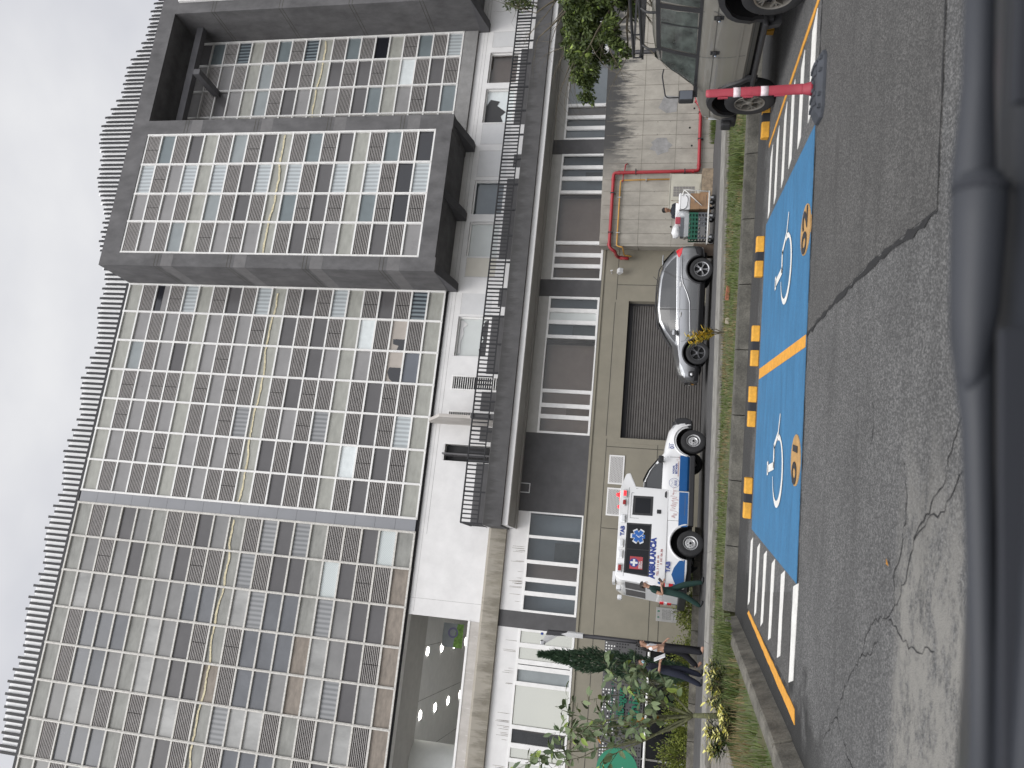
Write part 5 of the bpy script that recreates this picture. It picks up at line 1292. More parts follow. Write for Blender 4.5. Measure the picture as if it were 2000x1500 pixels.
# round emblem with a heart outline and three small figures
yl = -(CL.side(.18, .88)+.005)
em = MB()
def flat_ring(cx, cz, r, w_, y, n=28): 
    em.add([(cx+(r-w_)*math.cos(2*PI*k/n), y, cz+(r-w_)*math.sin(2*PI*k/n)) for k in range(n)]+[(cx+r*math.cos(2*PI*k/n), y, cz+r*math.sin(2*PI*k/n)) for k in range(n)], [(k, (k+1) % n, n+(k+1) % n, n+k) for k in range(n)])
flat_ring(.19, .885, .15, .008, yl)
hp = [(.19+.115*k, .885+z) for k, z in ((-1, 0), (-.8, .06), (-.4, .075), (0, .04), (.4, .075), (.8, .06), (1, 0))]
for (x1, z1), (x2, z2) in zip(hp[:-1], hp[1:]): em.quad((x1, yl, z1-.004), (x2, yl, z2-.004), (x2, yl, z2+.004), (x1, yl, z1+.004))
for x in (.13, .19, .25): em.box(x-.014, x+.014, yl-.001, yl+.001, .80, .87).box(x-.01, x+.01, yl-.001, yl+.001, .878, .896)
em.build('emblem', M['ink_blue'], A)
# heartbeat line
def pulse(seed, x0, x1, amp, yf, zc):
    r = random.Random(seed); x = x0; P = [(x0, zc)]
    while x < x1: x += r.uniform(.012, .03); P.append((x, zc+r.choice((-1, 1))*r.uniform(.02, amp)))
    P.append((x1+.05, zc)); mb = MB()
    for (a, b), (c, d) in zip(P[:-1], P[1:]): mb.quad((a-.003, yf(a, b), b), (a+.003, yf(a, b), b), (c+.003, yf(c, d), d), (c-.003, yf(c, d), d))
    return mb
fy = lambda x, z: -(wy(z)+.008); fc = lambda x, z: -(CL.side(x, z)+.006)
p1 = pulse(1, -.90, -.18, .12, fy, .86); p2 = pulse(2, -.15, .02, .08, fc, .84); p3 = pulse(3, .85, .98, .06, fc, .80)
p1.box(-.18, -.05, -(wy(.9)+.009), -(wy(.9)+.007), .885, .893); p3.box(.98, 1.08, fc(1, .8)-.001, fc(1, .8), .755, .76)
join(p1, p2, p3).build('heartbeat_line', M['ink_red'], A)
# six pointed star and medical panel on the black window
def star(cx, cz, k, y):
    mb = MB()
    for a in (0, 60, 120):
        R = Matrix.Rotation(math.radians(a), 3, 'Y'); mb.box(-.055*k, .055*k, -.001, .001, -.18*k, .18*k, R=R, T=(cx, y-a*.00001, cz))
    return mb
yw = lambda z, o: -(wy(z)+o)
star(-1.52, 1.82, 1.25, yw(1.82, .012)).build('star_edge', M['lens_clear'], A)
star(-1.52, 1.82, 1.02, yw(1.82, .015)).build('star_of_life', mat('star_blue', (.02, .12, .42), .4, var=0), A)
sn = MB(); 
for k in range(8): z = 1.68+k*.035; x = -1.52+.028*math.sin(k*1.5); sn.box(x-.012, x+.012, yw(z, .020), yw(z, .017), z, z+.037)
sn.build('star_snake', M['lens_clear'], A)
rpn = MB().box(-2.48, -2.12, yw(1.85, .016), yw(1.85, .010), 1.66, 2.02).build('medical_panel', M['red_panel'], A)
MB().lathe([(.125, 0), (.125, .003)], 28, T=(-2.30, yw(1.85, .017), 1.90), R=Matrix.Rotation(PI/2, 3, 'X')).build('panel_disc', M['ink_blue'], rpn)
MB().box(-2.33, -2.27, yw(1.85, .024), yw(1.85, .021), 1.80, 2.0).box(-2.40, -2.33, yw(1.85, .024), yw(1.85, .021), 1.87, 1.93).box(-2.27, -2.20, yw(1.85, .024), yw(1.85, .021), 1.87, 1.93).build('white_cross', M['lens_clear'], rpn)
text_mb('MISION', .06, (-2.46, yw(1.74, .019), 1.745), (1, 0, 0), (0, 0, 1), .001, 'LEFT', .002).build('panel_words', M['lens_clear'], rpn)
text_mb('MEDICA', .06, (-2.46, yw(1.69, .019), 1.69), (1, 0, 0), (0, 0, 1), .001, 'LEFT', .002).build('panel_words', M['lens_clear'], rpn)

# ---------------- silver crossover
cr = math.radians(168.6)
S = thing('silver_car', 'silver five door crossover parked in front of the brown garage door', 'car', (8.71, 23.80, .17), cr)
SX = 1.31
sc = [(-2.10, .42, .70, .86, .62, .56), (-2.06, .34, .86, .98, .74, .62), (-1.98, .30, 1.02, 1.18, .82, .60), (-1.80, .28, 1.10, 1.36, .875, .56), (-1.55, .26, 1.10, 1.53, .90, .56), (-1.25, .25, 1.09, 1.61, .91, .60), (-.7, .25, 1.06, 1.67, .915, .635), (-.1, .25, 1.03, 1.68, .915, .64), (.35, .25, 1.005, 1.61, .915, .63), (.75, .25, .99, 1.40, .91, .62), (1.12, .26, .97, 1.14, .905, .66), (1.45, .27, .92, 1.06, .895, .66), (1.80, .28, .85, .98, .865, .60), (2.05, .28, .74, .88, .79, .52), (2.18, .30, .60, .74, .68, .42), (2.22, .38, .52, .62, .58, .36)]
SL = Loft(sc); so = SL.mesh(4).build('body', [M['silver_car']], S)
carve(so, [arch_cutter(x, .365, .425, a, b, M['black_void']) for x in (-SX, SX) for a, b in ((-1.2, -.5), (.5, 1.2))])
SL.patch([(-1.72, 1.13), (-1.60, 1.28), (-1.36, 1.47), (-1.0, 1.545), (-.5, 1.575), (-.05, 1.575), (.30, 1.52), (.62, 1.35), (.90, 1.14), (1.02, 1.03), (.7, 1.035), (-.1, 1.065), (-1.0, 1.10)], off=.004, nx=30).build('side_window', M['car_glass'], S)
pl = MB(); SL.line([(-.03, 1.04), (-.06, 1.58)], .05, off=.007, mb=pl); SL.line([(-1.02, 1.10), (-1.15, 1.30), (-1.28, 1.50)], .04, off=.007, mb=pl); SL.line([(.62, 1.03), (.68, 1.29)], .03, off=.007, mb=pl)
pl.build('window_pillar', M['black_plastic'], S)
SL.line([(-1.74, 1.12), (-1.0, 1.09), (-.1, 1.055), (.7, 1.025), (1.04, 1.02)], .018, off=.008).build('waist_trim', M['chrome'], S)
cd_ = MB()
for xa in (-SX, SX):
    for sd in (-1, 1):
        pts = [(xa+.445*math.cos(t), sd*(SL.side(xa+.445*math.cos(t), max(.3, .365+.445*math.sin(t)))+.002), .365+.445*math.sin(t)) for t in [math.radians(a) for a in range(-8, 189, 9)]]
        cd_.tube(pts, .03, 6)
SL.patch([(-.90, .24), (-.90, .38), (.90, .38), (.90, .24)], off=.012, mb=cd_)
cd_.build('wheel_arch', M['black_plastic'], S, smooth=True)
SL.patch([(-.86, .40), (-.86, .425), (.86, .425), (.86, .40)], off=.016, nz=1).build('sill_trim', M['chrome'], S)
sm_ = MB(); SL.line([(-.04, .36), (-.02, .7), (-.03, 1.04)], .012, mb=sm_); SL.line([(-.78, .40), (-.95, .75), (-1.06, 1.08)], .012, mb=sm_); SL.line([(.93, .62), (1.0, .98)], .012, mb=sm_); SL.line([(1.72, .80), (1.55, .93)], .010, mb=sm_)
sm_.build('door_seam', M['ink_grey'], S)
handle(S, SL, .13, .93, (-1, 1), M['chrome'], .17, .028); handle(S, SL, -.82, .97, (-1, 1), M['chrome'], .17, .028)
# swage line that rises over the rear wheel
for sd in (-1, 1):
    for pts, rr0 in (([(.92, .60), (.3, .63), (-.25, .66), (-.55, .76), (-.85, .90), (-1.1, .95), (-1.5, .97), (-1.8, .97)], .030), ([(1.5, .90), (.9, .935), (0, .965), (-.9, 1.0), (-1.7, 1.03)], .020)):
        pp = []
        for (ax, az), (bx, bz) in zip(pts[:-1], pts[1:]): pp += [(lerp(ax, bx, k/5), lerp(az, bz, k/5)) for k in range(5)]
        pp.append(pts[-1]); k_ = len(pp)
        MB().tube([(x, sd*(SL.side(x, z)-rr0*.45), z) for x, z in pp], [rr0*min(1, .3+min(i, k_-1-i)/5) for i in range(k_)], 10).build('body_crease', M['silver_car'], S, smooth=True)
for sd in (-1, 1):
    SL.patch([(-2.04, .95), (-2.02, 1.02), (-1.92, 1.16), (-1.72, 1.10), (-1.66, 1.05), (-1.80, .98)], sides=(sd,), off=.008).build('tail_light', M['tail_red'], S)
    SL.patch([(1.60, .89), (1.76, .885), (2.02, .80), (2.10, .70), (1.98, .70), (1.75, .80)], sides=(sd,), off=.008).build('headlight', M['head_glass'], S)
    SL.patch([(1.86, .40), (1.90, .60), (2.04, .60), (2.08, .48), (2.0, .38)], sides=(sd,), off=.006).build('fog_lamp_recess', M['black_plastic'], S)
    MB().lathe([(.055, 0), (.045, .03), (.0, .035)], 14, R=Matrix.Rotation(-PI/2*sd, 3, 'X') , T=(1.98, sd*(SL.side(1.98, .50)+.004), .50)).build('fog_lamp', M['chrome'], S)
    mb = MB().bbox(.62, .82, min(sd*.93, sd*1.11), max(sd*.93, sd*1.11), 1.02, 1.16, .05).box(.70, .78, min(sd*.84, sd*.96), max(sd*.84, sd*.96), 1.0, 1.05); mb.build('mirror', M['silver_car'], S)
    rl_ = MB().tube([(-1.45, sd*.56, 1.585), (-1.3, sd*.575, 1.655), (-.7, sd*.60, 1.715), (0, sd*.60, 1.715), (.38, sd*.59, 1.635), (.42, sd*.59, 1.60)], .018, 6); rl_.build('roof_rail', M['black_plastic'], S, smooth=True)
SL.patch([(1.72, .28), (1.70, .42), (1.95, .42), (2.18, .42), (2.16, .30)], off=.012).build('lower_bumper', M['black_plastic'], S)
SL.patch([(-2.06, .36), (-2.02, .58), (-1.8, .52), (-1.72, .30)], off=.012).build('rear_lower_bumper', M['black_plastic'], S)
MB().bbox(2.10, 2.24, -.52, .52, .50, .70, .03).build('grille', M['black_plastic'], S)
MB().tube([(2.2, -.5, .62), (2.27, -.3, .50), (2.28, 0, .47), (2.27, .3, .50), (2.2, .5, .62)], .018, 6).build('grille_trim', M['chrome'], S)
MB().bbox(2.24, 2.265, -.17, .17, .40, .50, .006).build('number_plate', M['plate_yellow'], S)
MB().bbox(2.05, 2.22, -.60, .60, .28, .42, .04).build('air_intake', M['black_plastic'], S)
ws = MB()
for a, b in zip([(.36, 1.605), (.75, 1.40)], [(.75, 1.40), (1.10, 1.15)]): ws.quad((a[0]+.01, -.53, a[1]+.012), (a[0]+.01, .53, a[1]+.012), (b[0]+.01, .56, b[1]+.012), (b[0]+.01, -.56, b[1]+.012))
ws.build('windscreen', M['car_glass'], S)
ws = MB().quad((-1.99, -.52, 1.19), (-1.99, .52, 1.19), (-1.58, .5, 1.53), (-1.58, -.5, 1.53)); ws.v = [(x-.02, y, z+.01) for x, y, z in ws.v]; ws.build('rear_window', M['car_glass'], S)
MB().bbox(-1.82, -1.5, -.52, .52, 1.53, 1.57, .015).build('roof_spoiler', M['silver_car'], S)
MB().tube([(-1.05, 0, 1.65), (-1.22, 0, 1.84)], .007, 5).build('aerial', M['black_plastic'], S)
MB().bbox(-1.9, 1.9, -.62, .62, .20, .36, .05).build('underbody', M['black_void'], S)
for x in (-SX, SX):
    for sd in (-1, 1): wheel(S, x, sd*.80, .355, .225, .235, 'five_pair', M['rim_dark'] if x > 0 else M['rim_alloy'], sd)

# ---------------- beige off-roader
tr = math.radians(96.8)-ANG
T_ = thing('off_roader', 'beige boxy off-roader with roof rack and black wheel arches parked behind the red post', 'car', W(5.50, 10.86, 0), tr)
TX = 1.30
tc_ = [(-2.20, .60, 1.02, 1.14, .80, .74), (-2.15, .50, 1.16, 1.60, .84, .70), (-2.05, .46, 1.18, 1.78, .86, .70), (-1.2, .44, 1.18, 1.83, .875, .70), (-.2, .44, 1.18, 1.83, .875, .70), (.35, .44, 1.18, 1.79, .875, .69), (.62, .44, 1.18, 1.62, .875, .70), (.90, .44, 1.17, 1.36, .87, .72), (1.05, .44, 1.16, 1.24, .865, .76), (1.5, .46, 1.12, 1.19, .85, .76), (1.92, .48, 1.04, 1.12, .83, .72), (2.08, .48, .92, 1.02, .79, .66), (2.14, .52, .80, .88, .74, .6)]
TL = Loft(tc_); to = TL.mesh(4).build('body', [M['beige_car']], T_)
carve(to, [arch_cutter(x, .40, .535, a, b, M['black_void']) for x in (-TX, TX) for a, b in ((-1.2, -.45), (.45, 1.2))])
TL.patch([(-.93, 1.23), (-.90, 1.70), (-.02, 1.70), (.0, 1.22)], off=.004).build('rear_door_window', M['suv_glass'], T_)
TL.patch([(.10, 1.21), (.08, 1.68), (.36, 1.69), (.60, 1.56), (.93, 1.22)], off=.004).build('front_door_window', M['suv_glass'], T_)
TL.patch([(-1.95, 1.21), (-1.90, 1.70), (-1.06, 1.70), (-1.05, 1.21)], off=.004).build('quarter_window', M['suv_glass'], T_)
fr = MB()
for ps, wd in (([(-1.0, 1.20), (-.97, 1.72)], .10), ([(.05, 1.19), (.03, 1.72)], .09), ([(-.62, 1.21), (-.60, 1.70)], .025), ([(-2.0, 1.735), (-1.0, 1.735), (.30, 1.735), (.40, 1.725)], .055), ([(.36, 1.73), (.62, 1.575), (.98, 1.20)], .05), ([(-2.0, 1.195), (-1.0, 1.195), (0, 1.195), (.96, 1.195)], .04), ([(-1.98, 1.2), (-1.94, 1.72)], .06)): TL.line(ps, wd, off=.009, mb=fr)
fr.build('window_frame', M['black_plastic'], T_)
sm_ = MB(); TL.line([(.07, .46), (.05, 1.2)], .012, mb=sm_); TL.line([(-.97, 1.2), (-1.0, 1.02), (-.90, .92)], .012, mb=sm_); TL.line([(.98, .56), (1.0, 1.2)], .012, mb=sm_); TL.line([(-.72, .50), (.0, .50), (.72, .50)], .010, mb=sm_)
sm_.build('door_seam', M['ink_grey'], T_)
TL.line([(-2.1, .985), (-1.0, .985), (0, .985), (1.0, .985), (1.9, .93)], .012, off=.004).build('body_crease', M['crease_shade'], T_)  # flat strip along the flank, shade of the crease painted as darker beige
TL.line([(-.74, .66), (0, .66), (.74, .66)], .035, off=.008).build('rub_strip', M['beige_car'], T_)
handle(T_, TL, -.07, .975, (1, -1), M['black_plastic'], .10, .05); handle(T_, TL, -.87, .975, (1, -1), M['black_plastic'], .10, .05)
ha = MB()
for sd in (1, -1):
    for x in (-.04, -.84): y = TL.side(x, .97); ha.ball((x, sd*(y+.022), .965), .022, 8)
ha.build('handle_lock', M['chrome'], T_)
fl = MB()
for xa in (-TX, TX):
    for sd in (-1, 1):
        sec = []
        for a in range(-12, 193, 8):
            t = math.radians(a); sec.append((math.cos(t), math.sin(t)))
        vs = []
        for c, s_ in sec:
            k = .47 + (.06 if abs(c) > .6 else .0); x = xa+k*c*1.0; z = .40+(.47+.05*(abs(c) < .85))*s_*1.02
            y = TL.side(max(-2.1, min(2.05, x)), max(.5, min(1.1, z)))
            for q, dy in ((1.0, .05), (1.0, .0), (1.17, -.01), (1.14, .045)): vs.append((xa+(x-xa)*q, sd*(y+dy), .40+(z-.40)*q))
        n = len(sec); fl.add(vs, [(i*4+j, i*4+(j+1) % 4, (i+1)*4+(j+1) % 4, (i+1)*4+j) for i in range(n-1) for j in range(4)]+[(0, 1, 2, 3), tuple((n-1)*4+j for j in range(4))])
fl.build('wheel_arch', M['black_plastic'], T_, auto=40)
for x in (-TX, TX):
    for sd in (-1, 1): wheel(T_, x, sd*.80, .372, .255, .228, 'five_star', M['rim_bronze'], sd)
st = MB()
for sd in (-1, 1): st.bbox(-.78, .78, sd*.87-.07, sd*.87+.07, .36, .42, .02)
st.build('side_step', M['black_plastic'], T_)
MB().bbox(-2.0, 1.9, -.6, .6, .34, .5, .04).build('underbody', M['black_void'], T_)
for sd in (-1, 1):
    mb = MB().bbox(.80, .93, min(sd*.93, sd*1.09), max(sd*.93, sd*1.09), 1.21, 1.43, .025).box(.84, .90, min(sd*.86, sd*1.0), max(sd*.86, sd*1.0), 1.16, 1.22); mo = mb.build('mirror', M['black_plastic'], T_)
    MB().box(.797, .802, min(sd*.945, sd*1.075), max(sd*.945, sd*1.075), 1.23, 1.41).build('mirror_glass', M['pane_blue'], mo)
    MB().tube(rnd_path([(.84, sd*1.03, 1.42), (.86, sd*1.02, 1.62), (.62, sd*.80, 1.68), (.56, sd*.73, 1.66)], .06), .010, 6).build('mirror_stay', M['black_plastic'], T_, smooth=True)
# roof rack
rk_ = MB()
for sd in (-1, 1):
    rk_.tube(rnd_path([(-1.95, sd*.62, 1.98), (-1.5, sd*.66, 1.97), (.15, sd*.66, 1.97), (.42, sd*.60, 2.0)], .1), .022, 8); rk_.tube(rnd_path([(-1.95, sd*.62, 2.10), (-1.5, sd*.66, 2.09), (.18, sd*.66, 2.09), (.46, sd*.58, 2.10)], .1), .02, 8)
    for x in (-1.7, -.85, .0): rk_.tube(rnd_path([(x, sd*.66, 1.97), (x, sd*.74, 1.88), (x, sd*.745, 1.76)], .05), .016, 6)
    for x in (-1.9, -1.0, -.2, .38): rk_.tube([(x, sd*.64, 1.97), (x, sd*.64, 2.10)], .013, 6)
for x in (-1.95, -1.55, -1.15, -.75, -.35, .05, .43): rk_.box(x-.025, x+.025, -.63, .63, 1.955, 1.985)
rk_.box(.40, .46, -.6, .6, 2.085, 2.115)
for y in (-.45, -.15, .15, .45): rk_.box(-1.95, .43, y-.02, y+.02, 1.987, 2.0)
rk_.build('roof_rack', M['black_plastic'], T_, smooth=False)
ws = MB().quad((.38, -.62, 1.775), (.38, .62, 1.775), (1.02, .70, 1.25), (1.02, -.70, 1.25)); ws.v = [(x+.02, y, z+.02) for x, y, z in ws.v]; ws.build('windscreen', M['suv_glass'], T_)
bb = MB().bbox(1.98, 2.26, -.84, .84, .50, .74, .05); bb.build('front_bumper', M['black_plastic'], T_)
for sd in (-1, 1):
    MB().bbox(2.0, 2.2, min(sd*.84, sd*.92), max(sd*.84, sd*.92), .58, .74, .03).build('bumper_end', M['black_plastic'], T_)
    MB().bbox(1.94, 2.06, min(sd*.70, sd*.80), max(sd*.70, sd*.80), .80, .95, .02).build('headlight', M['head_glass'], T_)
    TL.patch([(1.96, .955), (1.97, .99), (2.05, .96), (2.05, .93)], sides=(sd,), off=.008).build('side_marker', M['stop_yellow'], T_)
MB().bbox(-2.34, -2.1, -.84, .84, .50, .70, .05).build('rear_bumper', M['black_plastic'], T_)
for sd in (-1, 1):
    mb = MB().prism([(.60, .40), (.68, .40), (.74, .20), (.66, .22)], min(sd*.70, sd*.90), max(sd*.70, sd*.90), 'y'); mb.v = [(-x, y, z) for x, y, z in mb.v]; mb.build('mud_flap', M['black_plastic'], T_)
# ------------------------------------------------------------------ people
def seg_d(p, a, b):
    ab = b-a; t = max(0, min(1, (p-a).dot(ab)/(ab.length_squared+1e-9))); return (p-(a+ab*t)).length, t
def person(label, loc, rz, J, mats, sleeve=.45, shirt_low=.0, hair='short', hair_m='hair', long_hair=False, mask=False, flare=1.0, group=None, shoe='shoe', female=False):
    root = thing('person', label, 'person', loc, rz, group)
    V = []; E = []; Rr = []; REG = []
    def v(p, r, parent=None, reg='torso'):
        V.append(Vector(p)); Rr.append(r if isinstance(r, tuple) else (r, r)); i = len(V)-1
        if parent is not None: E.append((parent, i)); REG.append((parent, i, reg))
        return i
    wS = .9 if female else 1.0
    pel = v(J['pelvis'], (.125, .15*1.0))
    wa = v(J['waist'], (.105*wS, .13*wS), pel, 'hip'); ch = v(J['chest'], (.135*wS, .175*wS), wa, 'torso')
    nb = v(J['neck'], (.062, .066), ch, 'torso'); nk = v(Vector(J['neck']).lerp(Vector(J['head']), .42), (.052, .05), nb, 'skin')
    hd = v(J['head'], (.092, .078), nk, 'skin'); up = (Vector(J['head'])-Vector(J['neck'])).normalized()
    v(Vector(J['head'])+up*.085, (.075, .066), hd, 'skin')
    for sd in 'RL':
        sh = v(J['sh'+sd], .066*wS, ch, 'torso'); el0 = Vector(J['sh'+sd]).lerp(Vector(J['el'+sd]), .5)
        m = v(el0, .050*wS, sh, 'sleeve'); el = v(J['el'+sd], .040, m, 'uarm'); wr = v(J['wr'+sd], .027, el, 'skin')
        d = (Vector(J['wr'+sd])-Vector(J['el'+sd])).normalized(); side = Vector((-d.y, d.x, 0)).normalized() if abs(d.z) < .95 else Vector((0, 1, 0))
        fwd = d.cross(side)
        pm = v(Vector(J['wr'+sd])+d*.055, (.036, .018), wr, 'skin')
        for k in range(4):     # four fingers of different length, bent at the knuckle
            off = side*(k-1.5)*.019; L_ = (.062, .074, .068, .052)[k]
            a = v(Vector(J['wr'+sd])+d*.092+off, .0095, pm, 'skin'); b = v(V[a]+d*L_*.5-fwd*.012, .0085, a, 'skin'); v(V[b]+d*L_*.32-fwd*.03, .007, b, 'skin')
        t = v(Vector(J['wr'+sd])+d*.04-side*.036-fwd*.01, .011, pm, 'skin'); v(V[t]+d*.04-side*.012-fwd*.022, .009, t, 'skin')
        hp = v(J['hip'+sd], .105, pel, 'leg'); kn = v(J['kn'+sd], .076*(1+.25*(flare-1)), hp, 'leg'); an = v(J['an'+sd], .045*flare, kn, 'leg')
        hl = v(Vector(J['an'+sd])+Vector((-.02, 0, -.045)), .04, an, 'shoe'); v(J['to'+sd], (.042, .026), hl, 'shoe')
    me = bpy.data.meshes.new('body'); me.from_pydata(V, E, []); o = bpy.data.objects.new('body', me); COL.objects.link(o)
    sk = o.modifiers.new('skin', 'SKIN'); sk.use_smooth_shade = True; sk.branch_smoothing = .6
    for i, d in enumerate(me.skin_vertices[0].data): d.radius = Rr[i]; d.use_root = (i == 0)
    ss = o.modifiers.new('sub', 'SUBSURF'); ss.levels = 2; ss.render_levels = 2
    dg = bpy.context.evaluated_depsgraph_get(); m2 = bpy.data.meshes.new_from_object(o.evaluated_get(dg)); o.modifiers.clear(); o.data = m2
    names = ['skin', 'torso', 'leg', 'shoe']; m2.materials.clear()
    for k in (mats['skin'], mats['torso'], mats['leg'], shoe): m2.materials.append(M[k])
    idx = []
    for p in m2.polygons:
        c = p.center; best = None
        for (a, b, reg) in REG:
            dd, t = seg_d(c, V[a], V[b]); dd -= (Rr[a][0]*(1-t)+Rr[b][0]*t)*.8
            if best is None or dd < best[0]: best = (dd, reg, t)
        reg, t = best[1], best[2]
        if reg == 'sleeve': k = 1 if t < sleeve*2 else 0
        elif reg == 'uarm': k = 1 if .5+t*.5 < sleeve else 0
        elif reg == 'hip': k = 2 if t < .55 else (0 if shirt_low > 0 and t < 1.0 else 1)
        elif reg == 'torso': k = 0 if (shirt_low > 0 and c.z < shirt_low) else 1
        else: k = {'skin': 0, 'leg': 2, 'shoe': 3}[reg]
        idx.append(k)
    m2.polygons.foreach_set('material_index', idx); m2.polygons.foreach_set('use_smooth', [True]*len(idx)); m2.update()
    o.parent = root
    H = Vector(J['head']); f = Vector(J.get('face', (1, 0, 0))).normalized(); l = up.cross(f).normalized(); f = l.cross(up)
    # hair: cap that leaves the face free
    bm = bmesh.new(); bmesh.ops.create_uvsphere(bm, u_segments=18, v_segments=12, radius=1)
    Bx = Matrix((f, l, up)).transposed()
    for q in bm.verts: q.co = Bx @ Vector((q.co.x*.106-.012, q.co.y*.094, q.co.z*.112+.035))
    for q in list(bm.verts):
        lc = Bx.transposed() @ q.co
        if lc.x > .025 and lc.z < .075 or lc.z < -.03 + (.0 if lc.x < 0 else .03): bm.verts.remove(q)
    MB().bm(bm, None, H).build('hair', M[hair_m], root, smooth=True)
    if long_hair:
        MB().tube([H-f*.07+up*.03, H-f*.10-up*.08, H-f*.10-up*.20, H-f*.09-up*.32], [.055, .062, .055, .02], 10).build('long_hair', M[hair_m], root, smooth=True)
    fc = MB(); fc.ball(H+f*.092-up*.018, .016, 8, (1, 1, 1.2))
    for q in (-1, 1): fc.ball(H+l*q*.083-f*.005-up*.01, .022, 8, (.7, .5, 1.2))
    fc.build('face', M[mats['skin']], root, smooth=True)
    ey = MB()
    for q in (-1, 1): ey.ball(H+f*.082+l*q*.032+up*.012, .009, 8)
    ey.build('eye', M['hair'], root)
    MB().box(-.004, .004, -.02, .02, -.004, .004, R=Bx, T=H+f*.086-up*.055).build('mouth', M['rust'], root)
    if mask: MB().ball(H+f*.055-up*.04, .055, 10, (.8, .95, .8)).build('face_mask', M['mask_blue'], root, smooth=True)
    return root
def stand(lean=0.0):
    return dict(pelvis=(0, 0, .90), waist=(.005, 0, 1.06), chest=(.02, 0, 1.26), neck=(.03, 0, 1.42), head=(.05, 0, 1.565))
J = stand(); J.update(chest=(.03, 0, 1.27), neck=(.065, 0, 1.42), head=(.105, 0, 1.55), face=(1, 0, -.45), shR=(.03, -.185, 1.36), elR=(-.05, -.23, 1.07), wrR=(.17, -.15, 1.12), shL=(.03, .185, 1.36), elL=(.0, .23, 1.08), wrL=(.19, .10, 1.07),
                      hipR=(0, -.09, .87), knR=(-.06, -.10, .49), anR=(-.27, -.10, .12), toR=(-.13, -.10, .03), hipL=(0, .09, .87), knL=(.20, .09, .50), anL=(.30, .09, .09), toL=(.45, .10, .03))
pA = person('person in dark green scrubs walking past the rear of the ambulance looking at a phone', W(-5.36, 21.0, .17), -ANG, J, dict(skin='skin', torso='scrubs', leg='scrubs'), hair_m='hair_grey', flare=1.45)
o = MB().bbox(-.035, .035, -.006, .006, -.07, .07, .005, R=Matrix.Rotation(.9, 3, 'Y')).build('phone', M['black_plastic']); o.location = W(-5.36, 21.0, .17)+Vector((.30*CA-.135*SA, -.30*SA-.135*CA, 1.15)); o.rotation_euler = (0, 0, -ANG)
tag(o, 'black phone held by the person in green scrubs', 'phone')
J = stand(); J.update(head=(.06, 0, 1.545), neck=(.02, 0, 1.40), face=(1, -.3, -.1), shR=(.0, -.165, 1.33), elR=(.12, -.24, 1.12), wrR=(.06, -.16, 1.30), shL=(.0, .165, 1.33), elL=(-.03, .22, 1.06), wrL=(.12, .20, .96),
                      hipR=(0, -.08, .87), knR=(.06, -.09, .48), anR=(.04, -.09, .09), toR=(.20, -.09, .03), hipL=(0, .09, .87), knL=(-.10, .09, .48), anL=(-.36, .09, .17), toL=(-.26, .09, .035))
pB = person('person in short white top and wide black trousers walking before the entrance', W(-6.55, 19.9, .17), -ANG, J, dict(skin='skin', torso='white_cloth', leg='black_cloth'), shirt_low=1.16, sleeve=.35, long_hair=True, flare=1.7, female=True, shoe='skin')
J = stand(); J.update(head=(.10, 0, 1.54), neck=(.06, 0, 1.40), chest=(.03, 0, 1.26), face=(1, -.2, -.2), shR=(.03, -.18, 1.34), elR=(-.0, -.25, 1.08), wrR=(.20, -.16, 1.06), shL=(.03, .18, 1.34), elL=(.02, .24, 1.08), wrL=(.22, .10, 1.04),
                      hipR=(0, -.09, .87), knR=(-.06, -.10, .49), anR=(-.22, -.10, .09), toR=(-.08, -.10, .03), hipL=(0, .09, .87), knL=(.04, .09, .48), anL=(-.05, .09, .09), toL=(.09, .10, .03))
pC = person('person in navy scrubs with a face mask and white folder, half hidden by leaves', W(-6.98, 19.6, .17), -ANG, J, dict(skin='skin', torso='navy', leg='navy'), mask=True, sleeve=1.2, long_hair=True, female=True, flare=1.5)
o = MB().bbox(-.012, .012, -.11, .11, -.15, .15, .004, R=Matrix.Rotation(-.5, 3, 'Y')).build('folder', M['paper']); o.location = W(-6.98, 19.6, .17)+Vector((.33*CA-.1*SA, -.33*SA-.1*CA, 1.08)); o.rotation_euler = (0, 0, -ANG)
tag(o, 'white paper folder held by the person in navy scrubs', 'folder')
J = stand(); J.update(face=(1, .25, -.25), head=(.10, 0, 1.54), neck=(.05, 0, 1.40), shR=(.0, -.20, 1.34), elR=(.06, -.26, 1.06), wrR=(.28, -.20, 1.02), shL=(.0, .20, 1.34), elL=(.06, .27, 1.06), wrL=(.28, .22, .98),
                      hipR=(0, -.09, .87), knR=(.02, -.10, .48), anR=(0, -.10, .09), toR=(.14, -.11, .03), hipL=(0, .09, .87), knL=(.02, .10, .48), anL=(0, .10, .09), toL=(.14, .11, .03))
pD = person('person in a dark grey T-shirt with black hair standing behind the loaded trolley', W(5.98, 25.75, .17), -PI/2-ANG+.1, J, dict(skin='skin_tan', torso='grey_shirt', leg='navy'), sleeve=.5)

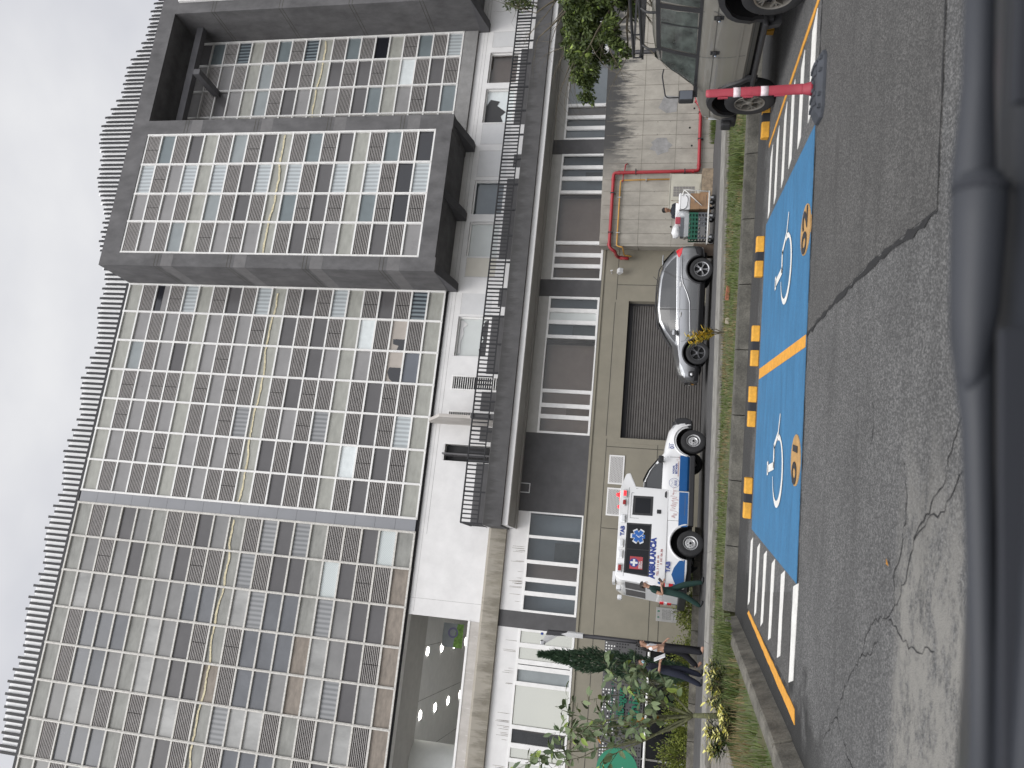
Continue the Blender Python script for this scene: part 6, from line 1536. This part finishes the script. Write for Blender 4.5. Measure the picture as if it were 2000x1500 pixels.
# ------------------------------------------------------------------ trolley and its load
tl0 = W(5.55, 25.0, .17)
cart = thing('trolley', 'white framed flatbed trolley with black castors by the concrete wall', 'trolley', tl0, -ANG)
dk_ = MB().bbox(-.82, .82, -.36, .36, .20, .24, .01); dk_.build('platform', M['cart_white'], cart)
fr = MB()
fr.tube(rnd_path([(.80, -.34, .22), (.86, -.34, 1.0), (.66, -.34, 1.05)], .1), .018, 8); fr.tube(rnd_path([(.80, .34, .22), (.86, .34, 1.0), (.66, .34, 1.05)], .1), .018, 8)
fr.tube([(.86, -.34, 1.0), (.86, .34, 1.0)], .018, 8).tube([(.84, -.34, .62), (.84, .34, .62)], .014, 8).tube([(.84, -.36, .98), (.35, -.37, .44)], .014, 8)
fr.tube([(-.80, -.35, .22), (.80, -.35, .22)], .024, 8).tube([(-.80, .35, .22), (.80, .35, .22)], .024, 8).tube([(-.80, -.35, .22), (-.80, .35, .22)], .024, 8); fr.build('frame', M['cart_white'], cart, smooth=True)
for x, y in ((-.62, -.30), (.62, -.30), (-.62, .30), (.62, .30), (.05, -.30), (.05, .30)):
    c = MB().lathe([(.085, -.02), (.09, -.012), (.09, .012), (.085, .02)], 20, R=Matrix.Rotation(PI/2, 3, 'X'), T=(x, y, .09)); co = c.build('castor', M['tyre'], cart)
    MB().box(x-.03, x+.03, y-.03, y-.024, .09, .20).box(x-.03, x+.03, y+.024, y+.03, .09, .20).build('fork', M['steel'], co)
def item(name, label, cat, x, y, z, m, mb, group=None, parts=None, **k):
    o = mb.build(name, m, None, **k); o.location = tl0+Vector((x*CA+y*SA, -x*SA+y*CA, z)); o.rotation_euler = (0, 0, -ANG); tag(o, label, cat, group)
    for pn, pmb, pm in (parts or []): pmb.build(pn, pm, o)
    return o
tape = lambda w_, d, h: MB().box(-w_/2-.001, w_/2+.001, -.03, .03, h-.002, h+.002)
item('cardboard_box', 'lower of the two brown cardboard boxes beneath the white tub', 'box', .52, -.1, .242, M['cardboard'], MB().bbox(-.26, .26, -.22, .22, 0, .26, .006), parts=[('tape', tape(.52, .4, .26), M['paper']), ('print', MB().box(-.2, .18, -.2215, -.2195, .05, .07).box(-.2, .1, -.2215, -.2195, .1, .11).box(-.2, .14, -.2215, -.2195, .14, .15).box(-.2, .0, -.2215, -.2195, .18, .19), M['cardboard_dark'])])
item('cardboard_box', 'upper brown cardboard box with small print directly beneath the white tub', 'box', .50, -.1, .505, M['cardboard'], MB().bbox(-.25, .25, -.21, .21, 0, .28, .006), parts=[('print', MB().box(-.05, .04, -.2115, -.2095, .13, .15).box(-.05, .04, -.2115, -.2095, .10, .12), M['ink_grey'])])
def crate(w_, d, h, m, rows):
    b = MB(); t = .018
    b.box(-w_/2, w_/2, -d/2, d/2, 0, t)
    for i in range(rows+1): z = h*i/rows; b.box(-w_/2, w_/2, -d/2, -d/2+t, max(0, z-.022), min(h, z+.022)).box(-w_/2, w_/2, d/2-t, d/2, max(0, z-.022), min(h, z+.022)).box(-w_/2, -w_/2+t, -d/2+t, d/2-t, max(0, z-.022), min(h, z+.022)).box(w_/2-t, w_/2, -d/2+t, d/2-t, max(0, z-.022), min(h, z+.022))
    for i in range(7): x = -w_/2+(w_-.05)*i/6; b.box(x, x+.05, -d/2-.003, -d/2+t-.002, 0, h).box(x, x+.05, d/2-t+.002, d/2+.003, 0, h)
    return b
gc1 = item('crate', 'dark grey slatted crate beneath the green crate on the trolley', 'crate', -.28, -.05, .242, M['crate_grey'], crate(.84, .54, .28, None, 3), parts=[('contents', MB().ball((-.05, -.1, .12), .14, 10, (1.6, 1, .8)).ball((.2, -.08, .1), .1, 10, (1.4, 1, .8)), M['plastic_clear']), ('side_label', MB().box(-.30, -.02, -.276, -.272, .05, .20), M['ink_grey'])])
gc2 = item('crate', 'upper dark green slatted crate stacked on the grey crate', 'crate', -.28, -.05, .525, M['crate_green'], crate(.84, .54, .28, None, 3), parts=[('contents', MB().bbox(-.36, .36, -.2, .2, .03, .24, .02), mat('crate_in', (.01, .05, .03), .7))])
item('tray', 'shiny steel tray resting on the green crate', 'tray', -.24, -.06, .81, M['steel'], MB().prism([(-.36, 0), (.36, 0), (.40, .14), (-.40, .14)], -.22, .22, 'y'))
item('box', 'grey slotted plastic box on the steel tray', 'box', -.26, -.02, .955, M['crate_grey'], MB().bbox(-.34, .34, -.18, .18, 0, .11, .01).mat(0))
item('tub', 'white plastic tub with a wire handle on the upper cardboard box', 'tub', .50, -.1, .79, M['foam_white'], MB().bbox(-.25, .25, -.2, .2, 0, .36, .04), parts=[('handle', MB().tube(rnd_path([(-.28, -.12, .33), (-.23, -.24, .10), (.12, -.25, .06), (.27, -.12, .25)], .12), .010, 6), M['black_plastic']), ('rim', MB().bbox(-.262, .262, -.212, .212, .30, .335, .01), M['foam_white'])])
item('foam_box', 'white polystyrene box held against the person behind the trolley', 'box', .06, .14, .90, M['foam_white'], MB().bbox(-.44, .44, -.16, .16, 0, .33, .02), parts=[('lid', MB().bbox(-.45, .45, -.17, .17, .26, .335, .015), M['foam_white']), ('tape', MB().box(-.40, .0, -.1725, -.171, .05, .24), mat('tape_pink', (.50, .38, .40), .6))])
def bag(r, sq, seed):
    rr = random.Random(seed); bm = bmesh.new(); bmesh.ops.create_icosphere(bm, subdivisions=3, radius=r)
    for v in bm.verts:
        k = 1+.10*math.sin(v.co.x*23+seed)*math.cos(v.co.z*19)+.06*math.sin(v.co.y*31+v.co.z*17)+rr.uniform(-.02, .02)
        v.co = Vector((v.co.x*sq[0]*k, v.co.y*sq[1]*k, v.co.z*sq[2]*k+r*sq[2]*.9))
        if v.co.z > r*sq[2]*1.6: v.co.x *= .6; v.co.y *= .6
    return MB().bm(bm)
item('plastic_bag', 'knotted white plastic bag on top of the grey slotted box', 'bag', -.40, .0, 1.06, M['bag_white'], bag(.17, (1.35, .9, .85), 1), smooth=True)
item('plastic_bag', 'clear plastic bag of goods between the green crate and the white tub', 'bag', .12, -.18, .80, M['plastic_clear'], bag(.13, (1.0, .7, 1.4), 2), smooth=True)
item('red_packet', 'red packet lying on the load beside the white bag', 'packet', -.06, -.02, 1.06, M['post_red'], MB().bbox(-.11, .11, -.08, .08, 0, .17, .03))
item('cardboard_box', 'dark brown cardboard box on the drive between the trolley and the silver car', 'box', -.98, .2, .0, M['cardboard_dark'], MB().bbox(-.20, .20, -.25, .25, .22, .62, .006).box(-.19, .19, -.24, .24, 0, .22))
# ------------------------------------------------------------------ plants
def leaf(mb, p, d, n, L, w, fold=.12, pts=6):
    """one leaf: pointed oval, folded along its midrib"""
    d = d.normalized(); s = d.cross(n)
    if s.length < 1e-3: s = d.cross(Vector((1, 0, 0)))
    s.normalize(); n = s.cross(d)
    prof = [(0, .0), (.22, .75), (.5, 1.0), (.78, .62), (1.0, 0)] if pts > 4 else [(0, 0), (.45, 1), (1, 0)]
    mid = []; lf = []; rt = []
    for f, ww in prof:
        c = p+d*L*f-n*(L*.12*f*f); mid.append(c); lf.append(c+s*ww*w/2+n*ww*w*fold); rt.append(c-s*ww*w/2+n*ww*w*fold)
    k = len(prof); vs = mid+lf+rt; fs = []
    for i in range(k-1):
        fs += [(i, i+1, k+i+1, k+i)] if 0 < i < k-2 else [(i, i+1, k+i+1)] if i == 0 else [(i, i+1, k+i)]
        fs += [(i, 2*k+i, 2*k+i+1, i+1)] if 0 < i < k-2 else [(i, 2*k+i+1, i+1)] if i == 0 else [(i, 2*k+i, i+1)]
    mb.add(vs, fs)
def rv(r): 
    while True:
        v = Vector((r.uniform(-1, 1), r.uniform(-1, 1), r.uniform(-1, 1)))
        if .05 < v.length < 1: return v.normalized()
# the loose broad-leaved shrub tree on the island, nearest plant
r = random.Random(31)
ft = thing('young_tree', 'young broad leaved tree leaning over the grass island in front of the entrance', 'tree', W(-5.02, 12.45, .18), -ANG)
tk = MB(); tk.tube([(0, 0, -.05), (-.06, .02, .32), (-.10, .05, .55)], [.05, .042, .036], 10)
LB = []; lm = MB(); ll = MB(); lo_ = MB()
def limb(p, d, L, r0, gen, droop=.0):
    pts = [p]; rs = [r0]; n = 7; dd = d.normalized()
    for i in range(n):
        dd = (dd+rv(r)*.17+Vector((0, 0, .05-droop))).normalized(); pts.append(pts[-1]+dd*L/n); rs.append(r0*(1-.75*(i+1)/n))
    tk.tube(pts, rs, 6)
    for i in range(1, len(pts)):
        if gen >= 1 and i > 1 or gen == 0 and i > 3:
            for q in range(2 if gen else 1):
                if r.random() < .62:
                    ld = (rv(r)+dd*.5+Vector((0, 0, -.35))).normalized(); st = pts[i]+ld*.04
                    tk.tube([pts[i], st+ld*.04], .0035, 4, False)
                    t = r.random(); tgt = lo_ if t < .022 else ll if t < .10 else lm
                    leaf(tgt, st+ld*.03, (ld+Vector((0, 0, -.3))).normalized(), rv(r)*.5+Vector((0, -.3, .8)), r.uniform(.12, .20), r.uniform(.07, .115))
        if gen < 2 and i in ((2, 4, 5, 6) if gen == 0 else (3, 5)):
            if r.random() < .85: limb(pts[i], (dd+rv(r)*.85+Vector((0, 0, .15))).normalized(), L*r.uniform(.35, .6), rs[i]*.7, gen+1)
base = Vector((-.10, .05, .55))
for d, L in (((-.35, .1, 1.0), 2.0), ((.28, -.1, 1.2), 1.1), ((.08, .2, 1.0), 1.5), ((-.8, -.1, .75), 1.6), ((.62, .2, .9), .8), ((-.25, .3, .9), 1.9), ((-.55, .2, 1.0), 2.3), ((-.3, -.2, 1.2), 1.4)): limb(base, Vector(d), L, .024, 0)
tk.build('trunk', M['bark_green'], ft, smooth=True)
lm.build('crown', M['leaf_big'], ft); ll.build('lime_leaves', M['leaf_lime'], ft); lo_.build('orange_leaves', M['leaf_orange'], ft)
# variegated shrubs round its foot
def rosette_shrub(name, label, cat, loc, seed, stems, spread, h, m_out, m_in, L, w, group=None, n=10):
    rr = random.Random(seed); o = thing(name, label, cat, loc, 0, group); st = MB(); a = MB(); b = MB()
    for k in range(stems):
        az = rr.uniform(0, 2*PI); sp = spread*math.sqrt(rr.random()); hh = h*rr.uniform(.5, 1.0)
        top = Vector((sp*math.cos(az), sp*math.sin(az), hh)); st.tube([(0, 0, 0), top*.5+Vector((0, 0, .03)), top], [.012, .009, .006], 5)
        for q in range(n):
            z = 1-q/n*.75; d = Vector((math.cos(q*2.4), math.sin(q*2.4), rr.uniform(-.2, .9)*z+.15)).normalized()
            tgt = a if q < n*(.30 if n > 10 else .62) else b
            leaf(tgt, top-Vector((0, 0, .012*q)), d, Vector((0, 0, 1)), L*rr.uniform(.7, 1.15), w*rr.uniform(.8, 1.2))
    st.build('stem', M['bark'], o); a.build('pale_leaves', M[m_out], o); b.build('dark_leaves', M[m_in], o); return o
rosette_shrub('shrub', 'cream and green variegated shrub beside the young tree trunk on the ambulance side', 'shrub', W(-4.52, 12.25, .17), 5, 24, .34, .42, 'leaf_cream', 'leaf_dark', .12, .045, 'variegated shrubs on the island', 14)
rosette_shrub('shrub', 'cream and green variegated shrub beside the young tree trunk, away from the ambulance', 'shrub', W(-5.20, 12.0, .17), 6, 24, .30, .40, 'leaf_cream', 'leaf_dark', .12, .045, 'variegated shrubs on the island', 14)
rosette_shrub('shrub', 'low dark variegated shrub nearest the kerb at the foot of the young tree', 'shrub', W(-4.78, 11.6, .17), 7, 20, .24, .28, 'leaf_cream', 'leaf_dark', .11, .045, 'variegated shrubs on the island', 14)
rosette_shrub('croton', 'tall yellow leaved croton growing in front of the silver car front wheel', 'shrub', W(1.40, 18.0, .2), 8, 1, .01, .05, 'leaf_yellow', 'leaf_yellow', .1, .04)
cro = [o for o in COL.objects if o.name.startswith('croton')][0]
rr = random.Random(44); st = MB(); a = MB(); b_ = MB()
for (tx, ty, tz) in ((-.12, 0, .80), (-.28, .05, .72), (-.05, .05, .60), (.03, -.05, .42), (-.20, -.05, .55), (-.10, 0, .42)):
    top = Vector((tx, ty, tz)); st.tube([(.0, 0, 0), (tx*.35+.06, ty, tz*.4), top], [.014, .011, .007], 6)
    for q in range(20):
        f = 1-q/34; p = Vector((0, 0, 0)).lerp(top, f); d = Vector((math.cos(q*2.4), math.sin(q*2.4), .75)).normalized()
        leaf(a if rr.random() < .8 else b_, p, d, Vector((0, 0, 1)), rr.uniform(.11, .18), .065)
for c in list(cro.children): bpy.data.objects.remove(c)
st.build('stem', M['bark'], cro); a.build('yellow_leaves', M['leaf_yellow'], cro); b_.build('green_leaves', M['leaf_olive'], cro)
# cypress
cy = thing('cypress', 'narrow dark green column cypress in front of the entrance sign', 'tree', W(-7.45, 21.0, .17), -ANG); rr = random.Random(3)
fo = MB()
for k in range(7600):
    z = .25+4.05*rr.random()**.9; f = (z-.2)/4.15; rad = .30*(math.sin(PI*min(1, f*.78+.14))**.8)*(1-f**7)
    lobe = 1+.16*math.sin(z*9+math.sin(z*3)*2)+.12*math.sin(z*4.3)
    az = rr.uniform(0, 2*PI); q = rad*lobe*math.sqrt(rr.uniform(.3, 1))*(1+.18*math.sin(3*az+z*5))
    p = Vector((q*math.cos(az)-.05*(1-f), q*math.sin(az), z)); d = Vector((math.cos(az)*.5, math.sin(az)*.5, rr.uniform(.6, 1.5)))+rv(rr)*.35
    leaf(fo, p, d, rv(rr), rr.uniform(.09, .17), rr.uniform(.02, .04), pts=3)
fo.build('crown', M['leaf_cypress'], cy); MB().tube([(0, 0, -.1), (0, 0, 1.0), (0, 0, 3.6)], [.07, .06, .02], 8).build('trunk', M['bark'], cy)
# hedge plants behind the low kerb at the wall
hk = MB()
x = -12.0
while x < 1.6: hk.box(x+.01, x+.99, 23.95, 24.1, .0, .36); x += 1.0
hko = hk.build('planter_kerb', M['kerb']); tag(hko, kind='structure')
tag(MB().box(-12, 1.6, 24.1, 27.0, .0, .32).build('planter_soil', M['soil']), kind='structure')
def bush(loc, seed, rx, rz, n, m, label):
    rr = random.Random(seed); o = thing('bush', label, 'bush', loc, 0, 'bushes in the planter by the wall'); b = MB(); s = MB()
    for k in range(9): az = rr.uniform(0, 2*PI); s.tube([(0, 0, 0), (rx*.6*math.cos(az), rx*.6*math.sin(az), rz*rr.uniform(.7, 1.1))], [.012, .006], 5)
    for k in range(n):
        v = rv(rr); v.z = abs(v.z); q = rr.uniform(.45, 1.05)*(1+.22*math.sin(v.x*7+seed)*math.cos(v.y*6)); p = Vector((v.x*rx*q, v.y*rx*.7*q, v.z*rz*q))
        leaf(b, p, v+rv(rr)*.7, rv(rr), rr.uniform(.05, .10), rr.uniform(.025, .045), pts=3)
    s.build('stem', M['bark'], o); b.build('foliage', M[m], o)
bush((.85, 24.5, .30), 1, .62, .55, 1500, 'leaf_olive', 'dark green bush in the planter behind the rear of the ambulance')
bush((-.45, 24.5, .30), 2, .66, .52, 1700, 'leaf_hedge', 'yellowish bush in the planter between the ambulance and the white topped person')
bush((-1.75, 24.45, .30), 3, .55, .60, 1300, 'leaf_hedge', 'yellowish bush in the planter behind the person in the white top')
bush((-2.55, 24.45, .30), 4, .60, .62, 1500, 'leaf_hedge', 'yellow green bush in the planter behind the person in navy scrubs')
bush((-3.55, 24.4, .30), 5, .62, .75, 1800, 'leaf_hedge', 'tall yellow green bush in the planter behind the young tree')
bush((-4.5, 24.4, .30), 6, .60, .85, 1900, 'leaf_hedge', 'tallest yellow green bush in the planter near the round green sign')
# branchy tree over the off-roader: only its hanging left side is in the picture
bt = thing('tree', 'olive green branching tree with pale pods hanging over the off-roader roof rack', 'tree', W(9.25, 15.6, .17), -ANG); rr = random.Random(12)
tk = MB(); fo = MB(); fl_ = MB(); pd = MB()
tk.tube([(0, 0, -.1), (-.05, 0, 1.2), (-.2, .05, 2.4)], [.16, .13, .10], 10)
def bough(p, d, L, r0, gen):
    pts = [p]; rs = [r0]; dd = d.normalized(); n = 8
    for i in range(n):
        dd = (dd+rv(rr)*.16+Vector((0, 0, -.03*gen))).normalized(); pts.append(pts[-1]+dd*L/n); rs.append(r0*(1-.8*(i+1)/n))
    tk.tube(pts, rs, 6)
    for i in range(2, n+1):
        if gen < 2: 
            if rr.random() < .8: bough(pts[i], (dd+rv(rr)*.9).normalized(), L*rr.uniform(.4, .6), rs[i]*.6, gen+1)
        elif pts[i].x > -2.45+.3*math.sin(pts[i].z*7) and 2.2 < pts[i].z < 3.85 and pts[i].x < 1.1:
            for q in range(38):
                ld = (rv(rr)+dd*.4+Vector((0, 0, -.5))).normalized(); t = rr.random()
                leaf(fl_ if t < .05 else fo, pts[i]+rv(rr)*.10, ld, rv(rr), rr.uniform(.07, .13), rr.uniform(.035, .06), pts=3)
            if rr.random() < .06: pd.ball(pts[i]+Vector((0, 0, -.06)), .055, 8, (1, 1, 1.4))
for d, L in (((-.9, .1, .55), 2.6), ((-.9, -.2, .25), 2.5), ((-.7, .3, 1.0), 2.6), ((-.95, .0, .02), 2.3), ((.5, .2, .8), 2.2), ((-.3, -.4, 1.0), 2.3), ((.2, .6, .9), 2.3), ((-.8, .4, .7), 2.8), ((-.6, -.1, 1.2), 2.4)): bough(Vector((-.2, .05, 2.3)), Vector(d), L, .06, 0)
tk.build('trunk', M['bark'], bt, smooth=True); fo.build('crown', M['leaf_olive'], bt); fl_.build('young_leaves', M['leaf_lime'], bt); pd.build('pod', M['leaf_lime'], bt, smooth=True)
# potted creeper spilling over the railing at the far right
cp = thing('creeper', 'green creeper hanging over the balcony railing above the branching tree', 'plant', (22.75, 25.5, 7.3), 0); rr = random.Random(8); fo = MB(); s = MB()
for k in range(20):
    x = rr.uniform(-.4, .9); y = rr.uniform(-.3, .1); h = rr.uniform(.4, 1.5); p0 = Vector((x, y, h)); p1 = Vector((x-rr.uniform(0, .5), y-.15, h-rr.uniform(.1, .7))); s.tube([(x, .1, 0), p0, p1], [.012, .009, .004], 4)
    for q in range(42):
        f = rr.random(); p = p0.lerp(p1, f)+rv(rr)*.12; leaf(fo, p, rv(rr)+Vector((0, 0, -.4)), rv(rr), rr.uniform(.08, .15), rr.uniform(.04, .07), pts=3)
s.build('stem', M['bark'], cp); fo.build('foliage', M['leaf_olive'], cp)
# ------------------------------------------------------------------ the vehicle the photo was taken from: wiper and scuttle at its windscreen foot
ow = thing('own_car', 'blurred dark wiper and scuttle of a car, closest to the viewer beyond the asphalt', 'car', W(.03, .9, -.046), -ANG)
cm = MB(); prof = [(-.20, .60), (-.20, 1.035), (-.06, 1.072), (.04, 1.078), (.12, 1.06), (.42, .86), (.62, .55), (.6, .3), (-.2, .3)]
cm.prism(prof, -.75, .78, 'x'); cm.build('scuttle', M['cowl'], ow, bevel=.012)
w_ = MB(); w_.tube([(-.62, -.02, 1.078), (-.30, .0, 1.084), (-.05, .01, 1.096), (.05, .01, 1.106), (.22, .01, 1.112), (.32, .01, 1.112), (.62, .02, 1.116)], [.010, .012, .016, .022, .022, .016, .014], 12); w_.build('wiper_arm', M['wiper'], ow, smooth=True)
jt = MB().lathe([(.004, -.16), (.014, -.14), (.024, -.07), (.027, .02), (.027, .055), (.020, .075), (.004, .08)], 20, R=Matrix.Rotation(PI/2, 3, 'Y') @ Matrix.Rotation(0, 3, 'Z'), T=(.145, .0, 1.108)); jt.build('wiper_joint', M['wiper'], ow, smooth=True)
MB().lathe([(.0285, -.004), (.0285, .004)], 20, R=Matrix.Rotation(PI/2, 3, 'Y'), T=(.205, .0, 1.108)).build('joint_seam', M['wiper_rubber'], ow)
MB().prism([(-.60, 1.052), (-.60, 1.066), (-.10, 1.092), (.05, 1.098), (.05, 1.075), (-.10, 1.068)], -.05, -.036, 'y').prism([(.28, 1.078), (.28, 1.096), (.60, 1.100), (.60, 1.080)], -.05, -.036, 'y').build('wiper_blade', M['wiper_rubber'], ow)
MB().tube(rnd_path([(.30, -.10, 1.075), (.20, -.14, 1.062), (.02, -.15, 1.058), (-.06, -.10, 1.066)], .08), .006, 8).build('washer_hose', M['wiper_rubber'], ow, smooth=True)
MB().prism([(-.6, .5), (-.6, .93), (-.40, .985), (-.26, 1.0), (-.22, .99), (-.22, .5)], -.75, .78, 'x').build('dashboard', M['dash'], ow, bevel=.02)

# ------------------------------------------------------------------ camera (held upright turned on its side, as the photo is stored)
PITCH, ROLL, YAW = 0.201254364, -0.0493576089, 0.251632994
f = Vector((math.sin(YAW)*math.cos(PITCH), math.cos(YAW)*math.cos(PITCH), math.sin(PITCH))); rt = Vector((math.cos(YAW), -math.sin(YAW), 0)); dn = f.cross(rt)
c, s = math.cos(ROLL), math.sin(ROLL); right = rt*c+dn*s; down = -rt*s+dn*c
cam = bpy.data.cameras.new('camera'); cam.sensor_fit = 'HORIZONTAL'; cam.sensor_width = 36; cam.lens = 26.815; cam.clip_start = .05; cam.clip_end = 2000
cam.dof.use_dof = True; cam.dof.focus_distance = 16; cam.dof.aperture_fstop = 2.8
co = bpy.data.objects.new('camera', cam); COL.objects.link(co)
co.matrix_world = Matrix(((down.x, right.x, -f.x, 0), (down.y, right.y, -f.y, 0), (down.z, right.z, -f.z, 1.38), (0, 0, 0, 1)))
SC.camera = co
# ------------------------------------------------------------------ overcast daylight
SUN_EL, SUN_AZ = math.radians(48), math.radians(200)       # azimuth clockwise from +Y
wd = bpy.data.worlds.new('World'); SC.world = wd; wd.use_nodes = True; nt = wd.node_tree; N = nt.nodes; L = nt.links
bg = N['Background']; sky = N.new('ShaderNodeTexSky'); sky.sky_type = 'NISHITA'; sky.sun_disc = False; sky.sun_elevation = SUN_EL; sky.sun_rotation = SUN_AZ
tc = N.new('ShaderNodeTexCoord'); sx = N.new('ShaderNodeSeparateXYZ'); L.new(tc.outputs['Generated'], sx.inputs[0])
nz = N.new('ShaderNodeTexNoise'); nz.inputs['Scale'].default_value = 2.6; nz.inputs['Detail'].default_value = 5; nz.inputs['Roughness'].default_value = .5
mp = N.new('ShaderNodeMapping'); mp.inputs['Scale'].default_value = (1, 1, 2.2); L.new(tc.outputs['Generated'], mp.inputs[0]); L.new(mp.outputs[0], nz.inputs['Vector'])
rmp = N.new('ShaderNodeValToRGB'); e = rmp.color_ramp.elements; e[0].position = .3; e[1].position = .72; e[0].color = (6.3, 6.4, 6.95, 1); e[1].color = (9.1, 9.1, 9.2, 1); L.new(nz.outputs['Fac'], rmp.inputs[0])
# clouds are brighter overhead and towards the hidden sun behind the camera
gr = N.new('ShaderNodeVectorMath'); gr.operation = 'DOT_PRODUCT'; sd_ = Vector((math.sin(SUN_AZ)*math.cos(SUN_EL), math.cos(SUN_AZ)*math.cos(SUN_EL), math.sin(SUN_EL)))
L.new(tc.outputs['Generated'], gr.inputs[0]); gr.inputs[1].default_value = sd_
br = N.new('ShaderNodeMapRange'); br.inputs[1].default_value = .25; br.inputs[2].default_value = 1.0; br.inputs[3].default_value = 1.0; br.inputs[4].default_value = 2.6; L.new(gr.outputs['Value'], br.inputs[0])
ml = N.new('ShaderNodeVectorMath'); ml.operation = 'SCALE'; L.new(rmp.outputs[0], ml.inputs[0]); L.new(br.outputs[0], ml.inputs['Scale'])
mx = N.new('ShaderNodeMix'); mx.data_type = 'RGBA'; mx.inputs[0].default_value = .93; L.new(sky.outputs[0], mx.inputs[6]); L.new(ml.outputs[0], mx.inputs[7])
L.new(mx.outputs[2], bg.inputs[0]); bg.inputs[1].default_value = .1
sun = bpy.data.lights.new('sun', 'SUN'); sun.energy = 1.2; sun.angle = math.radians(25); sun.color = (1, .97, .92)
so_ = bpy.data.objects.new('sun', sun); COL.objects.link(so_); so_.rotation_euler = (-sd_).to_track_quat('-Z', 'Y').to_euler()
vs_ = SC.view_settings; SC.display_settings.display_device = 'sRGB'; vs_.view_transform = 'Standard'; vs_.look = 'None'; vs_.exposure = 0.0; vs_.gamma = 1.0; vs_.use_curve_mapping = False
SC.cycles.max_bounces = 6; SC.cycles.diffuse_bounces = 3; SC.cycles.glossy_bounces = 3
